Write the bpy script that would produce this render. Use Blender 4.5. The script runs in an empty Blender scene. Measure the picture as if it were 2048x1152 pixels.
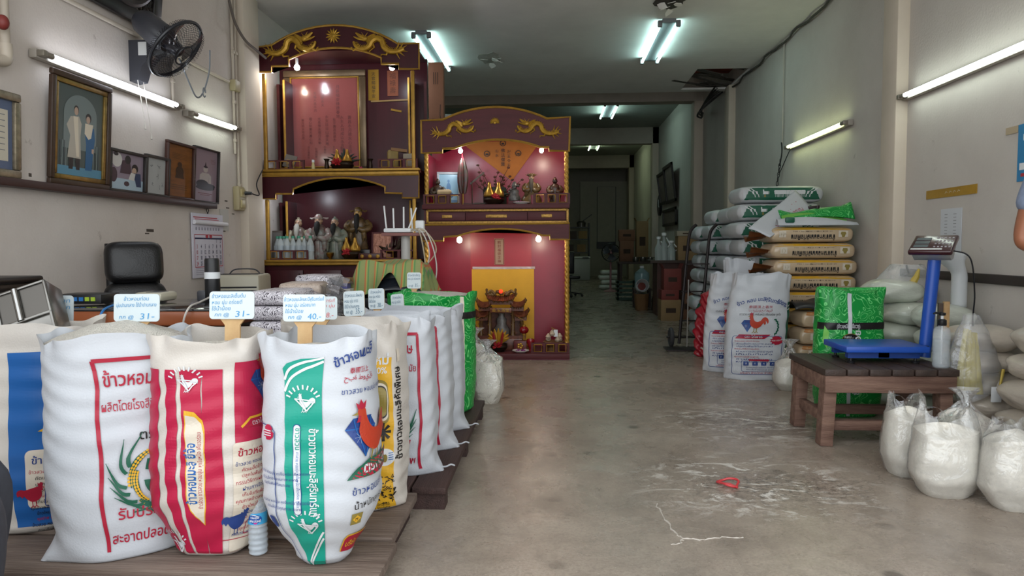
import bpy, bmesh, math, random
from mathutils import Vector, Matrix, noise
PI = math.pi
SC = bpy.context.scene
COL = SC.collection
FPX = 1400.0                                   # focal length in pixels of the 2048 x 1152 frame
EYE = Vector((0.0, 0.0, 1.12))
CAM_R = (Matrix.Rotation(math.radians(3.39), 3, 'Z') @ Matrix.Rotation(math.radians(90 - 3.39), 3, 'X')
   @ Matrix.Rotation(math.radians(-0.30), 3, 'Z'))
_cd = bpy.data.cameras.new('camera')
_cd.sensor_width = 36.0
_cd.lens = 36.0 * FPX / 2048.0
_cd.clip_end = 120
CAM = bpy.data.objects.new('camera', _cd)
CAM.matrix_world = Matrix.Translation(EYE) @ CAM_R.to_4x4()
COL.objects.link(CAM)
SC.camera = CAM
W_ = bpy.data.worlds.new('sky')
SC.world = W_
W_.use_nodes = True
_n = W_.node_tree.nodes
_bg = _n['Background']
_bg.inputs[0].default_value = (0.93, 0.97, 1.0, 1)      # bright overcast street sky
_bg.inputs[1].default_value = 2.3
SC.view_settings.view_transform = 'Standard'
SC.view_settings.look = 'None'
SC.view_settings.gamma = 1.0
SC.view_settings.use_curve_mapping = False
SC.view_settings.exposure = 0.28
SC.cycles.use_denoising = True
SC.cycles.max_bounces = 8
SC.cycles.diffuse_bounces = 4
SC.cycles.glossy_bounces = 3
SC.cycles.transmission_bounces = 4
SC.cycles.transparent_max_bounces = 40
SC.cycles.sample_clamp_indirect = 6.0
SC.cycles.caustics_reflective = False
SC.cycles.caustics_refractive = False
def ray(px, py):
 return (CAM_R @ Vector(((px - 1024.0) / FPX, (576.0 - py) / FPX, -1.0)))
def atY(px, py, Y):
 d = ray(px, py); return EYE + d * (Y / d.y)
def atX(px, py, X):
 d = ray(px, py); return EYE + d * (X / d.x)
def atZ(px, py, Z):
 d = ray(px, py); return EYE + d * ((Z - EYE.z) / d.z)
def lin(h):
 h = h.lstrip('#')
 o = []
 for i in (0, 2, 4):
  c = int(h[i:i + 2], 16) / 255.0
  o.append(c / 12.92 if c <= 0.04045 else ((c + 0.055) / 1.055) ** 2.4)
 return (o[0], o[1], o[2], 1.0)
MATS = {}
def mat(name, col, rough=0.5, metal=0.0, vary=0.0, vscale=6.0, bump=0.0, bscale=40.0, spec=0.5, coat=0.0, trans=0.0,
  alpha=1.0, emit=None, estr=0.0, col2=None, stretch=(1, 1, 1), sheen=0.0, subsurf=0.0):
 """Procedural principled material: colour with noise variation (vary or a second colour), optional noise bump."""
 if name in MATS: return MATS[name]
 m = bpy.data.materials.new(name); MATS[name] = m
 m.use_nodes = True
 nt = m.node_tree; N = nt.nodes; L = nt.links
 b = N['Principled BSDF']
 c = lin(col) if isinstance(col, str) else col
 b.inputs['Base Color'].default_value = c
 b.inputs['Roughness'].default_value = rough
 b.inputs['Metallic'].default_value = metal
 b.inputs['Specular IOR Level'].default_value = spec
 b.inputs['Coat Weight'].default_value = coat
 b.inputs['Coat Roughness'].default_value = 0.15
 b.inputs['Transmission Weight'].default_value = trans
 b.inputs['Alpha'].default_value = alpha
 b.inputs['Sheen Weight'].default_value = sheen
 if emit is not None:
  b.inputs['Emission Color'].default_value = lin(emit) if isinstance(emit, str) else emit
  b.inputs['Emission Strength'].default_value = estr
 if vary > 0 or col2 is not None or bump > 0:
  tc = N.new('ShaderNodeTexCoord'); mp = N.new('ShaderNodeMapping')
  mp.inputs['Scale'].default_value = stretch
  L.new(tc.outputs['Object'], mp.inputs['Vector'])
 if vary > 0 or col2 is not None:
  nz = N.new('ShaderNodeTexNoise'); nz.inputs['Scale'].default_value = vscale
  nz.inputs['Detail'].default_value = 6; nz.inputs['Roughness'].default_value = 0.62
  L.new(mp.outputs[0], nz.inputs['Vector'])
  rp = N.new('ShaderNodeValToRGB')
  rp.color_ramp.elements[0].position = 0.32; rp.color_ramp.elements[1].position = 0.68
  c2 = lin(col2) if isinstance(col2, str) else (col2 if col2 is not None else tuple(min(1, x * (1 + vary)) for x in c[:3]) + (1,))
  c1 = c if col2 is not None else tuple(x * (1 - vary) for x in c[:3]) + (1,)
  rp.color_ramp.elements[0].color = c1; rp.color_ramp.elements[1].color = c2
  L.new(nz.outputs['Fac'], rp.inputs['Fac']); L.new(rp.outputs['Color'], b.inputs['Base Color'])
 if bump > 0:
  n2 = N.new('ShaderNodeTexNoise'); n2.inputs['Scale'].default_value = bscale; n2.inputs['Detail'].default_value = 4
  L.new(mp.outputs[0], n2.inputs['Vector'])
  bp = N.new('ShaderNodeBump'); bp.inputs['Strength'].default_value = bump; bp.inputs['Distance'].default_value = 0.02
  L.new(n2.outputs['Fac'], bp.inputs['Height']); L.new(bp.outputs['Normal'], b.inputs['Normal'])
 return m
def film(name, tint='#ffffff', op=0.16, rough=0.12):
 """Thin clear plastic: mostly see-through, glossy at grazing angles and along its creases."""
 if name in MATS: return MATS[name]
 m = bpy.data.materials.new(name); MATS[name] = m
 m.use_nodes = True
 nt = m.node_tree; N = nt.nodes; L = nt.links
 N.remove(N['Principled BSDF'])
 out = N['Material Output']
 tr = N.new('ShaderNodeBsdfTransparent'); gl = N.new('ShaderNodeBsdfGlossy'); df = N.new('ShaderNodeBsdfDiffuse')
 gl.inputs['Roughness'].default_value = rough
 df.inputs['Color'].default_value = lin(tint); gl.inputs['Color'].default_value = (0.95, 0.97, 1, 1)
 tc = N.new('ShaderNodeTexCoord'); nz = N.new('ShaderNodeTexNoise')
 nz.inputs['Scale'].default_value = 14; nz.inputs['Detail'].default_value = 3; nz.inputs['Distortion'].default_value = 1.2
 L.new(tc.outputs['Object'], nz.inputs['Vector'])
 bp = N.new('ShaderNodeBump'); bp.inputs['Strength'].default_value = 0.55; bp.inputs['Distance'].default_value = 0.03
 L.new(nz.outputs['Fac'], bp.inputs['Height'])
 L.new(bp.outputs[0], gl.inputs['Normal'])
 lw = N.new('ShaderNodeLayerWeight'); lw.inputs['Blend'].default_value = 0.32
 L.new(bp.outputs[0], lw.inputs['Normal'])
 m1 = N.new('ShaderNodeMixShader'); m1.inputs[0].default_value = op
 L.new(tr.outputs[0], m1.inputs[1]); L.new(df.outputs[0], m1.inputs[2])
 mr = N.new('ShaderNodeMapRange'); mr.inputs['To Min'].default_value = 0.05; mr.inputs['To Max'].default_value = 0.6
 L.new(lw.outputs['Fresnel'], mr.inputs['Value'])
 m2 = N.new('ShaderNodeMixShader')
 L.new(mr.outputs[0], m2.inputs[0]); L.new(m1.outputs[0], m2.inputs[1]); L.new(gl.outputs[0], m2.inputs[2])
 L.new(m2.outputs[0], out.inputs['Surface'])
 return m
def stripes(name, cols, axis=0, freq=20.0, rough=0.8, bump=0.0):
 """Woven stripes: constant colour ramp over a saw wave along one object axis."""
 m = bpy.data.materials.new(name); MATS[name] = m
 m.use_nodes = True
 nt = m.node_tree; N = nt.nodes; L = nt.links; b = N['Principled BSDF']
 b.inputs['Roughness'].default_value = rough
 tc = N.new('ShaderNodeTexCoord'); sp = N.new('ShaderNodeSeparateXYZ'); L.new(tc.outputs['Object'], sp.inputs[0])
 mu = N.new('ShaderNodeMath'); mu.operation = 'MULTIPLY'; mu.inputs[1].default_value = freq
 L.new(sp.outputs[axis], mu.inputs[0])
 fr = N.new('ShaderNodeMath'); fr.operation = 'FRACT'; L.new(mu.outputs[0], fr.inputs[0])
 rp = N.new('ShaderNodeValToRGB'); rp.color_ramp.interpolation = 'CONSTANT'
 e = rp.color_ramp.elements
 while len(e) < len(cols): e.new(0.5)
 for i, (p, c) in enumerate(cols):
  e[i].position = p; e[i].color = lin(c)
 L.new(fr.outputs[0], rp.inputs[0]); L.new(rp.outputs[0], b.inputs['Base Color'])
 return m
def swirl(name, c1, c2, scale=9.0, rough=0.3, dist=3.0, thick=0.08):
 """Printed curling scroll pattern: thin contour lines of a distorted noise."""
 if name in MATS: return MATS[name]
 m = bpy.data.materials.new(name); MATS[name] = m
 m.use_nodes = True
 nt = m.node_tree; N = nt.nodes; L = nt.links; b = N['Principled BSDF']
 b.inputs['Roughness'].default_value = rough
 tc = N.new('ShaderNodeTexCoord'); nz = N.new('ShaderNodeTexNoise')
 nz.inputs['Scale'].default_value = scale; nz.inputs['Detail'].default_value = 0.5; nz.inputs['Distortion'].default_value = dist
 L.new(tc.outputs['Object'], nz.inputs['Vector'])
 mu = N.new('ShaderNodeMath'); mu.operation = 'MULTIPLY'; mu.inputs[1].default_value = 9.0; L.new(nz.outputs['Fac'], mu.inputs[0])
 fr = N.new('ShaderNodeMath'); fr.operation = 'PINGPONG'; fr.inputs[1].default_value = 0.5; L.new(mu.outputs[0], fr.inputs[0])
 lt = N.new('ShaderNodeMath'); lt.operation = 'LESS_THAN'; lt.inputs[1].default_value = thick; L.new(fr.outputs[0], lt.inputs[0])
 mx = N.new('ShaderNodeMix'); mx.data_type = 'RGBA'
 mx.inputs[6].default_value = lin(c1); mx.inputs[7].default_value = lin(c2)
 L.new(lt.outputs[0], mx.inputs[0]); L.new(mx.outputs[2], b.inputs['Base Color'])
 return m
ROOTM = {}
def thing(name, label, cat, loc=(0, 0, 0), rz=0.0, group=None, kind=None, tilt=None):
 o = bpy.data.objects.new(name, None); COL.objects.link(o)
 o.empty_display_size = 0.05
 R = Matrix.Rotation(rz, 4, 'Z')
 if tilt is not None: R = R @ tilt.to_4x4()
 M = Matrix.Translation(Vector(loc)) @ R
 o.matrix_world = M
 ROOTM[o.name] = M
 tag(o, label, cat, group, kind)
 return o
def tag(o, label=None, cat=None, group=None, kind=None):
 if label: o['label'] = label
 if cat: o['category'] = cat
 if group: o['group'] = group
 if kind: o['kind'] = kind
 return o
def kids(o):
 return [c for c in COL.objects if c.parent == o]
def copy_tree(o, loc=None, rz=None, label=None, group=None, parent=None):
 ch = [c for c in o.children]
 c = o.copy(); COL.objects.link(c)
 if parent is not None: c.parent = parent
 if loc is not None: c.location = loc
 if rz is not None: c.rotation_euler = (0, 0, rz)
 if label: c['label'] = label
 if group: c['group'] = group
 for k in ch: copy_tree(k, parent=c)
 return c
class MB:
 """A mesh in the making."""
 def __init__(s): s.b = bmesh.new(); s.uvq = None
 def _xf(s, vs, M):
  if M is not None:
   for v in vs: v.co = M @ v.co
 def box(s, c, d, M=None, bev=0.0, seg=2):
  g = bmesh.ops.create_cube(s.b, size=1.0)['verts']
  for v in g: v.co = Vector((v.co.x * d[0], v.co.y * d[1], v.co.z * d[2]))
  if bev > 0:
   es = list({e for v in g for e in v.link_edges})
   r = bmesh.ops.bevel(s.b, geom=es, offset=min(bev, 0.49 * min(d)), segments=seg, affect='EDGES', profile=0.5)
   vs = set(r['verts'])
   for v in g:
    if v.is_valid: vs.add(v)
   for f in r['faces']:
    for v in f.verts: vs.add(v)
   st = list(vs)
   while st:
    v = st.pop()
    for e in v.link_edges:
     w = e.other_vert(v)
     if w not in vs: vs.add(w); st.append(w)
   g = list(vs)
  for v in g: v.co = v.co + Vector(c) if M is None else M @ (v.co + Vector(c))
  return s
 def bar(s, p0, p1, w, h, up=(0, 0, 1), bev=0.0):
  p0 = Vector(p0); p1 = Vector(p1); d = p1 - p0; L = d.length; d.normalize()
  u = Vector(up)
  if abs(d.dot(u)) > 0.98: u = Vector((1, 0, 0))
  x = d.cross(u).normalized(); z = x.cross(d).normalized()
  M = Matrix((x, d, z)).transposed().to_4x4(); M.translation = (p0 + p1) / 2
  return s.box((0, 0, 0), (w, L, h), M, bev)
 def tube(s, pts, r, n=8, cap=True, closed=False):
  pts = [Vector(p) for p in pts]
  rs = r if isinstance(r, (list, tuple)) else [r] * len(pts)
  rings = []; prev = None
  m = len(pts)
  for i, p in enumerate(pts):
   if closed: d = pts[(i + 1) % m] - pts[i - 1]
   else: d = pts[min(i + 1, m - 1)] - pts[max(i - 1, 0)]
   if d.length < 1e-9: d = Vector((0, 0, 1))
   d.normalize()
   if prev is None:
    a = Vector((0, 0, 1)) if abs(d.z) < 0.9 else Vector((1, 0, 0))
    x = d.cross(a).normalized()
   else:
    x = prev - d * prev.dot(d)
    x = x.normalized() if x.length > 1e-6 else d.orthogonal().normalized()
   prev = x; y = d.cross(x)
   rings.append([s.b.verts.new(p + (x * math.cos(2 * PI * k / n) + y * math.sin(2 * PI * k / n)) * rs[i]) for k in range(n)])
  for i in range(m if closed else m - 1):
   A = rings[i]; B = rings[(i + 1) % m]
   for k in range(n):
    s.b.faces.new((A[k], A[(k + 1) % n], B[(k + 1) % n], B[k]))
  if cap and not closed:
   s.b.faces.new(list(reversed(rings[0]))); s.b.faces.new(rings[-1])
  return s
 def cyl(s, p0, p1, r, r1=None, n=16):
  return s.tube([p0, p1], [r, r if r1 is None else r1], n)
 def lathe(s, prof, c=(0, 0, 0), n=24, M=None, sx=1.0, sy=1.0):
  rings = []; new = []
  for (r, z) in prof:
   if r < 1e-6:
    v = s.b.verts.new((0, 0, z)); rings.append([v]); new.append(v)
   else:
    rg = [s.b.verts.new((r * sx * math.cos(2 * PI * k / n), r * sy * math.sin(2 * PI * k / n), z)) for k in range(n)]
    rings.append(rg); new += rg
  for A, B in zip(rings, rings[1:]):
   if len(A) == 1 and len(B) == 1: continue
   for k in range(n):
    a0 = A[k % len(A)]; a1 = A[(k + 1) % len(A)]; b0 = B[k % len(B)]; b1 = B[(k + 1) % len(B)]
    q = []
    for v in (a0, a1, b1, b0):
     if v not in q: q.append(v)
    if len(q) >= 3: s.b.faces.new(q)
  for v in new:
   v.co = v.co + Vector(c) if M is None else M @ (v.co + Vector(c))
  return s
 def ball(s, c, r, sc=(1, 1, 1), n=12, M=None):
  pr = [(r * math.sin(PI * i / n), -r * math.cos(PI * i / n)) for i in range(n + 1)]
  pr[0] = (0, -r); pr[-1] = (0, r)
  K = Matrix.Diagonal((sc[0], sc[1], sc[2], 1))
  T = Matrix.Translation(Vector(c)) @ (M.to_4x4() if M is not None else Matrix.Identity(4)) @ K
  return s.lathe(pr, (0, 0, 0), n * 2, T)
 def grid(s, f, nu, nv, cu=False, cv=False):
  V = [[s.b.verts.new(f(i / (nu if cu else nu - 1), j / (nv if cv else nv - 1))) for j in range(nv)] for i in range(nu)]
  for i in range(nu if cu else nu - 1):
   for j in range(nv if cv else nv - 1):
    a, b_, c, d = V[i][j], V[(i + 1) % nu][j], V[(i + 1) % nu][(j + 1) % nv], V[i][(j + 1) % nv]
    s.b.faces.new((a, b_, c, d))
  return V
 def prism(s, poly, t, M=None):
  """2D outline (x, y), extruded from z=0 to z=t, then placed by M."""
  bo = [s.b.verts.new((p[0], p[1], 0)) for p in poly]
  to = [s.b.verts.new((p[0], p[1], t)) for p in poly]
  n = len(poly)
  f1 = s.b.faces.new(list(reversed(bo))); f2 = s.b.faces.new(to)
  for i in range(n): s.b.faces.new((bo[i], bo[(i + 1) % n], to[(i + 1) % n], to[i]))
  bmesh.ops.triangulate(s.b, faces=[f1, f2])
  s._xf(bo + to, M)
  return s
 def poly(s, pts):
  f = s.b.faces.new([s.b.verts.new(Vector(p)) for p in pts])
  return s
 def build(s, name, m, parent=None, smooth=True, world=False, ang=40):
  bmesh.ops.recalc_face_normals(s.b, faces=s.b.faces[:])
  me = bpy.data.meshes.new(name)
  s.b.to_mesh(me); s.b.free()
  if world and parent is not None:
   me.transform(world_inv(parent))
  ms = m if isinstance(m, (list, tuple)) else [m]
  for x in ms: me.materials.append(x)
  if smooth:
   for p in me.polygons: p.use_smooth = True
   try: me.set_sharp_from_angle(angle=math.radians(ang))
   except Exception: pass
  o = bpy.data.objects.new(name, me); COL.objects.link(o)
  if parent is not None: o.parent = parent
  return o
def world_inv(p):
 M = Matrix.Identity(4)
 q = p
 while q is not None:
  M = q.matrix_basis @ M if q.name not in ROOTM else ROOTM[q.name] @ M
  q = q.parent
 return M.inverted()
def struct(o):
 o['kind'] = 'structure'; return o
_txt = {}
def text2d(st, size, bold=0.0, align='CENTER', res=2, shear=0.0):
 """Lettering as flat triangles: (verts [(x, y)], faces)."""
 k = (st, bold, res, shear)
 if k not in _txt:
  cu = bpy.data.curves.new('lettering', 'FONT')
  cu.body = st; cu.size = 1.0; cu.resolution_u = res; cu.align_x = 'LEFT'; cu.offset = bold; cu.shear = shear
  o = bpy.data.objects.new('lettering', cu); COL.objects.link(o)
  dg = bpy.context.evaluated_depsgraph_get()
  me = bpy.data.meshes.new_from_object(o.evaluated_get(dg))
  V = [(v.co.x, v.co.y) for v in me.vertices]; F = [tuple(p.vertices) for p in me.polygons]
  bpy.data.objects.remove(o); bpy.data.curves.remove(cu); bpy.data.meshes.remove(me)
  _txt[k] = (V, F)
 V, F = _txt[k]
 if not V: return [], []
 x0 = min(v[0] for v in V); x1 = max(v[0] for v in V)
 dx = {'CENTER': -(x0 + x1) / 2, 'LEFT': -x0, 'RIGHT': -x1}[align]
 return [((x + dx) * size, y * size) for x, y in V], F
class Art:
 """Flat artwork in (x, y) metres with a material index per face."""
 def __init__(s): s.b = bmesh.new(); s.bb = []
 def add(s, V, F, mi, at=(0, 0), rot=0.0, sx=1.0, sy=1.0):
  c, q = math.cos(rot), math.sin(rot)
  P = [(at[0] + c * x * sx - q * y * sy, at[1] + q * x * sx + c * y * sy) for x, y in V]
  x0 = min(p[0] for p in P); x1 = max(p[0] for p in P); y0 = min(p[1] for p in P); y1 = max(p[1] for p in P)
  lv = 1 + max([l for (a, b_, d, e, l) in s.bb if a < x1 and b_ > x0 and d < y1 and e > y0] or [0]); lv = min(lv, 9); s.bb.append((x0, x1, y0, y1, lv))
  vs = [s.b.verts.new((x, y, lv)) for x, y in P]
  for f in F:
   try:
    g = s.b.faces.new([vs[i] for i in f]); g.material_index = mi
   except ValueError: pass
  return s
 def text(s, st, size, mi, at=(0, 0), rot=0.0, bold=0.0, align='CENTER', sx=1.0, width=None, shear=0.0):
  V, F = text2d(st, size, bold, align, 2, shear)
  if not V: return s
  if width:
   w = max(v[0] for v in V) - min(v[0] for v in V)
   sx = width / w if w > 1e-6 else 1.0
  return s.add(V, F, mi, at, rot, sx)
 def poly(s, pts, mi, at=(0, 0), rot=0.0, sx=1.0, sy=1.0):
  tb = bmesh.new()
  f = tb.faces.new([tb.verts.new((p[0], p[1], 0)) for p in pts])
  bmesh.ops.triangulate(tb, faces=[f])
  tb.verts.index_update()
  V = [(v.co.x, v.co.y) for v in tb.verts]; F = [tuple(v.index for v in f.verts) for f in tb.faces]
  tb.free()
  return s.add(V, F, mi, at, rot, sx, sy)
 def rect(s, x0, y0, x1, y1, mi): return s.poly([(x0, y0), (x1, y0), (x1, y1), (x0, y1)], mi)
 def ell(s, x, y, rx, ry, mi, n=20, rot=0.0):
  return s.poly([(rx * math.cos(2 * PI * k / n), ry * math.sin(2 * PI * k / n)) for k in range(n)], mi, (x, y), rot)
 def line(s, pts, w, mi, closed=False):
  """A stroke of width w (number or list) along a path."""
  n = len(pts); ws = w if isinstance(w, (list, tuple)) else [w] * n
  P = [Vector((p[0], p[1])) for p in pts]
  Lh = []; Rh = []
  for i in range(n):
   d = P[(i + 1) % n] - P[i - 1] if closed else P[min(i + 1, n - 1)] - P[max(i - 1, 0)]
   d = d.normalized() if d.length > 1e-9 else Vector((1, 0))
   nn = Vector((-d.y, d.x)) * ws[i] / 2
   Lh.append(P[i] + nn); Rh.append(P[i] - nn)
  V = [tuple(p) for p in Lh + Rh]
  F = [(i, (i + 1) % n, n + (i + 1) % n, n + i) for i in range(n if closed else n - 1)]
  return s.add(V, F, mi)
 def frame(s, x0, y0, x1, y1, r, w, mi, n=5):
  pts = rrect(x0, y0, x1, y1, r, n)
  return s.line(pts, w, mi, True)
 def split(s, mx):
  for _ in range(7):
   es = [e for e in s.b.edges if (e.verts[0].co.xy - e.verts[1].co.xy).length > mx]
   if not es: break
   bmesh.ops.subdivide_edges(s.b, edges=es, cuts=1, use_grid_fill=False)
   bmesh.ops.triangulate(s.b, faces=[f for f in s.b.faces if len(f.verts) > 4])
  return s
 def put(s, name, mats, parent, f, lay=None):
  """Lay the artwork on a surface: f(x, y) -> local place; later ink lies a hair above earlier ink."""
  dz = 0.00012 if lay is None else 0.0006
  for v in s.b.verts:
   z = v.co.z * dz
   v.co = f(v.co.x, v.co.y) + Vector((0, -z, 0)) if lay is None else lay(v.co.x, v.co.y, z)
  me = bpy.data.meshes.new(name); s.b.to_mesh(me); s.b.free()
  for m in mats: me.materials.append(m)
  o = bpy.data.objects.new(name, me); COL.objects.link(o)
  if parent is not None: o.parent = parent
  return o
def rrect(x0, y0, x1, y1, r, n=5):
 pts = []
 for cx, cy, a in ((x1 - r, y1 - r, 0), (x0 + r, y1 - r, PI / 2), (x0 + r, y0 + r, PI), (x1 - r, y0 + r, 1.5 * PI)):
  for k in range(n + 1):
   t = a + PI / 2 * k / n
   pts.append((cx + r * math.cos(t), cy + r * math.sin(t)))
 return pts
def spline(pts, k=6, closed=False):
 """Catmull-Rom through 2D or 3D points."""
 P = [Vector(p) for p in pts]; n = len(P); out = []
 for i in range(n if closed else n - 1):
  p0 = P[i - 1] if (i > 0 or closed) else P[0]
  p1 = P[i]; p2 = P[(i + 1) % n]
  p3 = P[(i + 2) % n] if (i + 2 < n or closed) else P[-1]
  for j in range(k):
   t = j / k
   out.append(0.5 * ((2 * p1) + (p2 - p0) * t + (2 * p0 - 5 * p1 + 4 * p2 - p3) * t * t + (3 * p1 - p0 - 3 * p2 + p3) * t ** 3))
 if not closed: out.append(P[-1])
 return out
def smooth01(a, b, x):
 t = max(0.0, min(1.0, (x - a) / (b - a))); return t * t * (3 - 2 * t)
def nz(x, y, z, s=1.0, seed=0.0):
 return noise.noise(Vector((x * s + seed, y * s + seed * 1.7, z * s - seed * 0.6)))
ORD = 'lowest second third fourth fifth sixth seventh eighth ninth tenth'.split()
# ================================================================ THE ROOM
XL, XR, ZC, YF, YB = -2.93, 2.70, 3.50, 1.3, 26.5
def plaster(name, c1, c2, dirt):
 m = mat(name, c1, rough=0.85, col2=c2, vscale=1.1, bump=0.12, bscale=60, spec=0.2)
 nt = m.node_tree; N = nt.nodes; L = nt.links; b = N['Principled BSDF']
 src = b.inputs['Base Color'].links[0].from_socket
 tc = N.new('ShaderNodeTexCoord')
 v = N.new('ShaderNodeTexNoise'); v.inputs['Scale'].default_value = 9.0; v.inputs['Detail'].default_value = 9; v.inputs['Roughness'].default_value = 0.7
 L.new(tc.outputs['Object'], v.inputs['Vector'])
 r = N.new('ShaderNodeValToRGB'); r.color_ramp.elements[0].position = 0.645; r.color_ramp.elements[1].position = 0.73
 L.new(v.outputs['Fac'], r.inputs[0])
 mu = N.new('ShaderNodeMath'); mu.operation = 'MULTIPLY'; mu.inputs[1].default_value = 0.55; L.new(r.outputs[0], mu.inputs[0])
 mx = N.new('ShaderNodeMix'); mx.data_type = 'RGBA'; mx.inputs[7].default_value = lin(dirt)
 L.new(mu.outputs[0], mx.inputs[0]); L.new(src, mx.inputs[6]); L.new(mx.outputs[2], b.inputs['Base Color'])
 return m
M_WL = plaster('old cream plaster', '#c3b9b0', '#d0c8c1', '#8d8177')
M_WR = plaster('grey cream plaster', '#bab3ac', '#c7c1ba', '#8c857c')
M_PIL = mat('pilaster paint', '#c9bdad', rough=0.8, vary=0.06, vscale=2)
M_CEIL = mat('ceiling board paint', '#eae8e6', rough=0.75, vary=0.07, vscale=1.3, spec=0.2)
M_BEAM = mat('beam paint', '#b5aba0', rough=0.85, vary=0.06)
M_UP = mat('upper slab', '#9a9c97', rough=0.9, vary=0.08)
def floor_mat():
 m = bpy.data.materials.new('polished worn concrete'); m.use_nodes = True
 nt = m.node_tree; N = nt.nodes; L = nt.links; b = N['Principled BSDF']
 tc = N.new('ShaderNodeTexCoord')
 def nzn(sc, det=6, rough=0.6, dist=0.0, st=(1, 1, 1)):
  mp = N.new('ShaderNodeMapping'); mp.inputs['Scale'].default_value = st; L.new(tc.outputs['Object'], mp.inputs[0])
  n = N.new('ShaderNodeTexNoise'); n.inputs['Scale'].default_value = sc; n.inputs['Detail'].default_value = det
  n.inputs['Roughness'].default_value = rough; n.inputs['Distortion'].default_value = dist; L.new(mp.outputs[0], n.inputs['Vector'])
  return n.outputs['Fac']
 def ramp(f, *st):
  r = N.new('ShaderNodeValToRGB'); e = r.color_ramp.elements
  while len(e) < len(st): e.new(0.5)
  for i, (p, c) in enumerate(st): e[i].position = p; e[i].color = lin(c) if isinstance(c, str) else (c, c, c, 1)
  L.new(f, r.inputs[0]); return r.outputs[0]
 def mix(f, a, c):
  x = N.new('ShaderNodeMix'); x.data_type = 'RGBA'
  L.new(f, x.inputs[0]); L.new(a, x.inputs[6])
  if isinstance(c, str): x.inputs[7].default_value = lin(c)
  else: L.new(c, x.inputs[7])
  return x.outputs[2]
 def mul(a, c):
  x = N.new('ShaderNodeMath'); x.operation = 'MULTIPLY'; L.new(a, x.inputs[0])
  if isinstance(c, float): x.inputs[1].default_value = c
  else: L.new(c, x.inputs[1])
  return x.outputs[0]
 base = ramp(nzn(1.4, 9, 0.66, 0.4), (0.3, '#83776c'), (0.5, '#9d9083'), (0.72, '#b1a597'))
 base = mix(mul(ramp(nzn(7, 8, 0.7, 1.0), (0.45, 0.0), (0.7, 1.0)), 0.35), base, '#61584f')
 base = mix(mul(ramp(nzn(22, 6, 0.7), (0.5, 0.0), (0.75, 1.0)), 0.3), base, '#b0a494')
 base = mix(mul(ramp(nzn(5, 4, 0.6, 0, (1.0, 0.35, 1)), (0.60, 0.0), (0.70, 1.0)), 0.22), base, '#564e46')
 base = mix(mul(ramp(nzn(75, 5, 0.75), (0.46, 0.0), (0.66, 1.0)), 0.5), base, '#6a6057')
 base = mix(mul(ramp(nzn(110, 3, 0.6), (0.64, 0.0), (0.70, 1.0)), 0.5), base, '#c9c0b4')
 vo = N.new('ShaderNodeTexVoronoi'); vo.voronoi_dimensions = '2D'; vo.inputs['Scale'].default_value = 2.2; vo.inputs['Randomness'].default_value = 1.0
 L.new(tc.outputs['Object'], vo.inputs['Vector'])
 base = mix(mul(ramp(vo.outputs['Distance'], (0.05, 1.0), (0.10, 0.0)), mul(ramp(nzn(1.3, 3), (0.45, 0.0), (0.6, 1.0)), 0.6)), base, '#37312c')
 geo = N.new('ShaderNodeSeparateXYZ'); L.new(tc.outputs['Object'], geo.inputs[0])
 def blob(cx, cy, rx, ry):
  a = N.new('ShaderNodeVectorMath'); a.operation = 'SUBTRACT'; a.inputs[1].default_value = (cx, cy, 0); L.new(tc.outputs['Object'], a.inputs[0])
  d = N.new('ShaderNodeVectorMath'); d.operation = 'MULTIPLY'; d.inputs[1].default_value = (1 / rx, 1 / ry, 0); L.new(a.outputs[0], d.inputs[0])
  l = N.new('ShaderNodeVectorMath'); l.operation = 'LENGTH'; L.new(d.outputs[0], l.inputs[0])
  return ramp(l.outputs['Value'], (0.35, 1.0), (1.0, 0.0))
 powder = ramp(nzn(9, 10, 0.78, 1.5, (0.5, 1.0, 1)), (0.53, 0.0), (0.58, 1.0))
 for (cx, cy, rx, ry, k) in ((0.95, 3.3, 0.7, 0.55, 0.9), (1.25, 4.5, 0.8, 0.7, 0.8), (0.55, 7.2, 0.7, 0.6, 0.6)):
  base = mix(mul(mul(powder, blob(cx, cy, rx, ry)), k), base, '#e2ded6')
  base = mix(mul(mul(ramp(nzn(30, 8, 0.8), (0.5, 0.0), (0.56, 1.0)), blob(cx + 0.1, cy - 0.05, rx * 0.8, ry * 0.6)), 0.7 * k), base, '#3f3b37')
 L.new(base, b.inputs['Base Color'])
 rr = ramp(nzn(3.5, 7, 0.65, 0.5), (0.3, 0.16), (0.7, 0.42)); L.new(rr, b.inputs['Roughness'])
 b.inputs['Specular IOR Level'].default_value = 0.5
 bp = N.new('ShaderNodeBump'); bp.inputs['Strength'].default_value = 0.10; bp.inputs['Distance'].default_value = 0.02
 L.new(nzn(16, 8, 0.7), bp.inputs['Height']); L.new(bp.outputs[0], b.inputs['Normal'])
 return m
M_FLOOR = floor_mat()
struct(MB().box(((XL + XR) / 2, (YB - 0.5) / 2, -0.05), (XR - XL + 0.3, YB + 0.8, 0.1)).build('floor', M_FLOOR))
struct(MB().box((0, -6.5, -0.06), (24, 12.0, 0.1)).build('pavement', mat('street pavement', '#c9c7c2', rough=0.9, vary=0.1)))
mb = MB(); mb.box((XL - 0.1, (YF + YB) / 2, 2.1), (0.2, YB - YF, 4.2))
struct(mb.build('wall_left', M_WL, smooth=False))
mb = MB(); mb.box((XR + 0.1, (YF + YB) / 2, 2.1), (0.2, YB - YF, 4.2))
struct(mb.build('wall_right', M_WR, smooth=False))
struct(MB().box(((XL + XR) / 2, YB + 0.1, 2.1), (XR - XL + 0.4, 0.2, 4.2)).build('wall_back', mat('back wall paint', '#a7a49b', rough=0.85, vary=0.07), smooth=False))
yl = atX(478, 330, XL).y
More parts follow.
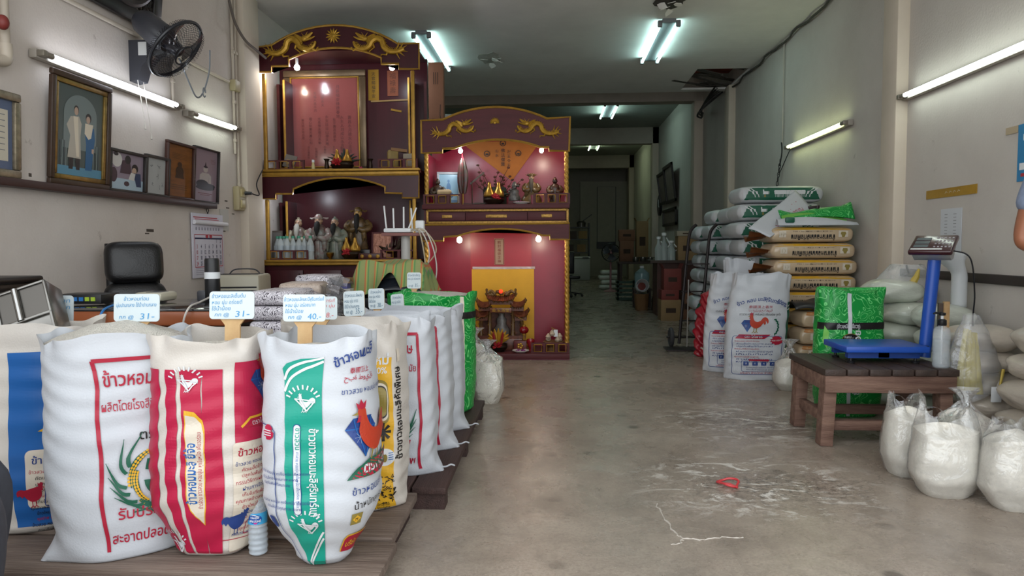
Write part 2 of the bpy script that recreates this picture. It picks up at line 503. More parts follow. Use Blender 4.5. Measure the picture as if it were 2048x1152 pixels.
PILS = [(-1, yl, 0.08, 0.34), (1, 5.58, 0.09, 0.24), (1, 10.7, 0.10, 0.25), (1, 12.95, 0.16, 0.30), (1, 18.3, 0.16, 0.35), (1, 23.8, 0.16, 0.35)]
for i, (sd, y, pr, w) in enumerate(PILS):
 x = XL if sd < 0 else XR
 struct(MB().box((x - sd * pr / 2 + sd * 0.01, y + w / 2, 1.75 if y < 11 else 2.08), (pr + 0.02, w, 3.5 if y < 11 else 4.16), bev=0.012).build('trim_%d' % (i + 1), M_PIL))
hx0, hx1, hy0, hy1 = 1.95, 2.66, 9.75, 11.0
cl = MB()
for (x0, x1, y0, y1) in ((XL, XR, YF, hy0), (XL, hx0, hy0, 11.15), (hx1, XR, hy0, 11.15), (hx0, hx1, hy1, 11.15)):
 cl.box(((x0 + x1) / 2, (y0 + y1) / 2, ZC + 0.015), (x1 - x0, y1 - y0, 0.03))
struct(cl.build('ceiling', M_CEIL, smooth=False))
struct(MB().box(((XL + XR) / 2, (YF + YB) / 2, 4.2), (XR - XL, YB - YF, 0.1)).build('ceiling_slab', M_UP, smooth=False))
for i, (y, z0, z1) in enumerate(((12.95, 3.72, 4.16), (18.3, 3.74, 4.16), (23.8, 3.74, 4.16))):
 struct(MB().box(((XL + XR) / 2, y + 0.14, (z0 + z1) / 2), (XR - XL, 0.28, z1 - z0)).build('trim_%d' % (i + 10), M_BEAM, smooth=False))
struct(MB().box((XR - 0.012, (YF + 5.58) / 2, 0.905), (0.03, 5.58 - YF, 0.06), bev=0.006).build('trim_7', mat('dark brown rail', '#241a17', rough=0.5)))
ye = atX(430, 412, XL + 0.05).y
struct(MB().box((XL + 0.035, (YF + ye) / 2, 1.475), (0.075, ye - YF, 0.045), bev=0.006).build('trim_8', mat('maroon ledge wood', '#3a2321', rough=0.45, vary=0.2, vscale=9, stretch=(1, 0.1, 1))))
M_TORN = mat('torn grey board', '#4a4540', rough=0.95, vary=0.3, vscale=12)
t = thing('ceiling_damage', 'ragged hole torn in the ceiling by the far right wall with dangling strips', 'hole', (2.3, 10.4, ZC))
MB().box((2.3, 10.5, 3.78), (0.8, 1.3, 0.02)).build('red_sheet', mat('rust red sheet', '#a04434', rough=0.7, vary=0.3), t, world=True)
mb = MB()
R = random.Random(5)
for k in range(13):
 y = 9.8 + 1.25 * R.random(); x = 2.0 + 0.6 * R.random()
 mb.bar((x - 0.35, y - 0.2, 3.50 + 0.12 * R.random()), (x + 0.3, y + 0.3 * R.random(), 3.47 + 0.16 * R.random()), 0.05 + 0.05 * R.random(), 0.012)
mb.build('loose_strip', M_TORN, t, world=True, smooth=False)
mb = MB()
for k in range(5):
 mb.tube(spline([(2.45 + 0.05 * k, 10.9 + 0.1 * k, 3.52), (2.4 - 0.03 * k, 11.3, 3.40 - 0.05 * k), (2.45, 11.9, 3.35 - 0.03 * k), (2.6, 12.5, 3.42)], 6), 0.014, 5)
mb.build('dangling_wire', mat('black cable', '#15130f', rough=0.6), t, world=True)
M_FLK = mat('peeled ceiling paper', '#f0eee9', rough=0.9)
def flake(nm, lab, px, py, sz, seed, dark=False):
 R = random.Random(seed)
 c = atZ(px, py, ZC)
 t = thing(nm, lab, 'flaking paint', (c.x, c.y, ZC))
 mb = MB()
 for k in range(5):
  a = R.uniform(0, 6.28); r = sz * R.uniform(0.1, 0.55)
  x, y = r * math.cos(a), r * 1.7 * math.sin(a)
  pts = [(x + sz * 0.3 * R.uniform(0.5, 1) * math.cos(q * 1.05), y + sz * 0.4 * R.uniform(0.4, 1) * math.sin(q * 1.05)) for q in range(6)]
  dz = 0.0 - 0.05 * R.random(); T = Matrix.Translation((0, 0, dz - 0.004)) @ Matrix.Rotation(R.uniform(-0.35, 0.35), 4, 'X') @ Matrix.Rotation(R.uniform(-0.35, 0.35), 4, 'Y')
  mb.prism(pts, 0.004, T)
 mb.build('paint_flake', M_FLK, t, smooth=False)
 pts = [(sz * R.uniform(0.5, 0.95) * math.cos(q * 0.42), sz * 1.5 * R.uniform(0.5, 0.95) * math.sin(q * 0.42)) for q in range(15)]
 MB().prism(pts, 0.003, Matrix.Translation((0, 0, -0.005))).build('bare_patch', M_TORN if dark else mat('bare board', '#b8b4ad', rough=0.95, vary=0.2), t, smooth=False)
flake('ceiling_flakes', 'curling white paint flakes hanging from the ceiling between the two lamps', 982, 116, 0.22, 3)
flake('ceiling_patch', 'dark bare patch at the top edge of the ceiling', 1338, 3, 0.2, 11, True)
mb = MB(); pts = []
for k in range(40):
 y = 5.2 + k * 0.145; pts.append((XR - 0.035 - 0.012 * math.sin(k * 1.7), y, ZC - 0.03 - 0.016 * math.sin(k * 0.9)))
mb.tube(pts, 0.013, 6)
tag(mb.build('ceiling_cable', mat('dusty cable', '#4b4a45', rough=0.9)), 'dusty grey cable tacked along the ceiling edge on the right', 'cable')
mb = MB()
R = random.Random(2)
def crack(pix, w):
 P = [atZ(x, y, 0.0) for x, y in pix]
 q = []
 for a, b2 in zip(P, P[1:]):
  for k in range(6):
   p = a.lerp(b2, k / 6); q.append((p.x + R.uniform(-0.007, 0.007), p.y + R.uniform(-0.007, 0.007), 0.0))
 mb.tube(q, [w * R.uniform(0.4, 1.3) for _ in q], 5)
crack([(1312, 1008), (1330, 1040), (1352, 1066), (1366, 1078), (1410, 1080), (1450, 1074), (1490, 1076)], 0.0035)
crack([(1366, 1078), (1358, 1088), (1335, 1090)], 0.003)
cr = mb.build('floor_crack', mat('white crack filler', '#b9b2a8', rough=0.95))
struct(cr)
t = atZ(1457, 970, 0)
rb = MB()
rb.tube([(t.x + 0.045 * math.cos(a) * (1 + 0.2 * math.sin(3 * a)), t.y + 0.05 * math.sin(a), 0.006 + 0.006 * (1 + math.sin(2 * a))) for a in [k * 2 * PI / 22 for k in range(22)]], 0.0055, 6, closed=True)
rb.tube([(t.x - 0.04, t.y, 0.01), (t.x, t.y - 0.02, 0.012), (t.x + 0.03, t.y - 0.05, 0.006)], 0.005, 6)
tag(rb.build('plastic_band', mat('red plastic', '#c33a3f', rough=0.4)), 'small torn red plastic band lying on the concrete floor', 'plastic band')
def lamp_glow(nm, c, s): return mat(nm, '#ffffff', rough=0.4, emit=c, estr=s)
M_LW = mat('white enamel', '#d8d8d4', rough=0.4)
M_TIP = mat('tube end cap', '#8b8478', rough=0.4, metal=0.4)
G_COOL = lamp_glow('cool tube glow', '#e9f2ff', 13.0)
G_CYAN = lamp_glow('cyan tube glow', '#cffff7', 10.0)
G_GREEN = lamp_glow('green tube glow', '#ecffc0', 8.0)
G_WARM = lamp_glow('white tube glow', '#effff4', 12.0)
def wall_lamp(lab, p0, p1, nx, glow, shade=False, clear_end=True):
 """Batten with one bare tube; p0 -> p1 along the wall, nx = wall normal."""
 p0 = Vector(p0); p1 = Vector(p1); d = (p1 - p0).normalized(); n = Vector((nx, 0, 0))
 t = thing('fluorescent_lamp', lab, 'lamp', (p0 + p1) / 2, group='fluorescent wall lamps')
 MB().bar(p0 + n * 0.02, p1 + n * 0.02, 0.05, 0.045, up=n, bev=0.004).build('housing', mat('grey batten', '#a39c92', rough=0.5), t, world=True)
 tp0 = p0 + d * 0.05 + n * 0.065; tp1 = p1 - d * 0.05 + n * 0.065
 MB().cyl(tp0, tp1, 0.0155, n=14).build('tube', glow, t, world=True)
 for q, s in ((p0, 1), (p1, -1)):
  e = MB(); a = q + d * s * 0.02 + n * 0.055
  e.bar(a - d * 0.018, a + d * 0.018, 0.035, 0.06, up=n, bev=0.006)
  e.cyl(a + n * 0.01, a + n * 0.01 + d * s * 0.075, 0.017, n=14)
  e.build('lamp_holder', M_TIP, t, world=True)
 return t
def ceiling_lamp(lab, c, L, glow, w=0.15, cord=True):
 t = thing('ceiling_lamp', lab, 'lamp', c, group='twin tube ceiling lamps')
 MB().box((0, 0, -0.02), (w * 0.75, L, 0.04), bev=0.004).build('housing', mat('grey lamp housing', '#74797d', rough=0.5), t)
 for s in (-1, 1):
  MB().cyl((s * w / 2, -L / 2 + 0.04, -0.06), (s * w / 2, L / 2 - 0.04, -0.06), 0.016, n=12).build('tube', glow, t)
  for e in (-1, 1): MB().box((s * w / 2, e * (L / 2 - 0.02), -0.05), (0.05, 0.04, 0.07), bev=0.01).build('lamp_holder', mat('grey lamp holder', '#6d6f72', rough=0.5), t)
 return t
wall_lamp('long bright bare tube lamp on the left wall under the black fan', atX(58, 105, XL + 0.01), atX(350, 215, XL + 0.01), 1, G_COOL)
wall_lamp('shorter bare tube lamp on the left wall near the pilaster', atX(366, 226, XL + 0.01), atX(466, 259, XL + 0.01), 1, G_WARM)
p0 = atX(1815, 195, XR - 0.01)
wall_lamp('long tube lamp on the right wall above the tape strip', (XR - 0.01, p0.y, p0.z), (XR - 0.01, p0.y - 1.75, p0.z), -1, G_WARM)
wall_lamp('greenish tube lamp on the right wall above the stacked sacks', atX(1706, 244, XR - 0.01), atX(1582, 296, XR - 0.01), -1, G_GREEN)
ceiling_lamp('twin tube ceiling lamp right above the tall altar cabinet and carton', (-1.45, 8.55, ZC), 1.55, G_CYAN, 0.17)
ceiling_lamp('twin tube ceiling lamp in the middle of the ceiling before the hole', (1.22, 8.35, ZC), 1.55, G_CYAN, 0.19)
c = atY(1217, 240, 15.6)
ceiling_lamp('twin tube ceiling lamp beyond the first beam', (c.x, 15.6, 4.10), 1.5, lamp_glow('far cyan tube glow', '#d4fff2', 20.0), 0.26)
c = atY(1188, 303, 21.0)
ceiling_lamp('farthest twin tube ceiling lamp beyond the second beam', (c.x, 21.0, 4.10), 1.3, lamp_glow('yellow green tube glow', '#e4ffcf', 20.0), 0.26)
# ================================================================ LEFT WALL AND DESK
M_BLK = mat('black plastic', '#17171a', rough=0.4)
M_DGRY = mat('dark grey plastic', '#3a3b40', rough=0.45)
M_WHT = mat('white plastic', '#dfe2e4', rough=0.35)
M_CREAM = mat('cream plastic', '#bdb8a4', rough=0.4)
M_PVC = mat('cream pvc pipe', '#b7ac9d', rough=0.55)
RZL, RZR = PI / 2, -PI / 2
def wall_pic(nm, lab, cat_, px0, px1, ptop, pbot, X, fw, fmat, art, lean=0.06, inner=None, group=None, side=-1, z0=None, depth=0.03):
 """Framed picture: pixel columns px0..px1, ptop/pbot at its middle; leaning out a little at the top."""
 xm = (px0 + px1) / 2
 a = atX(px0, (ptop + pbot) / 2, X); b = atX(px1, (ptop + pbot) / 2, X); T = atX(xm, ptop, X); B = atX(xm, pbot, X)
 w = abs(b.y - a.y); zb = B.z if z0 is None else z0; h = T.z - zb
 t = thing(nm, lab, cat_, (X, (a.y + b.y) / 2, zb), RZL if side < 0 else RZR, group, tilt=Matrix.Rotation(lean, 3, 'X'))
 mb = MB()
 for (cx, cz, sx, sz) in ((0, fw / 2, w, fw), (0, h - fw / 2, w, fw), (-w / 2 + fw / 2, h / 2, fw, h - 2 * fw), (w / 2 - fw / 2, h / 2, fw, h - 2 * fw)):
  mb.box((cx, -depth / 2, cz), (sx, depth, sz), bev=fw * 0.22)
 mb.build('frame', fmat, t)
 if inner is not None:
  iw, im = inner; mb = MB(); q = fw
  for (cx, cz, sx, sz) in ((0, q + iw / 2, w - 2 * q, iw), (0, h - q - iw / 2, w - 2 * q, iw), (-w / 2 + q + iw / 2, h / 2, iw, h - 2 * q - 2 * iw), (w / 2 - q - iw / 2, h / 2, iw, h - 2 * q - 2 * iw)):
   mb.box((cx, -depth * 0.35, cz), (sx, depth * 0.7, sz), bev=iw * 0.2)
  mb.build('inner_moulding', im, t); fw = fw + iw
 iw_, ih = w - 2 * fw, h - 2 * fw
 A = Art(); ms = art(A, iw_, ih)
 MB().box((0, -0.004, h / 2), (iw_ + 0.01, 0.006, ih + 0.01)).build('picture', ms[0], t)
 A.put('image', ms, t, lambda x, y: Vector((x, -0.0085, h / 2 + y)))
 return t
def pmat(n, c, r=0.35): return mat('print ' + n, c, rough=r)
def blobs(A, cx, cy, mi, n, sx, sy, R, r0, r1):
 for k in range(n):
  A.ell(cx + R.uniform(-sx, sx), cy + R.uniform(-sy, sy), R.uniform(r0, r1), R.uniform(r0, r1) * 0.8, mi, 9, R.uniform(0, 3))
def art_couple(A, w, h):
 ms = [pmat('grey green', '#46524f'), pmat('arch', '#6f7c7b'), pmat('robe', '#b3ac9e'), pmat('blue dress', '#1d5a86'), pmat('skin', '#b59a86'), pmat('hair', '#1d1a1b'), pmat('carpet', '#4f86a0'), pmat('shawl', '#d8cdb8'), pmat('shade', '#3b474c')]
 A.poly([(0.36 * w * math.cos(a), 0.20 * h + 0.22 * h * math.sin(a)) for a in [PI * k / 16 for k in range(17)]] + [(-0.36 * w, -0.2 * h), (0.36 * w, -0.2 * h)][::1], 1)
 A.rect(-w / 2, -h / 2, w / 2, -0.40 * h, 6)
 for s in (-1, 1):
  for k in range(4): A.rect(s * 0.30 * w + 0.04 * w * k * s - 0.01 * w, -0.40 * h, s * 0.30 * w + 0.04 * w * k * s + 0.012 * w, -0.12 * h, 8 if k % 2 else 1)
 f = 0.0015
 def up(pts, mi, dx=0):
  A.poly([(x * w + dx, y * h) for x, y in pts], mi)
 up([(-0.22, 0.16), (-0.04, 0.18), (0.02, 0.10), (0.0, -0.05), (0.02, -0.30), (-0.27, -0.30), (-0.22, -0.05), (-0.3, 0.06)], 2)
 up([(-0.24, -0.30), (-0.14, -0.30), (-0.15, -0.43), (-0.24, -0.43)], 5); up([(-0.10, -0.30), (0.0, -0.30), (0.0, -0.43), (-0.08, -0.43)], 5)
 up([(-0.16, 0.17), (-0.06, 0.17), (-0.02, -0.28), (-0.08, -0.28)], 7)
 A.ell(-0.10 * w, 0.245 * h, 0.055 * w, 0.052 * h, 5); A.ell(-0.10 * w, 0.232 * h, 0.044 * w, 0.045 * h, 4)
 up([(0.12, 0.10), (0.30, 0.08), (0.33, -0.05), (0.30, -0.18), (0.27, -0.42), (0.12, -0.42), (0.13, -0.12), (0.09, 0.02)], 3)
 up([(0.10, 0.12), (0.28, 0.12), (0.24, -0.04), (0.18, -0.06), (0.09, 0.0)], 7)
 A.ell(0.17 * w, 0.185 * h, 0.065 * w, 0.055 * h, 5); A.ell(0.165 * w, 0.165 * h, 0.045 * w, 0.042 * h, 4)
 up([(0.26, -0.16), (0.31, -0.16), (0.30, -0.22), (0.26, -0.21)], 4)
 return ms
def art_monks(A, w, h):
 ms = [pmat('mauve', '#8d7f8c'), pmat('maroon cloth', '#43303a'), pmat('white cloth', '#c9c7c2'), pmat('navy', '#2a3a5a'), pmat('skin', '#b59a86'), pmat('hair', '#1d1a1b'), pmat('pale blue', '#a5b9c6')]
 A.rect(-w / 2, -h / 2, w / 2, -0.2 * h, 6)
 A.ell(-0.30 * w, 0.30 * h, 0.15 * w, 0.20 * h, 2); A.ell(-0.33 * w, 0.45 * h, 0.07 * w, 0.05 * h, 5)
 A.poly([(-0.15 * w, 0.3 * h), (0.08 * w, 0.35 * h), (0.14 * w, -0.05 * h), (-0.2 * w, -0.05 * h)], 1)
 A.ell(0.02 * w, 0.34 * h, 0.09 * w, 0.12 * h, 5); A.ell(0.24 * w, 0.12 * h, 0.10 * w, 0.13 * h, 5); A.ell(0.22 * w, 0.05 * h, 0.07 * w, 0.1 * h, 4)
 A.poly([(0.2 * w, 0), (0.42 * w, 0), (0.45 * w, -0.38 * h), (0.30 * w, -0.38 * h)], 3); A.poly([(0.12 * w, 0), (0.26 * w, -0.02 * h), (0.22 * w, -0.22 * h), (0.05 * w, -0.2 * h)], 2)
 A.ell(0, -0.33 * h, 0.08 * w, 0.07 * h, 1); A.ell(-0.38 * w, -0.12 * h, 0.1 * w, 0.2 * h, 1)
 return ms
def art_paper(A, w, h):
 ms = [pmat('white sheet', '#a9abaa'), pmat('grey ink', '#6d6f70')]
 R = random.Random(4)
 for (x, y) in ((-0.25, 0.25), (0.1, 0.28), (0.08, 0.0), (-0.2, -0.25), (0.15, -0.3), (0.3, -0.22)):
  for k in range(4):
   a = R.uniform(0, 6.3); A.line([(x * w, y * h), (x * w + 0.09 * w * math.cos(a), y * h + 0.07 * h * math.sin(a))], 0.003, 1)
 return ms
def art_wood(A, w, h):
 ms = [mat('amber wood', '#7a4a1c', rough=0.35, vary=0.25, vscale=5, stretch=(1, 1, 6)), pmat('burnt brown', '#3b2412')]
 A.ell(0, 0.0, 0.16 * w, 0.10 * h, 1); A.ell(0, 0.13 * h, 0.09 * w, 0.05 * h, 1); A.poly([(-0.18 * w, -0.14 * h), (0.18 * w, -0.14 * h), (0.1 * w, 0.05 * h), (-0.1 * w, 0.05 * h)], 1)
 for k in range(4): A.rect(-0.3 * w, (0.33 - 0.03 * k) * h, 0.3 * w, (0.335 - 0.03 * k) * h, 1)
 for k in range(3): A.rect(-0.32 * w, (-0.28 - 0.04 * k) * h, 0.32 * w, (-0.272 - 0.04 * k) * h, 1)
 return ms
def art_buddha(A, w, h):
 ms = [pmat('lilac', '#8f7c86'), pmat('buddha grey', '#b1a7a3'), pmat('black robe', '#2b2530'), pmat('dark red ink', '#6d3440')]
 A.ell(0, 0.12 * h, 0.10 * w, 0.06 * h, 1); A.poly([(-0.03 * w, 0.16 * h), (0.03 * w, 0.16 * h), (0, 0.28 * h)], 2)
 A.ell(0, 0.17 * h, 0.09 * w, 0.022 * h, 2)
 A.poly([(-0.16 * w, 0.05 * h), (0.16 * w, 0.05 * h), (0.13 * w, -0.14 * h), (-0.13 * w, -0.14 * h)], 1)
 A.poly([(-0.24 * w, 0.0), (-0.15 * w, 0.04 * h), (-0.15 * w, -0.15 * h), (-0.25 * w, -0.16 * h)], 1); A.poly([(0.24 * w, 0.0), (0.15 * w, 0.04 * h), (0.15 * w, -0.15 * h), (0.25 * w, -0.16 * h)], 1)
 A.ell(-0.12 * w, -0.17 * h, 0.26 * w, 0.08 * h, 2); A.ell(0.18 * w, -0.20 * h, 0.25 * w, 0.05 * h, 2); A.ell(0, -0.24 * h, 0.40 * w, 0.05 * h, 2)
 for k in range(4): A.rect((0.20 + 0.01 * k) * w, (0.33 - 0.025 * k) * h, 0.42 * w, (0.335 - 0.025 * k) * h, 3)
 A.rect(-0.3 * w, -0.36 * h, 0.3 * w, -0.345 * h, 3); A.rect(-0.2 * w, -0.39 * h, 0.2 * w, -0.378 * h, 3)
 return ms
def art_blue(A, w, h):
 ms = [pmat('slate blue mat', '#53607c'), pmat('ivory sheet', '#c3bcab'), pmat('grey ink', '#6d6f70')]
 A.rect(-0.36 * w, -0.38 * h, 0.36 * w, 0.36 * h, 1)
 for k in range(7): A.rect(-0.28 * w, (0.28 - 0.085 * k) * h, 0.26 * w, (0.292 - 0.085 * k) * h, 2)
 return ms
M_GOLD = mat('worn gilt', '#8f7440', rough=0.35, metal=0.75, vary=0.3, vscale=18)
M_SILV = mat('tarnished silver gilt', '#8e836f', rough=0.35, metal=0.6, vary=0.3, vscale=25)
M_BRFR = mat('brown frame wood', '#3c2b20', rough=0.4, vary=0.2)
M_DKFR = mat('near black frame', '#26211f', rough=0.4)
LX = XL + 0.012
wall_pic('framed_picture', 'large gilt framed picture of a robed man beside a woman in blue', 'picture', 87, 207, 156, 362, LX, 0.035, M_BRFR, art_couple, 0.07, (0.03, M_GOLD), 'pictures on the left ledge', z0=1.50)
wall_pic('framed_picture', 'silver framed certificate with slate blue mount at the left edge of the ledge', 'picture', -60, 30, 178, 335, LX, 0.045, M_SILV, art_blue, 0.04, None, 'pictures on the left ledge', z0=1.50)
wall_pic('framed_picture', 'small dark framed photo of bowing people and monks beside the gilt frame', 'picture', 210, 284, 302, 382, LX, 0.02, M_DKFR, art_monks, 0.07, None, 'pictures on the left ledge', z0=1.50)
wall_pic('framed_picture', 'small dark framed white sheet with faint marks on the ledge', 'picture', 283, 331, 312, 388, LX, 0.02, M_DKFR, art_paper, 0.07, None, 'pictures on the left ledge', z0=1.50)
wall_pic('wooden_plaque', 'amber wooden plaque with a burnt figure on the ledge', 'plaque', 325, 381, 286, 396, LX, 0.022, mat('red brown frame', '#3b1f17', rough=0.4), art_wood, 0.06, None, 'pictures on the left ledge', z0=1.50)
wall_pic('framed_picture', 'lilac picture of a seated buddha image, last on the ledge', 'picture', 380, 430, 297, 405, LX, 0.014, M_DKFR, art_buddha, 0.06, None, 'pictures on the left ledge', z0=1.50)
p0 = atX(150, 5, XL); p1 = atX(309, 72, XL)
y0, y1, zb = p0.y, p1.y, p1.z
t = thing('carved_plaque', 'big black carved openwork plaque with gilt centre high on the left wall', 'plaque', (XL + 0.01, (y0 + y1) / 2, zb), RZL, tilt=Matrix.Rotation(0.10, 3, 'X'))
pw = y1 - y0; ph = pw
M_EB = mat('ebony carving', '#15100e', rough=0.4, vary=0.3)
mb = MB(); q = 0.10
for (cx, cz, sx, sz) in ((0, q / 2, pw, q), (0, ph - q / 2, pw, q), (-pw / 2 + q / 2, ph / 2, q, ph - 2 * q), (pw / 2 - q / 2, ph / 2, q, ph - 2 * q)):
 mb.box((cx, -0.02, cz), (sx, 0.04, sz), bev=0.012)
mb.build('frame', M_EB, t)
mb = MB(); R = random.Random(1)
for k in range(120):
 a = R.uniform(0, 6.28); r = R.uniform(0.38, 0.62) * pw
 x, z = r * math.cos(a), ph / 2 + r * math.sin(a)
 if abs(x) < pw / 2 - q + 0.02 and abs(z - ph / 2) < ph / 2 - q + 0.02:
  s = R.uniform(0.02, 0.045)
  mb.tube([(x + s * math.cos(b) * (0.4 + b / 7), -0.015, z + s * math.sin(b) * (0.4 + b / 7)) for b in [j * 0.7 + a for j in range(9)]], 0.010, 5)
mb.build('fretwork', M_EB, t)
mb = MB(); mb.tube([(0.38 * pw * math.cos(a), -0.03, ph / 2 + 0.38 * pw * math.sin(a)) for a in [k * 2 * PI / 40 for k in range(40)]], 0.028, 8, closed=True)
mb.build('ring', M_EB, t)
mb = MB()
for k in range(40):
 a = R.uniform(0, 6.28); r = R.uniform(0, 0.30) * pw
 mb.ball((r * math.cos(a), -0.02, ph / 2 + r * math.sin(a)), R.uniform(0.015, 0.035), (1.3, 0.6, 1), 6)
mb.build('gilt_relief', M_GOLD, t)
def pipe(nm, lab, paths, r, m=M_PVC, clips=()):
 t = thing(nm, lab, 'pipe', paths[0][0])
 for P in paths:
  MB().tube(P, r, 10).build('pipe', m, t, world=True)
 mb = MB()
 for c in clips: mb.box(c, (0.03, 0.035, 0.03), bev=0.006)
 if clips: mb.build('clip', m, t, world=True)
 return t
PX_ = XL + 0.02
a = atX(135, 1, PX_); b = atX(457, 166, PX_)
pipe('wall_conduit', 'straight cream conduit along the left wall passing behind the fan', [[(PX_, a.y - 0.8, 2.613), (PX_, b.y, 2.613)]], 0.015)
v0 = atX(466, 0, PX_); v1 = atX(478, 372, PX_)
pipe('wall_conduit', 'pair of vertical cream conduits beside the left pilaster', [[(PX_, v1.y, v1.z), (PX_, v1.y, ZC)], [(PX_, v1.y - 0.06, 1.98), (PX_, v1.y - 0.06, ZC)]], 0.013,
  clips=[(PX_ + 0.005, v1.y, z) for z in (1.7, 2.2, 2.9)] + [(PX_ + 0.005, v1.y - 0.06, z) for z in (2.1, 2.45, 2.9)])
c0 = atX(346, 205, PX_); c1 = atX(344, 150, PX_)
pipe('wall_conduit', 'short vertical conduit dropping behind the long tube lamp', [[(PX_, c0.y, c0.z), (PX_, c0.y, 2.61)]], 0.011, clips=[(PX_ + 0.005, c0.y, 2.4)])
jb = atX(470, 172, XL + 0.03)
tag(MB().box(jb, (0.06, 0.11, 0.10), bev=0.01).build('junction_box', mat('yellowed box', '#a89c79', rough=0.5)), 'yellowed square junction box where the conduits meet', 'junction box')
sb = atX(478, 395, XL + 0.03)
t = thing('wall_socket', 'yellowed double wall socket beside the left pilaster with a black plug', 'socket', (sb.x, sb.y, sb.z - 0.1), RZL)
MB().box((0, 0, 0.09), (0.13, 0.06, 0.22), bev=0.012).build('box', mat('yellowed box', '#a89c79'), t)
for z in (0.14, 0.04): MB().box((0.01, -0.034, z), (0.085, 0.014, 0.075), bev=0.008).build('socket_plate', mat('socket plate', '#b5a778', rough=0.4), t)
pl = thing('power_plug', 'black plug and cord running from the socket to the altar cabinet', 'plug', (sb.x + 0.05, sb.y + 0.02, sb.z + 0.04))
MB().cyl((0, 0, 0), (0.06, 0.01, 0.0), 0.018, 0.014, 10).build('plug', M_BLK, pl)
q = atY(512, 340, yl + 0.2)
MB().tube(spline([(sb.x + 0.1, sb.y + 0.03, sb.z + 0.04), (sb.x + 0.14, sb.y + 0.12, sb.z + 0.03), (XL + 0.12, yl + 0.1, sb.z + 0.14), (XL + 0.14, yl + 0.2, q.z)], 6), 0.006, 6).build('cord', M_BLK, pl, world=True)
w0 = atX(12, 0, XL + 0.05); w1 = atX(12, 118, XL + 0.05)
t = thing('water_pipe', 'cream water pipe with a red valve at the top left corner', 'pipe', (XL + 0.05, w1.y, w1.z))
MB().tube([(XL + 0.05, w1.y, ZC), (XL + 0.05, w1.y, w1.z)], 0.024, 12).build('pipe', M_PVC, t, world=True)
MB().tube([(XL + 0.05, w1.y - 0.09, ZC), (XL + 0.05, w1.y - 0.09, w1.z + 0.2)], 0.018, 12).build('pipe', M_PVC, t, world=True)
MB().tube(spline([(XL + 0.05, w1.y, w1.z + 0.08), (XL + 0.05, w1.y, w1.z), (XL + 0.05, w1.y - 0.06, w1.z - 0.02), (XL + 0.05, w1.y - 0.2, w1.z - 0.02)], 5), 0.032, 12).build('elbow', mat('pipe elbow', '#bdb2a2', rough=0.5), t, world=True)
MB().ball((XL + 0.09, w1.y - 0.06, w1.z + 0.17), 0.03, (1, 1, 1.3), 8).build('valve', mat('red paint', '#7d2f2a', rough=0.5), t, world=True)
mb = MB()
cpts = [atX(458, 0, XL + 0.06), atX(470, 45, XL + 0.08), atX(490, 80, XL + 0.13), Vector((XL + 0.14, yl + 0.12, 2.98)), Vector((XL + 0.16, yl + 0.30, 2.95))]
tag(MB().tube(spline(cpts, 8), 0.012, 6).build('loose_cable', mat('brown grey cable', '#5f5650', rough=0.8)), 'loose drooping cable at the top of the left pilaster', 'cable')
fb = atX(268, 120, XL)
t = thing('wall_fan', 'black oscillating wall fan above the long tube lamp', 'fan', (XL, fb.y, fb.z - 0.16), RZL)
M_FAN = mat('fan grey plastic', '#33343a', rough=0.4)
prof = [(0.0, 0.0), (-0.06, 0.01), (-0.09, 0.10), (-0.17, 0.19), (-0.28, 0.23), (-0.28, 0.28), (0.0, 0.28)]
Mx = Matrix(((0, 0, 1, -0.06), (1, 0, 0, 0), (0, 1, 0, 0), (0, 0, 0, 1)))
mb = MB(); mb.prism(prof, 0.12, Mx); mb.build('wall_bracket', M_FAN, t)
MB().box((-0.061, -0.10, 0.22), (0.004, 0.06, 0.09)).build('label', mat('white label', '#c9c9c6', rough=0.5), t)
_h = atX(352, 98, XL + 0.40); hub = Vector((_h.y - fb.y, -0.40, _h.z - (fb.z - 0.16)))                                   # cage centre
ax = Vector((0.02, -0.76, -0.65)).normalized()
Mf = ax.to_track_quat('Z', 'Y').to_matrix().to_4x4(); Mf.translation = hub
mb = MB(); mb.lathe([(0, -0.32), (0.07, -0.32), (0.10, -0.28), (0.11, -0.12), (0.08, -0.06), (0, -0.06)], n=20, M=Mf, sy=0.85)
mb.build('motor_housing', M_FAN, t)
MB().tube(spline([(0.0, -0.25, 0.26), (0.0, -0.26, 0.31), Mf @ Vector((0, 0, -0.16))], 5), 0.035, 10).build('neck', M_BLK, t)
mb = MB(); Rf = 0.215
mb.tube([Mf @ Vector((Rf * math.cos(a), Rf * math.sin(a), 0)) for a in [k * 2 * PI / 48 for k in range(48)]], 0.012, 8, closed=True)
mb.tube([Mf @ Vector((0.07 * math.cos(a), 0.07 * math.sin(a), 0.07)) for a in [k * 2 * PI / 24 for k in range(24)]], 0.006, 6, closed=True)
for k in range(56):
 a = 2 * PI * k / 56; c, s = math.cos(a), math.sin(a)
 for sg in (1, -1):
  mb.tube([Mf @ Vector((r * c, r * s, z * sg)) for r, z in ((Rf, 0.0), (Rf * 0.93, 0.045), (Rf * 0.65, 0.066), (0.065, 0.07))], 0.0016, 3, cap=False)
mb.build('guard', mat('fan guard wire', '#22242a', rough=0.35), t)
mb = MB()
for k in range(3):
 a0 = 2 * PI * k / 3 + 0.4
 mb.grid(lambda u, v: Mf @ Vector(((0.04 + 0.17 * u) * math.cos(a0 + (v - 0.5) * (0.5 + 1.0 * u)), (0.04 + 0.17 * u) * math.sin(a0 + (v - 0.5) * (0.5 + 1.0 * u)), 0.035 * (v - 0.5) * 1.6)), 8, 8)
mb.build('blade', mat('smoke fan blade', '#2e2c33', rough=0.15, alpha=0.85), t)
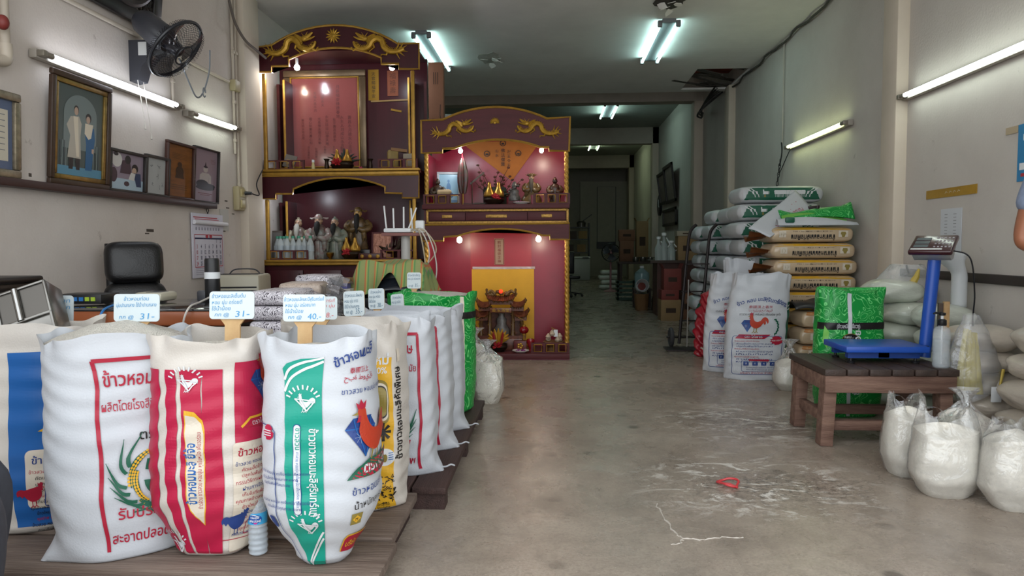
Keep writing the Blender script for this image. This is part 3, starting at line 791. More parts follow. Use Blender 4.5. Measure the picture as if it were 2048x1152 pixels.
mb = MB(); mb.lathe([(0, -0.06), (0.045, -0.06), (0.05, 0.0), (0.04, 0.035), (0, 0.05)], n=18, M=Mf); mb.build('hub', mat('fan hub', '#25242c', rough=0.25), t)
for sx, l in ((-0.05, 0.29), (0.02, 0.35)):
 mb = MB(); mb.tube([(sx, -0.05, 0.02), (sx + 0.01, -0.09, -l)], 0.003, 5); mb.lathe([(0, -0.04), (0.008, -0.035), (0.004, 0)], (sx + 0.01, -0.09, -l), 8)
 mb.build('pull_cord', mat('white cord', '#cfc9c0', rough=0.8), t)
mb = MB(); low = Mf @ Vector((-0.2, -0.05, 0))
mb.tube(spline([(0.05, -0.30, 0.18), (0.10, -0.34, 0.02), (0.20, -0.34, -0.06), (0.32, -0.33, 0.0), (0.36, -0.36, 0.16), (0.30, -0.4, 0.3)], 8), 0.006, 6)
mb.tube([(0.325 + 0.02 * math.cos(a), -0.335, 0.0 + 0.035 * math.sin(a)) for a in [k * 0.7 for k in range(9)]], 0.005, 5)
mb.build('power_cord', mat('grey cord', '#7b8085', rough=0.6), t)
def calendar():
 a = atX(378, 425, XL); b = atX(441, 435, XL); bt = atX(385, 557, XL)
 w = b.y - a.y; h = a.z - bt.z
 t = thing('wall_calendar', 'white tear-off wall calendar with rolled top sheet hanging on the left wall', 'calendar', (XL + 0.01, (a.y + b.y) / 2, bt.z), RZL)
 MB().box((0, -0.006, h / 2), (w, 0.010, h), bev=0.002).build('sheet', mat('calendar paper', '#c9c7d2', rough=0.8), t)
 MB().cyl((-w / 2 + 0.01, -0.025, h * 0.86), (w / 2 + 0.03, -0.03, h * 0.85), 0.018, n=12).build('rolled_sheet', mat('rolled paper', '#d8d7dc', rough=0.8), t)
 MB().tube([(0, -0.01, h), (-0.02, -0.01, h + 0.03), (0, -0.01, h + 0.055), (0.02, -0.01, h + 0.03), (0, -0.01, h)], 0.003, 5).build('hook', M_BLK, t)
 A = Art()
 A.frame(-w * 0.44, h * 0.17, w * 0.45, h * 0.67, 0.004, 0.006, 1)
 A.rect(-w * 0.43, h * 0.600, w * 0.44, h * 0.625, 2)
 A.ell(-0.03, h * 0.645, 0.025, 0.015, 1); A.ell(0.035, h * 0.645, 0.025, 0.015, 1)
 cw = w * 0.87 / 7
 d = 1
 for r in range(5):
  for c in range(7):
   if r == 0 and c < 5: continue
   if d > 30: break
   A.text(str(d if r else (1 if c == 5 else 2)), 0.047, 1 if c == 0 else 2, (-w * 0.43 + cw * (c + 0.5), h * (0.545 - 0.088 * r)), bold=0.012, sx=0.62)
   d = d + 1 if not (r == 0 and c == 5) else 2
 A.rect(-w * 0.46, h * 0.93, w * 0.3, h * 0.945, 1); A.rect(-w * 0.42, h * 0.905, w * 0.35, h * 0.915, 1)
 for k in range(9): A.rect(-w * 0.40 + k * w * 0.09, h * 0.74, -w * 0.36 + k * w * 0.09, h * 0.785, 3)
 for k in range(4): A.rect(-w * 0.42, h * (0.14 - 0.03 * k), w * (0.1 if k % 2 else 0.4), h * (0.148 - 0.03 * k), 3)
 A.put('printing', [pmat('black ink', '#1c1a22'), pmat('calendar red', '#b23a48'), pmat('calendar navy', '#2a2f55'), pmat('pale grey ink', '#9a98a8')], t, lambda x, y: Vector((x, -0.0122, y)))
calendar()
n0 = atX(448, 440, XL)
tag(MB().box((XL + 0.004, n0.y, n0.z), (0.004, 0.16, 0.19)).build('paper_note', mat('grey white paper', '#b9b6b0', rough=0.8)), 'small blank paper note stuck beside the calendar', 'note')
mb = MB()
for (x, y, w, h) in ((300, 461, 0.09, 0.02), (294, 467, 0.05, 0.008), (452, 402, 0.05, 0.012), (455, 416, 0.06, 0.01), (466, 428, 0.05, 0.008), (448, 462, 0.05, 0.012), (60, 350, 0.02, 0.02)):
 p = atX(x, y, XL); mb.box((XL + 0.001, p.y, p.z), (0.002, w, h))
struct(mb.build('trim_9', mat('scuff marks', '#4a4139', rough=0.9), smooth=False))
c = atY(40, 560, 4.05)
t = thing('altar_console', 'black carved console table behind the steel box by the left wall', 'console', (-2.79, 3.02, 0), RZL)
mb = MB(); mb.box((0, 0, 0.965), (0.98, 0.26, 0.035), bev=0.012); mb.box((0, 0, 0.93), (0.92, 0.22, 0.05), bev=0.012); mb.build('top_board', M_EB, t)
mb = MB(); mb.box((0, 0, 0.86), (0.86, 0.20, 0.12), bev=0.02); mb.build('apron', M_EB, t)
for sx in (-1, 1):
 for sy in (-1, 1):
  x = sx * 0.42; y = sy * 0.075
  MB().tube(spline([(x * 1.0, y, 0.92), (x * 1.1, y * 1.05, 0.82), (x * 0.95, y, 0.72), (x, y, 0.60), (x * 1.02, y, 0.3), (x * 1.08, y * 1.1, 0.05), (x * 1.0, y, 0.0)], 5), [0.05 + 0.012 * math.sin(k * 0.7) for k in range(31)], 10).build('leg', M_EB, t)
p = atY(8, 585, 3.3)
t = thing('white_bowl', 'white rounded bowl turned over on the desk behind the steel box', 'bowl', (p.x, p.y, p.z - 0.055))
t.location = (atY(6, 590, 3.36).x, 3.36, 0.83); ROOTM[t.name] = Matrix.Translation(t.location)
MB().lathe([(0.0, 0.105), (0.05, 0.10), (0.09, 0.075), (0.11, 0.03), (0.115, 0.0), (0.10, 0.0)], n=24).build('bowl', mat('white enamel bowl', '#c9ced3', rough=0.25), t)
ch = thing('office_chair', 'black leather executive chair behind the desk by the left wall', 'chair', (-2.655, 4.30, 0), math.radians(38))
M_LEA = mat('black leather', '#0f0f11', rough=0.38, bump=0.12, bscale=120)
def cushion(w, z0, z1, th, y0, y1, bul=0.025):
 mb = MB()
 def f(u, v):
  a = 2 * PI * u; b = PI * (v - 0.5)
  n = 0.42
  sg = lambda q, e: math.copysign(abs(q) ** e, q)
  x = w / 2 * sg(math.cos(b), 0.35) * sg(math.cos(a), n); z = sg(math.cos(b), 0.35) * sg(math.sin(a), n) * (z1 - z0) / 2
  y = th / 2 * sg(math.sin(b), 0.8)
  zz = (z - z0 + (z0 + z1) / 2) ; s = (z / (z1 - z0) + 0.5)
  return Vector((x, y + y0 + (y1 - y0) * s + 0.22 * x * x, z + (z0 + z1) / 2))
 mb.grid(f, 40, 15, cu=True); return mb
cushion(0.335, 0.90, 1.165, 0.15, 0.0, 0.04).build('headrest', M_LEA, ch)
cushion(0.37, 0.48, 0.91, 0.12, -0.05, 0.0).build('backrest', M_LEA, ch)
mb = MB(); mb.grid(lambda u, v: Vector(((v - 0.5) * 0.31, 0.07 + 0.02 * math.sin(PI * v) + (0.06 * (u - 0.3)), 0.45 + 0.70 * u)), 12, 8);
bs = mb.build('back_shell', M_BLK, ch); bs.modifiers.new('thick', 'SOLIDIFY').thickness = 0.03
mb = MB(); mb.box((0, -0.20, 0.46), (0.40, 0.36, 0.12), bev=0.05, seg=4); mb.build('seat', M_LEA, ch)
for s in (-1, 1):
 MB().tube(spline([(s * 0.22, -0.28, 0.47), (s * 0.25, -0.26, 0.64), (s * 0.25, -0.12, 0.66), (s * 0.23, 0.03, 0.62)], 5), 0.025, 8).build('armrest', M_BLK, ch)
MB().cyl((0, -0.25, 0.10), (0, -0.25, 0.42), 0.03, n=12).build('gas_lift', M_DGRY, ch)
mb = MB()
for k in range(5):
 a = 2 * PI * k / 5 + 0.3; mb.bar((0, -0.25, 0.10), (0.24 * math.cos(a), -0.25 + 0.24 * math.sin(a), 0.07), 0.05, 0.035, bev=0.01)
mb.build('star_base', M_BLK, ch)
for k in range(5):
 a = 2 * PI * k / 5 + 0.3; MB().cyl((0.24 * math.cos(a) - 0.02 * math.sin(a), -0.25 + 0.24 * math.sin(a) + 0.02 * math.cos(a), 0.03), (0.24 * math.cos(a) + 0.02 * math.sin(a), -0.25 + 0.24 * math.sin(a) - 0.02 * math.cos(a), 0.03), 0.03, n=12).build('caster', M_BLK, ch)
M_DESK = mat('orange brown desk wood', '#8d4d2c', rough=0.35, vary=0.14, vscale=5, stretch=(0.3, 5, 5))
DZ = 0.83
DX0, DX1, DY0, DY1 = -2.60, -1.52, 3.22, 3.92
t = thing('wooden_desk', 'orange brown wooden desk with dark glass top behind the price signs', 'desk', ((DX0 + DX1) / 2, (DY0 + DY1) / 2, 0))
MB().box((0, 0, DZ - 0.006), (DX1 - DX0, DY1 - DY0, 0.010), bev=0.003).build('glass_top', mat('dark desk glass', '#2b2a2b', rough=0.08, coat=0.3), t)
MB().box((0, 0, DZ - 0.045), (DX1 - DX0 + 0.02, DY1 - DY0 + 0.02, 0.07), bev=0.012).build('desktop', M_DESK, t)
dh = (DY1 - DY0) / 2
MB().box((0, -dh + 0.06, 0.40), (DX1 - DX0 - 0.08, 0.03, 0.64)).build('front_panel', mat('red brown panel', '#6b3419', rough=0.45, vary=0.2, vscale=4, stretch=(0.3, 5, 5)), t)
for s in (-1, 1):
 MB().box((s * ((DX1 - DX0) / 2 - 0.22), 0.03, 0.38), (0.38, DY1 - DY0 - 0.12, 0.68)).build('pedestal', M_DESK, t)
def onDesk(px, Y):
 p = atY(px, 600, Y); return p.x
x = onDesk(178, 3.55)
t = thing('network_switch', 'flat black network box with lit green and blue ports on the desk', 'network switch', (x, 3.55, DZ))
MB().box((0, 0, 0.03), (0.24, 0.16, 0.05), bev=0.006).build('case', M_BLK, t)
for k, cc in enumerate(('#2f6fb0', '#2f6fb0', '#2f6fb0', '#a6c23a', '#a6c23a')):
 MB().box((-0.05 + 0.032 * k, -0.081, 0.03), (0.022, 0.006, 0.02)).build('port', mat('port ' + cc, cc, rough=0.4), t)
x = onDesk(306, 3.65)
t = thing('desk_phone', 'cream desk telephone behind the second full price sign', 'telephone', (x, 3.68, DZ))
MB().box((0, 0, 0.03), (0.16, 0.17, 0.05), bev=0.02).build('case', M_CREAM, t)
MB().box((0.02, -0.02, 0.053), (0.08, 0.09, 0.008), None, 0.003).build('keypad', M_DGRY, t)
x = onDesk(426, 3.70)
t = thing('cordless_speaker', 'black upright cylinder with a white label on the desk in front of the calendar', 'speaker', (x, 3.70, DZ))
MB().lathe([(0, 0), (0.038, 0), (0.040, 0.006), (0.038, 0.225), (0.034, 0.235), (0, 0.235)], n=28).build('body', M_BLK, t)
MB().lathe([(0.0405, 0.125), (0.0412, 0.125), (0.0412, 0.16), (0.0405, 0.16)], n=28).build('label', M_WHT, t)
MB().box((-0.045, 0.01, 0.03), (0.07, 0.07, 0.06), bev=0.01).build('base_block', M_DGRY, t)
def cable(nm, lab, pts, r, m, k=8):
 return tag(MB().tube(spline(pts, k), r, 6).build(nm, m), lab, 'cable')
M_WCORD = mat('white cable', '#c9c4bd', rough=0.6)
p = [(onDesk(228, 3.4), 3.44, DZ + 0.012), (onDesk(222, 3.3), 3.32, DZ + 0.012), (onDesk(206, 3.2), 3.19, DZ - 0.01), (onDesk(196, 3.17), 3.17, DZ - 0.10), (onDesk(196, 3.17), 3.17, 0.5)]
cable('network_cable', 'blue cable drooping over the desk front from the network box', p, 0.006, mat('blue cable', '#2b74b8', rough=0.5))
p = [(onDesk(420, 3.6), 3.6, DZ + 0.03), (onDesk(400, 3.4), 3.4, DZ + 0.02), (onDesk(378, 3.2), 3.19, DZ + 0.005), (onDesk(362, 3.17), 3.17, DZ - 0.1), (onDesk(357, 3.17), 3.17, 0.5)]
cable('phone_cable', 'white cable drooping over the desk front near the middle', p, 0.005, M_WCORD)
x = atY(478, 570, 5.6).x
t = thing('cream_air_purifier', 'boxy cream appliance with dark slots by the left pilaster', 'appliance', (-2.62, 5.75, 0), math.radians(10))
MB().box((0, 0, 0.45), (0.38, 0.44, 0.90), bev=0.025).build('case', M_CREAM, t)
mb = MB()
for k in range(5): mb.box((0.02 + 0.0 * k, -0.221, 0.80 - 0.03 * k), (0.30, 0.006, 0.012))
for k in range(2): mb.box((-0.0, -0.10 + 0.14 * k, 0.901), (0.32, 0.05, 0.006))
mb.build('vent', M_BLK, t)
MB().tube(spline([(-0.1, 0, 0.9), (-0.05, 0, 0.94), (0.1, 0, 0.94), (0.15, 0, 0.9)], 5), 0.006, 6).build('handle', M_DGRY, t)
# ================================================================ ALTAR CABINETS
M_MAR = mat('maroon lacquer', '#421a20', rough=0.3, vary=0.12, vscale=5, stretch=(3, 3, 0.4), spec=0.3)
M_MAR2 = mat('dusty maroon wood', '#56292c', rough=0.5, vary=0.15, vscale=6, stretch=(0.4, 3, 3), spec=0.25)
M_GP = mat('gold paint', '#ad8434', rough=0.42, metal=0.4, vary=0.18, vscale=14)
M_GR = mat('gold relief', '#b98f30', rough=0.4, metal=0.45, vary=0.25, vscale=30)
M_RED = mat('altar red board', '#a01526', rough=0.35, vary=0.06)
M_RED2 = mat('altar deep red board', '#8c1830', rough=0.3, vary=0.08)
M_BULB = mat('bulb glow', '#ffffff', emit='#e8eeff', estr=26.0)
M_BULBW = mat('warm bulb glow', '#ffffff', emit='#ffe9c8', estr=26.0)
def P3(p, Y):
 v = atY(p[0], p[1], Y); return (v.x, v.z)
def arc(a, m, b, n=14):
 """Points on the circle through three (x, z) points, a -> b by way of m."""
 ax, ay = a; bx, by = m; cx, cy = b
 d = 2 * (ax * (by - cy) + bx * (cy - ay) + cx * (ay - by))
 ux = ((ax * ax + ay * ay) * (by - cy) + (bx * bx + by * by) * (cy - ay) + (cx * cx + cy * cy) * (ay - by)) / d
 uy = ((ax * ax + ay * ay) * (cx - bx) + (bx * bx + by * by) * (ax - cx) + (cx * cx + cy * cy) * (bx - ax)) / d
 r = math.hypot(ax - ux, ay - uy); t0 = math.atan2(ay - uy, ax - ux); t1 = math.atan2(cy - uy, cx - ux)
 tm = math.atan2(by - uy, bx - ux)
 def un(t):
  while t > t0 + 1e-9: t -= 2 * PI
  return t
 t1 = un(t1)
 if not (t1 < un(tm) <= t0): t1 += 2 * PI
 return [(ux + r * math.cos(t0 + (t1 - t0) * k / n), uy + r * math.sin(t0 + (t1 - t0) * k / n)) for k in range(n + 1)]
def XZ(Y):           # outline (x, z) -> upright slab whose front is at Y and that goes back
 return Matrix(((1, 0, 0, 0), (0, 0, -1, Y + 0.0), (0, 1, 0, 0), (0, 0, 0, 1)))
def slab(outline, Y, th, nm, m, par):
 mb = MB(); mb.prism(outline, th, Matrix.Translation((0, th, 0)) @ XZ(Y)); return mb.build(nm, m, par, world=True, smooth=False)
def trimline(outline, Y, r, nm, m, par, closed=True):
 mb = MB(); mb.tube([(x, Y - 0.004, z) for x, z in outline], r, 6, closed=closed); return mb.build(nm, m, par, world=True)
def twist(x, y, z0, z1, r, par, m=M_GP):
 mb = MB(); n = int((z1 - z0) / 0.006); tw = 2 * PI / 0.052
 mb.grid(lambda u, v: Vector((x + (r + 0.0032 * math.cos(3 * (2 * PI * u) + tw * (z1 - z0) * v)) * math.cos(2 * PI * u), y + (r + 0.0032 * math.cos(3 * (2 * PI * u) + tw * (z1 - z0) * v)) * math.sin(2 * PI * u), z0 + (z1 - z0) * v)), 20, max(8, n), cu=True)
 return mb.build('twisted_column', m, par, world=True)
def dragon(x0, z0, w, h, Y, flip, par):
 """Carved gilt dragon in relief within a box (x0, z0, w, h)."""
 mb = MB()
 def Q(x, z, d=0.0): return Vector((x0 + (1 - x if flip else x) * w, Y - 0.012 - d, z0 + z * h))
 body = spline([Q(*p) for p in ((0.03, 0.30), (0.16, 0.20), (0.30, 0.22), (0.40, 0.38), (0.44, 0.62), (0.53, 0.72), (0.62, 0.62), (0.68, 0.42), (0.80, 0.32), (0.92, 0.42), (0.97, 0.62))], 6)
 n = len(body)
 mb.tube(body, [h * (0.035 + 0.09 * math.sin(PI * min(1, (k / n) * 0.9 + 0.1)) ** 0.8) for k in range(n)], 8)
 for k in range(2, n - 2, 2):                         # spikes along the back
  d = (body[k + 1] - body[k - 1]).normalized(); up = Vector((-d.z, 0, d.x)) * (1 if not flip else -1)
  mb.tube([body[k] + up * h * 0.07, body[k] + up * h * 0.17 - d * h * 0.04], [h * 0.03, 0.001], 5)
 for (x, z, a) in ((0.02, 0.32, 2.6), (0.04, 0.40, 2.2), (0.02, 0.22, 3.3), (0.06, 0.15, 3.8), (0.10, 0.42, 1.8), (0.12, 0.10, 4.2)):   # tail flame
  a = PI - a if flip else a
  mb.tube([Q(x + 0.08, 0.26), Q(x + 0.04, z), Q(x + 0.04, z) + Vector((math.cos(a), 0, math.sin(a))) * h * 0.22], [h * 0.03, h * 0.035, 0.001], 5)
 mb.ball(Q(0.76, 0.72, 0.006), h * 0.11, (1.25, 0.7, 1.0), 8)
 mb.tube([Q(0.76, 0.74, 0.006), Q(0.86, 0.84, 0.006), Q(0.92, 0.95, 0.006)], [h * 0.09, h * 0.07, h * 0.03], 6)
 mb.tube([Q(0.78, 0.68, 0.006), Q(0.88, 0.72, 0.006), Q(0.96, 0.80, 0.006)], [h * 0.06, h * 0.045, h * 0.02], 6)
 for k in range(7):
  z = 0.56 + 0.05 * k; mb.tube([Q(0.72, 0.62 + 0.02 * k), Q(0.62, z), Q(0.55, z + 0.06)], [h * 0.05, h * 0.035, 0.001], 5)
 for p in ((0.82, 0.98), (0.70, 0.96)): mb.tube([Q(0.76, 0.78), Q(*p)], [h * 0.03, 0.001], 5)
 for (a, b2, c) in (((0.62, 0.55), (0.58, 0.38), (0.66, 0.25)), ((0.33, 0.25), (0.36, 0.08), (0.44, 0.10)), ((0.88, 0.38), (0.98, 0.28), (1.0, 0.4))):
  mb.tube([Q(*a), Q(*b2), Q(*c)], [h * 0.055, h * 0.04, h * 0.02], 6)
  for s in (-0.03, 0, 0.03): mb.tube([Q(*c), Q(c[0] + 0.03, c[1] - 0.05 + s * 2)], [h * 0.018, 0.001], 4)
 return mb.build('dragon_relief', M_GR, par, world=True)
def sunburst(x, z, r, Y, par, lotus=False):
 mb = MB(); mb.ball((x, Y - 0.004, z), r * 0.3, (1, 0.5, 1), 8)
 for k in range(13):
  a = (PI * 2 * k / 13) if not lotus else PI * (k - 0.5) / 11
  c, s = math.cos(a), math.sin(a)
  mb.tube([(x + 0.25 * r * c, Y - 0.008, z + 0.25 * r * s), (x + 0.65 * r * c, Y - 0.012, z + 0.65 * r * s), (x + r * c, Y - 0.008, z + r * s)], [r * 0.08, r * 0.13, 0.001], 6)
 return mb.build('sun_relief', M_GR, par, world=True)
def rail(x0, x1, z0, z1, Y, n, par, m=M_MAR2):
 """Little balustrade with square windows edged in gold."""
 mb = MB(); h = z1 - z0; w = x1 - x0; e = h * 0.16
 mb.box(((x0 + x1) / 2, Y, z1 - e / 2), (w, 0.022, e)); mb.box(((x0 + x1) / 2, Y, z0 + e / 2), (w, 0.022, e))
 for k in range(n + 1):
  x = x0 + w * k / n; mb.box((x, Y, (z0 + z1) / 2), (e * (1.6 if 0 < k < n else 1.2), 0.024, h))
 mb.build('balustrade', m, par, world=True, smooth=False)
 mb = MB()
 for k in range(n):
  a = x0 + w * (k + 0.5) / n; q = min(w / n - e * 1.7, h - 2 * e) / 2
  mb.tube([(a - q, Y - 0.012, (z0 + z1) / 2 - q), (a + q, Y - 0.012, (z0 + z1) / 2 - q), (a + q, Y - 0.012, (z0 + z1) / 2 + q), (a - q, Y - 0.012, (z0 + z1) / 2 + q)], 0.005, 5, closed=True)
 mb.build('gold_window', M_GP, par, world=True)
def bulb(p, par, m, r=0.026):
 f = MB(); f.cyl((p[0], p[1], p[2] + r), (p[0], p[1], p[2] + r * 3.2), 0.014, n=10); o = f.build('bulb_socket', M_WHT, par, world=True)
 b = MB(); b.ball(p, r, (1, 1, 1.1), 10); o2 = b.build('bulb', m, par, world=True)
 ld = bpy.data.lights.new('bulb_light', 'POINT'); ld.energy = 3.2 if m is M_BULB else 3.0; ld.shadow_soft_size = r
 ld.color = (0.86, 0.92, 1.0) if m is M_BULB else (1.0, 0.86, 0.68)
 l = bpy.data.objects.new('bulb_light', ld); COL.objects.link(l); l.location = Vector(p) + Vector((0, -0.02, -0.045)); l.parent = par
 l.matrix_parent_inverse = world_inv(par)
 return o2
YA = 6.88
A0, A1 = P3((512, 300), YA)[0], P3((839, 300), YA)[0]
A0 = max(A0, XL + 0.012)
za = lambda y: atY(675, y, YA).z
alt = thing('altar_cabinet', 'tall maroon altar cabinet with gilt dragons behind the desk', 'altar', ((A0 + A1) / 2, YA, 0))
YAB = 7.42
def q(*ps): return [P3(p, YA) for p in ps]
zt = P3((512, 96), YA)[1]
e = q((545, 92), (668, 52), (797, 89))
top = [(A0, zt - 0.0)] + arc(e[0], e[1], e[2]) + q((839, 88))
e2 = q((764, 117), (668, 97), (579, 120))
low = q((839, 139), (799, 139), (799, 129), (764, 129)) + arc(*e2) + q((579, 133), (545, 134), (545, 145)) + [(A0, P3((512, 145), YA)[1])]
hd = slab(top + low, YA - 0.02, 0.04, 'header_panel', M_MAR, alt)
trimline(top + low, YA - 0.02, 0.011, 'header_trim', M_GP, alt)
a = P3((532, 120), YA); b = P3((636, 64), YA); dragon(a[0], a[1], b[0] - a[0], b[1] - a[1], YA - 0.02, False, alt)
a = P3((706, 117), YA); b = P3((812, 63), YA); dragon(a[0], a[1], b[0] - a[0], b[1] - a[1], YA - 0.02, True, alt)
s = P3((668, 73), YA); sunburst(s[0], s[1], 0.075, YA - 0.02, alt)
Z1, Z0s = za(338), za(350)            # upper shelf
Z2 = za(519)                          # lower shelf top
MB().box(((A0 + A1) / 2, YAB + 0.01, (za(92) + 0.0) / 2 + 0.03), (A1 - A0 - 0.02, 0.02, za(92) - 0.06)).build('back_panel', M_MAR, alt, world=True, smooth=False)
hb = za(98)
for s, x in ((1, A0), (-1, A1)):
 for (zl, zh) in ((Z1, za(144)), (Z2, za(398))):
  MB().box((x + s * 0.155, YAB - 0.13, (zl + zh) / 2), (0.02, 0.26, zh - zl)).build('side_panel', M_MAR, alt, world=True, smooth=False)
  MB().box((x + s * 0.02, YAB - 0.05, (zl + zh) / 2), (0.03, 0.06, zh - zl)).build('back_post', M_MAR2, alt, world=True, smooth=False)
  MB().box((x + s * 0.06, YA + 0.01, (zl + zh) / 2), (0.036, 0.036, zh - zl), bev=0.008).build('gold_post', M_GP, alt, world=True)
  MB().box((x + s * 0.155, YAB - 0.265, (zl + zh) / 2), (0.022, 0.018, zh - zl), bev=0.004).build('gold_edge', M_GP, alt, world=True)
MB().box(((A0 + A1) / 2, (YA + YAB) / 2, za(96) - 0.01), (A1 - A0 - 0.04, YAB - YA - 0.04, 0.02)).build('roof_board', M_MAR, alt, world=True)
mb = MB(); zc = (Z1 + Z0s) / 2
mb.box(((A0 + A1) / 2, YA + 0.01, Z1 - 0.012), (A1 - A0, 0.10, 0.024), bev=0.006); mb.box(((A0 + A1) / 2, YA + 0.015, Z0s + 0.015), (A1 - A0 - 0.02, 0.07, 0.036), bev=0.010)
mb.build('cornice', M_GP, alt, world=True)
MB().box(((A0 + A1) / 2, (YA + YAB) / 2 + 0.02, Z1 - 0.02), (A1 - A0 - 0.02, YAB - YA - 0.04, 0.03)).build('upper_shelf', M_MAR2, alt, world=True)
out2 = [(A0 + 0.01, Z0s - 0.005), (A1 - 0.005, Z0s - 0.005)]
lowr = q((838, 396), (805, 396), (805, 387), (771, 386), (771, 374)) + arc(*q((771, 374), (689, 356), (605, 371))) + q((588, 378), (586, 388), (553, 388), (553, 398)) + [(A0 + 0.01, P3((516, 398), YA)[1])]
slab(out2 + lowr, YA - 0.01, 0.035, 'arch_panel', M_MAR, alt)
trimline(out2 + lowr, YA - 0.01, 0.010, 'arch_trim', M_GP, alt)
mb = MB(); mb.box(((A0 + A1) / 2, YA + 0.005, Z2 - 0.012), (A1 - A0, 0.10, 0.024), bev=0.006); mb.box(((A0 + A1) / 2, YA + 0.015, Z2 - 0.04), (A1 - A0 - 0.02, 0.07, 0.036), bev=0.010)
mb.build('cornice', M_GP, alt, world=True)
MB().box(((A0 + A1) / 2, (YA + YAB) / 2 + 0.02, Z2 - 0.02), (A1 - A0 - 0.02, YAB - YA - 0.04, 0.03)).build('lower_shelf', M_MAR2, alt, world=True)
for (x0, x1, y0, y1, n) in ((519, 606, 337, 318, 3), (757, 833, 336, 316, 3), (531, 614, 518, 498, 3), (762, 832, 518, 498, 2)):
 u0, u1 = P3((x0, y0), YA)[0], P3((x1, y0), YA)[0]
 zb_ = Z1 if y0 < 400 else Z2
 rail(max(u0, A0 + 0.045), min(u1, A1 - 0.03), zb_, zb_ + 0.095, YA + 0.02, n, alt)
MB().box(((A0 + A1) / 2, (YA + YAB) / 2 + 0.02, (Z2 - 0.05) / 2), (A1 - A0 - 0.02, YAB - YA - 0.03, Z2 - 0.06)).build('cupboard', M_MAR, alt, world=True, smooth=False)
dx = (A1 - A0 - 0.06) / 4
for k in range(4):
 x = A0 + 0.03 + dx * (k + 0.5)
 d = MB().box((x, YA + 0.005, (Z2 - 0.05) / 2 + 0.02), (dx - 0.008, 0.024, Z2 - 0.20), bev=0.004).build('door', M_MAR, alt, world=True)
 hx = x + (dx / 2 - 0.04) * (1 if k % 2 == 0 else -1)
 mb = MB(); mb.tube([(hx, YA - 0.008, Z2 - 0.14), (hx, YA - 0.03, Z2 - 0.15), (hx, YA - 0.03, Z2 - 0.26), (hx, YA - 0.008, Z2 - 0.27)], 0.005, 6)
 mb.build('handle', mat('steel handle', '#9a9a9a', rough=0.3, metal=0.9), d, world=True)
for (px, py, m) in ((594, 135, M_BULB), (784, 135, M_BULB), (598, 378, M_BULB), (548, 140, M_BULBW)):
 c = atY(px, py, YA + 0.07)
 bulb((c.x, c.y, c.z), alt, m, 0.028 if m is M_BULB else 0.016)
YS = 6.90
S0, S1 = P3((844, 300), YS)[0], P3((1139, 300), YS)[0]
zs = lambda y: atY(990, y, YS).z
YSB = 7.42
S0 = max(S0, A1 + 0.02)
alr = thing('altar_cabinet', 'shorter red lined altar cabinet with twisted gold columns in the middle', 'altar', ((S0 + S1) / 2, YS, 0))
def r_(*ps): return [P3(p, YS) for p in ps]
top = [(S0, P3((844, 242), YS)[1])] + arc(*r_((887, 240), (995, 215), (1094, 238))) + r_((1140, 235))
low = r_((1138, 303), (1098, 302), (1098, 295), (1081, 295)) + arc(*r_((1081, 295), (1003, 280), (910, 297))) + r_((886, 298), (886, 306)) + [(S0, P3((845, 307), YS)[1])]
slab(top + low, YS - 0.02, 0.04, 'header_panel', M_MAR2, alr)
trimline(top + low, YS - 0.02, 0.012, 'header_trim', M_GP, alr)
a = P3((864, 277), YS); b = P3((950, 238), YS); dragon(a[0], a[1], b[0] - a[0], b[1] - a[1], YS - 0.02, False, alr)
a = P3((1033, 277), YS); b = P3((1120, 236), YS); dragon(a[0], a[1], b[0] - a[0], b[1] - a[1], YS - 0.02, True, alr)
s = P3((990, 246), YS); sunburst(s[0], s[1], 0.05, YS - 0.02, alr, True)
ZU = zs(409)                                             # upper floor
MB().box(((S0 + S1) / 2, YSB, (ZU + zs(240)) / 2), (S1 - S0 - 0.02, 0.02, zs(240) - ZU)).build('upper_lining', M_RED2, alr, world=True, smooth=False)
for x in (S0 + 0.035, S1 - 0.035):
 MB().box((x, (YS + YSB) / 2 + 0.04, (ZU + zs(303)) / 2), (0.02, YSB - YS - 0.09, zs(303) - ZU)).build('side_panel', M_RED2, alr, world=True, smooth=False)
MB().box(((S0 + S1) / 2, (YS + YSB) / 2, zs(246)), (S1 - S0 - 0.02, YSB - YS - 0.03, 0.02)).build('roof_board', M_MAR2, alr, world=True)
for px in (852, 1133):
 x = P3((px, 300), YS)[0]
 x = max(x, S0 + 0.03)
 twist(x, YS + 0.012, ZU + 0.1, zs(305), 0.020, alr)
MB().box(((S0 + S1) / 2, (YS + YSB) / 2 - 0.02, ZU - 0.022), (S1 - S0, YSB - YS + 0.06, 0.044), bev=0.005).build('upper_shelf', M_MAR2, alr, world=True)
for (x0, x1) in ((849, 921), (1069, 1138)):
 u0, u1 = P3((x0, 400), YS)[0], P3((x1, 400), YS)[0]
 rail(max(u0, S0 + 0.01), u1, ZU, ZU + 0.105, YS + 0.0, 3, alr)
zd1, zd0 = zs(417), zs(448)
MB().box(((S0 + S1) / 2, (YS + YSB) / 2, (zd0 + zd1) / 2), (S1 - S0 - 0.02, YSB - YS - 0.02, zd1 - zd0)).build('drawer_case', M_MAR2, alr, world=True, smooth=False)
xs = [P3((x, 430), YS)[0] for x in (858, 931, 1055, 1132)]
for k in range(3):
 d = MB().box(((xs[k] + xs[k + 1]) / 2, YS - 0.002, (zd0 + zd1) / 2), (xs[k + 1] - xs[k] - 0.006, 0.02, zd1 - zd0 - 0.07), bev=0.003).build('drawer', M_MAR2, alr, world=True)
 w = (xs[k + 1] - xs[k]) * (0.28 if k != 1 else 0.34)
 MB().box(((xs[k] + xs[k + 1]) / 2, YS - 0.014, (zd0 + zd1) / 2), (w, 0.012, 0.032), bev=0.003).build('gold_plate', mat('embossed gold plate', '#a07a36', rough=0.4, metal=0.5, vary=0.45, vscale=60), d, world=True)
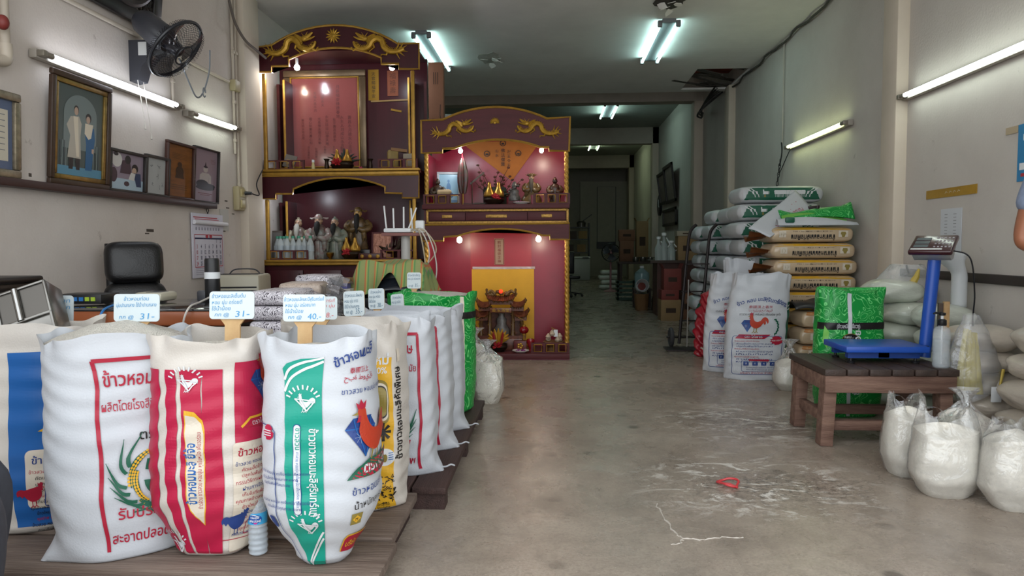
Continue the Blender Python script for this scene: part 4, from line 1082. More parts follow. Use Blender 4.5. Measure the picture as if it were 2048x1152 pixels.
mb = MB()
gx0, gx1 = xs[0] - 0.015, xs[3] + 0.015
for (cx, cz, sx, sz) in (((gx0 + gx1) / 2, zd1 - 0.016, gx1 - gx0, 0.024), ((gx0 + gx1) / 2, zd0 + 0.016, gx1 - gx0, 0.024), (gx0, (zd0 + zd1) / 2, 0.024, zd1 - zd0 - 0.02), (gx1, (zd0 + zd1) / 2, 0.024, zd1 - zd0 - 0.02)):
 mb.box((cx, YS - 0.008, cz), (sx, 0.012, sz), bev=0.003)
mb.build('gold_border', mat('embossed gold plate', '#a07a36'), alr, world=True)
out2 = [(S0 + 0.0, zs(449)), (S1, zs(447.5))]
lowr = r_((1139, 479), (1100, 479), (1100, 471), (1086, 471)) + arc(*r_((1086, 471), (987, 458), (916, 472))) + r_((888, 474), (888, 482)) + [(S0, P3((864, 482), YS)[1])]
slab(out2 + lowr, YS - 0.015, 0.035, 'arch_panel', M_MAR2, alr)
trimline(out2 + lowr, YS - 0.015, 0.010, 'arch_trim', M_GP, alr)
ZB = zs(706)
MB().box(((S0 + S1) / 2, YSB, (ZB + zd0) / 2), (S1 - S0 - 0.02, 0.02, zd0 - ZB)).build('niche_lining', M_RED2, alr, world=True, smooth=False)
c0, c1 = atY(941, 500, YSB - 0.012).x, atY(1063, 500, YSB - 0.012).x
MB().box(((c0 + c1) / 2, YSB - 0.013, (ZB + zd0) / 2), (c1 - c0, 0.006, zd0 - ZB - 0.02)).build('red_backing', M_RED, alr, world=True)
for x in (S0 + 0.03, S1 - 0.035):
 MB().box((x, (YS + YSB) / 2 + 0.04, (ZB + zs(482)) / 2), (0.02, YSB - YS - 0.09, zs(482) - ZB)).build('side_panel', M_RED2, alr, world=True, smooth=False)
twist(P3((1134, 300), YS)[0], YS + 0.012, ZB + 0.10, zs(480), 0.022, alr); twist(S0 + 0.03, YS + 0.012, ZB + 0.10, zs(483), 0.022, alr)
MB().box(((S0 + S1) / 2, (YS + YSB) / 2 - 0.02, ZB - 0.025), (S1 - S0, YSB - YS + 0.06, 0.05), bev=0.005).build('base_board', M_MAR2, alr, world=True)
MB().box(((S0 + S1) / 2, (YS + YSB) / 2 - 0.01, (ZB - 0.05) / 2), (S1 - S0 - 0.004, YSB - YS + 0.03, ZB - 0.05)).build('plinth', mat('pinkish red plinth', '#7d2b3c', rough=0.45), alr, world=True)
u0, u1 = P3((1064, 700), YS)[0], P3((1137, 700), YS)[0]
rail(u0, u1, ZB, ZB + 0.105, YS + 0.0, 3, alr); rail(S0 + 0.01, S0 + 0.36, ZB, ZB + 0.105, YS + 0.0, 3, alr)
for (px, py, m) in ((919, 480, M_BULBW), (1077, 478, M_BULBW), (921, 302, M_BULB), (1083, 301, M_BULBW)):
 c = atY(px, py, YS + 0.07); bulb((c.x, c.y, c.z), alr, m, 0.028 if py > 400 else 0.022)
for o in list(COL.objects):
 if o.name.startswith('bulb_light') and abs(o.data.color[2] - 0.68) < 0.01: o.data.energy = 2.6
def st(pxl, Y, z): return Vector((atY(pxl, 400, Y).x, Y, z))
def hm(dpx, Y): return dpx * Y / FPX * 1.0
def flat_art(nm, lab, cat_, x0, x1, y0, y1, Y, m, art=None, mats=(), th=0.004, group=None, rot=0.0):
 a = atY(x0, y1, Y); b = atY(x1, y0, Y)
 t = thing(nm, lab, cat_, ((a.x + b.x) / 2, Y, a.z), 0, group, tilt=Matrix.Rotation(rot, 3, 'Y'))
 w, h = b.x - a.x, b.z - a.z
 MB().box((0, th / 2, h / 2), (w, th, h)).build('sheet', m, t, smooth=False)
 if art:
  A = Art(); art(A, w, h); A.put('writing', list(mats), t, lambda x, y: Vector((x, -0.0012, h / 2 + y)))
 return t
YP = YAB - 0.03
a = atY(573, 338, YP); b = atY(732, 139, YP)
pw, ph = b.x - a.x, b.z - Z1 - 0.004
t = thing('framed_scroll', 'big silver framed red sheet of brushed writing standing in the tall altar', 'framed scroll', ((a.x + b.x) / 2, YP, Z1), 0, tilt=Matrix.Rotation(0.01, 3, 'X'))
mb = MB()
for (cx, cz, sx, sz) in ((0, 0.035, pw, 0.07), (0, ph - 0.035, pw, 0.07), (-pw / 2 + 0.035, ph / 2, 0.07, ph - 0.14), (pw / 2 - 0.035, ph / 2, 0.07, ph - 0.14)): mb.box((cx, -0.015, cz), (sx, 0.035, sz), bev=0.012)
mb.build('frame', mat('dull silver gilt', '#6f5d47', rough=0.35, metal=0.5, vary=0.2), t)
mb = MB()
for (cx, cz, sx, sz) in ((0, 0.078, pw - 0.14, 0.016), (0, ph - 0.078, pw - 0.14, 0.016), (-pw / 2 + 0.078, ph / 2, 0.016, ph - 0.15), (pw / 2 - 0.078, ph / 2, 0.016, ph - 0.15)): mb.box((cx, -0.022, cz), (sx, 0.02, sz), bev=0.006)
mb.build('inner_edge', M_GP, t)
MB().box((0, -0.006, ph / 2), (pw - 0.13, 0.006, ph - 0.13)).build('red_sheet', mat('glazed red sheet', '#945250', rough=0.13, vary=0.08, vscale=3, coat=0.4), t)
A = Art(); R = random.Random(9)
chars = '福祿壽天地日月山水人心明德安樂春秋和平光大成長永昌吉祥'
for (x, y0, n, s) in ((-0.36, 0.02, 7, .03), (-0.24, 0.03, 8, .034), (-0.10, 0.03, 8, .034), (0.02, 0.05, 8, .038), (0.14, 0.02, 7, .034), (0.26, 0.04, 9, .04), (0.38, 0.04, 9, .042), (0.20, 0.40, 8, .042), (-0.04, 0.36, 5, .036), (-0.16, 0.33, 6, .034), (-0.28, -0.30, 5, .026), (-0.16, -0.32, 4, .026), (-0.02, -0.30, 3, .026), (0.12, -0.30, 3, .024), (0.24, -0.31, 4, .026)):
 for k in range(n):
  A.text(R.choice(chars), s, 0, (x * (pw - 0.2), y0 * (ph - 0.2) - k * s * 1.05))
A.put('writing', [pmat('faded ink on red', '#5d2629', 0.3)], t, lambda x, y: Vector((x, -0.0098, ph / 2 + y)))
M_YP = mat('yellow paper', '#9b7418', rough=0.7, vary=0.1); M_OR = mat('faded orange paper', '#8a4c30', rough=0.7, vary=0.15)
M_INK = pmat('ink black', '#211a17', 0.6)
def vwrite(s):
 def f(A, w, h):
  n = len(s)
  for k, ch in enumerate(s): A.text(ch, min(w * 0.62, h * 0.8 / n), 0, (0, h * 0.42 - h * 0.86 * (k + 0.8) / n))
 return f
flat_art('paper_talisman', 'yellow paper strip with black writing on the altar back', 'paper strip', 737, 757, 139, 201, YAB - 0.008, M_YP, vwrite('天官賜福平安'), [M_INK])
flat_art('paper_talisman', 'faded orange paper strip with smudged writing on the altar back', 'paper strip', 775, 796, 141, 192, YAB - 0.008, M_OR, vwrite('福祿壽'), [pmat('brown ink', '#5a2f20', 0.7)])
a = atY(742, 203, YAB - 0.01); b = atY(828, 199, YAB - 0.01)
tag(MB().bar((a.x, YAB - 0.008, a.z), (b.x, YAB - 0.008, b.z), 0.012, 0.016).build('wooden_strip', mat('pale gold strip', '#9a7a45', rough=0.5)), 'thin pale wooden strip across the altar back below the paper strips', 'wooden strip')
a = atY(782, 219, YAB - 0.01); b = atY(803, 223, YAB - 0.01)
tag(MB().bar((a.x, YAB - 0.008, a.z), (b.x, YAB - 0.008, b.z), 0.010, 0.02).build('tape_scrap', M_YP), 'short yellow scrap of tape on the altar back', 'tape')
M_BRZ = mat('dark bronze', '#33261b', rough=0.4, metal=0.6, vary=0.2)
M_BRS = mat('brass', '#8a6a2e', rough=0.3, metal=0.9)
M_GPEAR = mat('gold foil', '#b58a3a', rough=0.3, metal=0.7, vary=0.25, vscale=30)
M_REDF = mat('red tassel', '#a31420', rough=0.7)
def vase(nm, lab, p, h, m, group=None):
 t = thing(nm, lab, 'vase', p, group=group)
 MB().lathe([(0, 0), (0.28 * h, 0), (0.30 * h, 0.06 * h), (0.16 * h, 0.2 * h), (0.20 * h, 0.4 * h), (0.14 * h, 0.65 * h), (0.16 * h, 0.85 * h), (0.27 * h, h), (0.22 * h, 0.98 * h), (0.12 * h, 0.8 * h)], n=20).build('vase', m, t)
 return t
def flower_ball(mb, c, r, R, n=26):
 for k in range(n):
  a = R.uniform(0, 6.28); b2 = R.uniform(-0.4, 1.4); d = Vector((math.cos(a) * math.cos(b2), math.sin(a) * math.cos(b2), math.sin(b2)))
  mb.tube([Vector(c), Vector(c) + d * r * 0.6, Vector(c) + d * r], [r * 0.1, r * 0.16, 0.001], 5)
def pear(mb, c, h):
 mb.lathe([(0, 0), (0.26 * h, 0.02 * h), (0.34 * h, 0.16 * h), (0.30 * h, 0.34 * h), (0.16 * h, 0.56 * h), (0.11 * h, 0.74 * h), (0.09 * h, 0.9 * h), (0, h)], c, 14)
def incense_pot(lab, p, w, redat, pears=True, leaf=True, seed=1, ph_=0.14):
 R = random.Random(seed)
 t = thing('incense_pot', lab, 'incense pot', p)
 MB().lathe([(0, 0.0), (0.35 * w, 0), (0.30 * w, 0.04 * w), (0.42 * w, 0.12 * w), (0.50 * w, 0.26 * w), (0.46 * w, 0.36 * w), (0.50 * w, 0.40 * w), (0.44 * w, 0.40 * w), (0.40 * w, 0.34 * w), (0, 0.33 * w)], n=26).build('bowl', M_BRZ, t)
 if pears:
  for s in (-1, 1):
   mb = MB(); pear(mb, (s * 0.22 * w, 0, 0.34 * w), ph_); mb.build('gold_ornament', M_GPEAR, t)
 mb = MB(); flower_ball(mb, (redat * w, -0.42 * w, 0.30 * w), 0.28 * w, R); mb.build('red_flower', M_REDF, t)
 if leaf:
  mb = MB()
  for k in range(22):
   a = R.uniform(0.1, PI - 0.1) * 1.0; l = R.uniform(0.35, 0.7) * w
   mb.tube([(0, 0.05, 0.35 * w), (l * 0.6 * math.cos(a), 0.07, 0.4 * w + l * 0.6 * math.sin(a)), (l * 1.3 * math.cos(a), 0.08, 0.42 * w + l * 0.9 * math.sin(a))], [0.004, 0.016, 0.002], 5)
  mb.build('leaves', mat('dark artificial leaf', '#1e2a20', rough=0.6), t)
 return t
incense_pot('bronze incense pot with two gold ornaments and a red flower before the big red scroll', st(686, 7.10, Z1), 0.235, -0.12, True, True, 1, 0.15)
vase('bronze_vase', 'dark flared bronze vase to the left of the upper incense pot', st(655, 7.08, Z1), 0.125, M_BRZ)
vase('bronze_vase', 'dark bronze vase beside the right balustrade of the upper shelf', st(742, 7.08, Z1), 0.12, M_BRZ)
t = thing('small_bottle', 'small white bottle with yellow base on the upper altar shelf', 'bottle', st(628, 7.02, Z1))
MB().lathe([(0, 0), (0.018, 0), (0.018, 0.05), (0.012, 0.075), (0.012, 0.10), (0, 0.10)], n=14).build('body', mat('cream glaze', '#c3b784', rough=0.3), t)
MB().lathe([(0.013, 0.085), (0.014, 0.085), (0.014, 0.11), (0, 0.112)], n=14).build('cap', M_WHT, t)
a = st(580, 7.05, Z1 + 0.075)
t = thing('paper_card', 'grey papers leaning behind the left balustrade of the upper shelf', 'papers', a, 0, tilt=Matrix.Rotation(math.radians(14), 3, 'Y') @ Matrix.Rotation(-0.25, 3, 'X'))
MB().box((0, 0, 0.03), (0.12, 0.01, 0.13)).build('card', mat('grey card', '#6f6a63', rough=0.8), t); MB().box((0.01, -0.008, 0.02), (0.09, 0.004, 0.05)).build('photo_strip', mat('tan print', '#8f7a58', rough=0.7), t)
a = st(787, 7.12, Z1)
t = thing('yellow_package', 'crumpled yellow paper package behind the right upper balustrade', 'package', a, 0.3)
mb = MB(); mb.box((0, 0, 0.11), (0.11, 0.09, 0.20), bev=0.02); mb.build('package', mat('yellow wrapping', '#8d7740', rough=0.6, vary=0.2), t)
MB().bar((-0.02, -0.03, 0.215), (0.14, -0.03, 0.20), 0.05, 0.03).build('paper_roll', mat('brown paper', '#7d5a36', rough=0.7), t)
t = thing('white_carton', 'small pale carton beside the yellow package on the upper altar shelf', 'box', st(819, 7.12, Z1), -0.2)
mb = MB(); mb.box((0, 0, 0.085), (0.10, 0.07, 0.17), bev=0.006); mb.build('carton', mat('pale carton', '#9a8f7d', rough=0.7), t)
t = thing('cup', 'white cup with red print behind the left upper balustrade', 'cup', st(540, 7.0, Z1))
MB().lathe([(0, 0), (0.04, 0), (0.045, 0.09), (0.04, 0.09), (0.036, 0.01), (0, 0.01)], n=18).build('cup', mat('printed white cup', '#b9b2b0', rough=0.3), t)
t = thing('purple_offering', 'small dish of pinkish offerings on the upper altar shelf', 'dish', st(722, 7.0, Z1))
mb = MB(); mb.lathe([(0, 0), (0.03, 0), (0.045, 0.012), (0.04, 0.012), (0, 0.006)], n=18); mb.build('dish', M_WHT, t)
mb = MB(); flower_ball(mb, (0, 0, 0.012), 0.03, random.Random(3), 14); mb.build('petals', mat('pink petal', '#a33450', rough=0.6), t)
def statue(nm, lab, p, h, robe, robe2, face, beard=None, hat='cap', bl=0.3, face_dark=False, seated=False, seed=0, wide=1.0):
 """Painted deity statuette: robe, sleeves, sash, head with face, beard, headgear."""
 R = random.Random(seed)
 t = thing(nm, lab, 'statue', p)
 k = h
 if not seated:
  prof = [(0, 0), (0.20, 0), (0.215, 0.04), (0.19, 0.20), (0.175, 0.42), (0.19, 0.60), (0.17, 0.72), (0.09, 0.79), (0.05, 0.81), (0, 0.81)]
 else:
  prof = [(0, 0), (0.33, 0), (0.35, 0.08), (0.34, 0.24), (0.24, 0.36), (0.22, 0.52), (0.21, 0.66), (0.10, 0.76), (0.05, 0.79), (0, 0.79)]
 mb = MB(); V = mb.lathe([(r * k * wide, z * k) for r, z in prof], n=28, sy=0.72)
 for v in mb.b.verts:                                          # folds of cloth
  a = math.atan2(v.co.y, v.co.x); f = 1 + 0.05 * math.sin(9 * a + seed) * smooth01(0.75 * k, 0.1 * k, v.co.z); v.co.x *= f; v.co.y *= f
 mb.build('robe', robe, t)
 mb = MB()
 for s in (-1, 1):                                            # sleeves meeting in front
  mb.tube(spline([(s * 0.17 * k * wide, 0, 0.70 * k), (s * 0.25 * k * wide, -0.04 * k, 0.56 * k), (s * 0.16 * k, -0.15 * k, 0.47 * k), (s * 0.04 * k, -0.18 * k, 0.52 * k)], 4), [0.06 * k, 0.07 * k, 0.08 * k, 0.085 * k, 0.085 * k, 0.085 * k, 0.085 * k, 0.08 * k, 0.08 * k, 0.075 * k, 0.07 * k, 0.06 * k, 0.05 * k], 9)
  mb.tube([(s * 0.16 * k, -0.13 * k, 0.45 * k), (s * 0.17 * k, -0.14 * k, 0.28 * k), (s * 0.15 * k, -0.13 * k, 0.20 * k)], [0.07 * k, 0.05 * k, 0.02 * k], 8)
 mb.build('sleeve', robe2, t)
 mb = MB(); mb.box((0, -0.135 * k, 0.22 * k), (0.10 * k, 0.03 * k, 0.40 * k), bev=0.01 * k); mb.build('sash', robe2, t)
 mb = MB()
 mb.lathe([(0, 0.77 * k), (0.05 * k, 0.77 * k), (0.045 * k, 0.80 * k), (0.075 * k, 0.83 * k), (0.088 * k, 0.88 * k), (0.08 * k, 0.94 * k), (0.045 * k, 0.975 * k), (0, 0.98 * k)], (0, -0.02 * k, 0), 18, sy=1.05)
 mb.ball((0, -0.115 * k, 0.875 * k), 0.016 * k, (0.9, 1, 1.5), 6)
 for s in (-1, 1):
  mb.ball((s * 0.088 * k, -0.02 * k, 0.88 * k), 0.018 * k, (0.5, 1, 1.7), 6); mb.ball((s * 0.04 * k, -0.085 * k, 0.86 * k), 0.028 * k, (1, 0.8, 1), 6)
 mb.build('head', face, t)
 mb = MB()
 for s in (-1, 1):
  mb.ball((s * 0.034 * k, -0.102 * k, 0.895 * k), 0.009 * k, (1.4, 0.6, 0.8), 6); mb.tube([(s * 0.015 * k, -0.104 * k, 0.915 * k), (s * 0.055 * k, -0.092 * k, 0.92 * k)], 0.005 * k, 5)
 mb.build('eyes', M_BLK, t)
 if beard is not None:
  mb = MB()
  mb.tube([(0, -0.10 * k, 0.855 * k), (0, -0.145 * k, 0.80 * k), (0, -0.185 * k, (0.80 - bl * 0.5) * k), (0, -0.195 * k, (0.80 - bl) * k)], [0.045 * k, 0.07 * k, 0.06 * k, 0.012 * k], 10)
  mb.build('beard', beard, t)
 mb = MB()
 if hat == 'cap':
  mb.lathe([(0.092 * k, 0.93 * k), (0.10 * k, 0.95 * k), (0.09 * k, 1.0 * k), (0.05 * k, 1.045 * k), (0, 1.05 * k)], (0, -0.01 * k, 0), 16)
  for s in (-1, 1): mb.tube([(s * 0.09 * k, 0, 0.965 * k), (s * 0.17 * k, 0.01, 0.94 * k), (s * 0.22 * k, 0.01, 0.96 * k)], [0.012 * k, 0.03 * k, 0.012 * k], 6)
 elif hat == 'crown':
  mb.lathe([(0.09 * k, 0.93 * k), (0.115 * k, 0.96 * k), (0.105 * k, 1.0 * k), (0.06 * k, 1.03 * k), (0, 1.04 * k)], (0, -0.01 * k, 0), 16)
  for i in range(7):
   a = PI + PI * i / 6; mb.ball((0.11 * k * math.cos(a), 0.11 * k * math.sin(a), 1.0 * k), 0.022 * k, (1, 1, 1.5), 6)
  for s in (-1, 1): mb.tube([(s * 0.10 * k, 0, 0.97 * k), (s * 0.19 * k, 0, 1.0 * k)], [0.02 * k, 0.01 * k], 6)
 elif hat == 'knot':
  mb.lathe([(0.085 * k, 0.94 * k), (0.07 * k, 0.985 * k), (0.03 * k, 1.0 * k), (0.035 * k, 1.03 * k), (0, 1.05 * k)], (0, 0.0, 0), 14)
 mb.build('headgear', robe2, t)
 return t
def paint(n, c, c2=None): return mat('painted ' + n, c, rough=0.35, vary=0.35, vscale=26, col2=c2)
M_FACE = paint('face', '#a5846c'); M_GF = paint('gold face', '#b08a4a'); M_BF = paint('black face', '#14110f')
M_BBK = mat('black beard', '#100e0d', rough=0.8); M_WBD = mat('white beard', '#a8a59c', rough=0.8); M_GBD = mat('grey brown beard', '#4d453d', rough=0.8)
statue('deity_statue', 'white bearded old man statuette with staff at the left of the lower shelf', st(596, 7.22, Z2), 0.42, paint('grey robe', '#7d786a', '#4d2a28'), paint('cream', '#a39c86'), M_FACE, M_WBD, 'knot', 0.32, seed=1)
statue('deity_statue', 'black bearded statuette in red and teal robe holding a child', st(637, 7.06, Z2), 0.44, paint('red teal robe', '#5d2326', '#6f7a70'), paint('pale red', '#7d5450', '#8d978f'), M_FACE, M_BBK, 'cap', 0.26, seed=2)
statue('deity_statue', 'black bearded statuette in grey green robe beside the red robed one', st(669, 7.10, Z2), 0.42, paint('green robe', '#47564b', '#7d7768'), paint('teal', '#5d6f66', '#8f8a78'), M_FACE, M_BBK, 'knot', 0.22, seed=3)
statue('deity_statue', 'gold faced statue with a long black beard on the right of the lower shelf', st(716, 7.24, Z2 + 0.10), 0.42, paint('dark gold robe', '#2a211a', '#6d5330'), paint('dark armour', '#3a2f20', '#7d6238'), M_GF, M_BBK, 'cap', 0.42, seed=4, wide=1.15)
tag(MB().box((st(716, 7.24, 0).x, 7.24, Z2 + 0.05), (0.28, 0.18, 0.10), bev=0.008).build('statue_pedestal', mat('black lacquer', '#16110f', rough=0.3)), 'black pedestal under the gold faced statue', 'pedestal')
incense_pot('low red and gold incense bowl with two gold pears on the lower shelf', st(700, 6.98, Z2), 0.20, -0.10, True, False, 5, 0.16)
t = thing('gold_cup', 'small shiny gold cup standing on the lower shelf front', 'cup', st(658, 6.95, Z2))
MB().lathe([(0, 0), (0.03, 0), (0.012, 0.015), (0.03, 0.03), (0.04, 0.06), (0.034, 0.07), (0.03, 0.06), (0, 0.05)], n=18).build('cup', M_BRS, t)
t = thing('red_offering_box', 'low dark red carved offering box on the lower shelf', 'box', st(740, 6.98, Z2))
mb = MB(); mb.box((0, 0, 0.03), (0.24, 0.08, 0.06), bev=0.006); mb.build('box', mat('dark red lacquer', '#3d0f12', rough=0.35), t)
mb = MB()
for k in range(3): mb.ball((-0.08 + 0.08 * k, -0.042, 0.03), 0.02, (1, 0.4, 1), 6)
mb.build('gold_knob', M_GP, t)
t = thing('framed_picture', 'pink copper relief panel in a thin dark frame on the lower shelf', 'picture', st(762, 7.20, Z2), 0, tilt=Matrix.Rotation(-0.12, 3, 'X'))
w, h = 0.22, 0.28
mb = MB()
for (cx, cz, sx, sz) in ((0, 0.008, w, 0.016), (0, h - 0.008, w, 0.016), (-w / 2 + 0.008, h / 2, 0.016, h - 0.03), (w / 2 - 0.008, h / 2, 0.016, h - 0.03)): mb.box((cx, 0, cz), (sx, 0.02, sz))
mb.build('frame', M_MAR2, t)
MB().box((0, 0.004, h / 2), (w - 0.03, 0.006, h - 0.03)).build('relief_sheet', mat('pink copper', '#a6715c', rough=0.35, metal=0.3, bump=0.6, bscale=25), t)
t = thing('framed_picture', 'dark back of a picture frame leaning by the lower water bottles', 'picture', st(546, 7.14, Z2), 0.2, tilt=Matrix.Rotation(-0.15, 3, 'X'))
MB().box((0, 0, 0.15), (0.16, 0.015, 0.30)).build('frame', mat('grey brown frame', '#4a4038', rough=0.6), t); MB().box((0, -0.009, 0.15), (0.13, 0.004, 0.26)).build('picture', mat('grey picture', '#57534f', rough=0.4), t)
t = thing('dragon_ornament', 'small dark dragon boat ornament on the lower shelf beside the pink panel', 'ornament', st(787, 7.05, Z2 + 0.095))
mb = MB(); mb.tube(spline([(-0.11, 0, 0.03), (-0.05, 0, 0.0), (0.03, 0, 0.03), (0.06, 0, 0.10), (0.10, 0, 0.12)], 5), 0.022, 8); mb.tube([(-0.11, 0, 0.03), (-0.16, 0, 0.06)], [0.02, 0.003], 6)
for k in range(6): mb.tube([(-0.08 + 0.03 * k, 0, 0.03 + 0.012 * k), (-0.07 + 0.03 * k, 0, 0.08 + 0.015 * k)], [0.014, 0.002], 5)
mb.build('carving', M_BRZ, t)
t.location.z = Z2 + 0.075
M_CLR = mat('clear plastic', '#dfe9ea', rough=0.08, trans=0.0, alpha=0.38, spec=0.7)
M_WLAB = mat('bottle label', '#a9b4ba', rough=0.4)
M_GCAP = mat('green cap', '#3f8f74', rough=0.4)
def small_bottle(p, lab, cap=M_GCAP, h=0.20):
 t = thing('water_bottle', lab, 'bottle', p, group='green capped water bottles on the altar')
 k = h / 0.2
 MB().lathe([(0, 0), (0.028 * k, 0.0), (0.030 * k, 0.01 * k), (0.028 * k, 0.05 * k), (0.030 * k, 0.12 * k), (0.027 * k, 0.14 * k), (0.013 * k, 0.175 * k), (0.013 * k, 0.185 * k)], n=16).build('body', M_CLR, t)
 MB().lathe([(0.0306 * k, 0.07 * k), (0.0310 * k, 0.07 * k), (0.0312 * k, 0.12 * k), (0.0306 * k, 0.12 * k)], n=16).build('label', M_WLAB, t)
 MB().lathe([(0, 0.205 * k), (0.015 * k, 0.203 * k), (0.0155 * k, 0.183 * k), (0, 0.183 * k)], n=12).build('cap', cap, t)
 return t
b0 = small_bottle(st(559, 7.03, Z2 + 0.0), 'green capped water bottle, leftmost in the front row behind the balustrade', h=0.235)
for i_, (px, Y) in enumerate(((572, 7.03), (584, 7.03), (596, 7.02), (608, 7.03), (553, 7.13), (566, 7.13))):
 copy_tree(b0, st(px, Y, Z2), label='green capped water bottle, ' + ('second in the front row', 'third in the front row', 'fourth in the front row', 'last in the front row', 'first in the back row', 'second in the back row')[i_] + ' behind the balustrade')
b1 = copy_tree(b0, st(619, 6.93, Z2), label='green capped water bottle standing alone outside the lower left balustrade')
t = thing('framed_picture', 'pale blue picture in a white frame in the shorter altar', 'picture', st(898, 7.20, ZU), 0.25, tilt=Matrix.Rotation(-0.12, 3, 'X'))
w, h = 0.24, 0.36
mb = MB()
for (cx, cz, sx, sz) in ((0, 0.012, w, 0.024), (0, h - 0.012, w, 0.024), (-w / 2 + 0.012, h / 2, 0.024, h - 0.04), (w / 2 - 0.012, h / 2, 0.024, h - 0.04)): mb.box((cx, 0, cz), (sx, 0.02, sz), bev=0.004)
mb.build('frame', mat('silver white frame', '#a9adb0', rough=0.35), t)
MB().box((0, 0.004, h / 2), (w - 0.04, 0.006, h - 0.04)).build('picture', pmat('sky blue', '#8fb4c6', 0.25), t)
A = Art(); A.ell(0.0, 0.02, 0.022, 0.05, 1); A.ell(0, 0.085, 0.012, 0.016, 1); A.ell(0, -0.06, 0.05, 0.035, 2); A.rect(-0.095, -0.16, 0.095, -0.11, 1)
A.put('image', [pmat('sky blue', '#8fb4c6'), pmat('blue figure', '#547fa6'), pmat('navy figure', '#3a5a82')], t, lambda x, y: Vector((x, -0.0005, h / 2 + y)))
M_DKB = paint('dark bronze figure', '#2a1d16', '#4a3522')
statue('deity_statue', 'dark hooded statuette before the pale blue picture', st(876, 7.02, ZU), 0.26, M_DKB, paint('olive brown', '#51402a', '#2d2118'), M_DKB, None, 'knot', seed=5)
t = thing('cream_log', 'short cream coloured rolled bundle lying behind the left balustrade', 'bundle', st(888, 6.96, ZU), 0.05)
mb = MB(); mb.tube([(-0.07, 0, 0.125), (-0.06, 0, 0.125), (0.05, 0, 0.13), (0.075, 0, 0.135)], [0.01, 0.028, 0.03, 0.012], 12); mb.build('bundle', mat('cream wrapping', '#b59c76', rough=0.7, vary=0.12), t)
MB().box((0, 0, 0.05), (0.13, 0.05, 0.098)).build('stand', M_MAR2, t)
t = thing('folded_parasol', 'folded green and red ceremonial parasol standing in the shorter altar', 'parasol', st(926, 7.04, ZU))
mb = MB(); mb.tube([(0, 0, 0), (0.0, 0, 0.2), (0.0, 0, 0.26)], [0.008, 0.008, 0.006], 8); mb.build('stick', M_GP, t)
mb = MB(); mb.grid(lambda u, v: Vector(((0.012 + 0.035 * math.sin(PI * (0.15 + 0.8 * v)) * (1 + 0.25 * math.sin(8 * 2 * PI * u))) * math.cos(2 * PI * u), (0.012 + 0.035 * math.sin(PI * (0.15 + 0.8 * v)) * (1 + 0.25 * math.sin(8 * 2 * PI * u))) * math.sin(2 * PI * u), 0.12 + 0.35 * v)), 32, 10, cu=True)
mb.build('folded_canopy', paint('green red cloth', '#25382a', '#5d1f26'), t)
mb = MB(); mb.tube([(0, 0, 0.46), (-0.004, 0, 0.52)], [0.014, 0.002], 6); mb.build('tip', M_REDF, t)
YC = YSB - 0.012
pts = [atY(924, 287, YC - 0.02), atY(1083, 290, YC - 0.02), atY(1020, 352, YC), atY(968, 334, YC)]
t = thing('orange_cloth', 'orange cloth with black symbols pinned behind the upper idols', 'cloth', (pts[0].x, YC, pts[2].z))
c0 = atY(920, 284, YC); c1 = atY(1082, 284, YC); cb = atY(1024, 362, YC)
mb = MB(); mb.grid(lambda u, v: Vector((c0.x + (c1.x - c0.x) * u * (1 - v) + (cb.x - c0.x) * v, YC - 0.008 - 0.008 * math.sin(14 * u) * (1 - v), c0.z + (cb.z - c0.z) * v)), 24, 12)
mb.build('cloth', mat('ochre orange cloth', '#a5642a', rough=0.85, vary=0.08), t, world=True)
A = Art()
cx_ = (atY(1003, 300, YC).x, atY(1003, 300, YC).z)
for (px, py) in ((974, 308), (1037, 307), (1006, 287)):
 p = P3((px, py), YC); A.line([(p[0] + 0.028 * math.cos(a), p[1] + 0.028 * math.sin(a)) for a in [k * 2 * PI / 20 for k in range(20)]], 0.007, 0, True); A.ell(p[0], p[1] - 0.006, 0.014, 0.010, 0)
for k, ch in enumerate('佛法僧寶'):
 p = P3((1006, 303 + 9 * k), YC); A.text(ch, 0.045, 0, (p[0], p[1] - 0.01)); p = P3((1018, 305 + 9 * k), YC); A.text('卍王令天'[k], 0.04, 0, (p[0], p[1] - 0.01))
 if k < 2: p = P3((994, 303 + 9 * k), YC); A.text('山水'[k], 0.035, 0, (p[0], p[1] - 0.01))
A.split(0.02)
ti = world_inv(t); A.put('symbols', [M_INK], t, lambda x, y: ti @ Vector((x, YC - 0.020, y)))
incense_pot('bronze incense pot with gold pears, red flower and bare twigs in the shorter altar', st(988, 7.06, ZU), 0.21, 0.10, True, True, 8, 0.17)
R = random.Random(4)
t = thing('incense_twigs', 'tangle of brown dried twigs rising behind the gold pears', 'twigs', st(990, 7.22, ZU))
mb = MB()
for k in range(16):
 a = R.uniform(0.5, 2.6); l = R.uniform(0.25, 0.42)
 p = [Vector((R.uniform(-0.05, 0.05), 0, 0.0))];
 for j in range(4): p.append(p[-1] + Vector((math.cos(a) * l * 0.22 + R.uniform(-0.03, 0.03), R.uniform(-0.015, 0.015), abs(math.sin(a)) * l * 0.3)))
 mb.tube(p, [0.007, 0.006, 0.005, 0.004, 0.002], 5)
 for j in (2, 3, 4): mb.ball(p[j], 0.014, (1.2, 0.8, 0.8), 5)
mb.build('twigs', mat('dry brown twig', '#3a2416', rough=0.8, vary=0.3, col2='#5a2b1c'), t)
mb = MB(); mb.box((0, 0, 0.10), (0.24, 0.08, 0.20), bev=0.03); mb.build('moss_base', mat('dark moss', '#1e231c', rough=0.9, vary=0.3), t)
t = thing('carved_stick', 'thin dark carved stick leaning left of the twigs', 'stick', st(962, 7.12, ZU))
a = atY(944, 362, 7.10); b = atY(968, 345, 7.14)
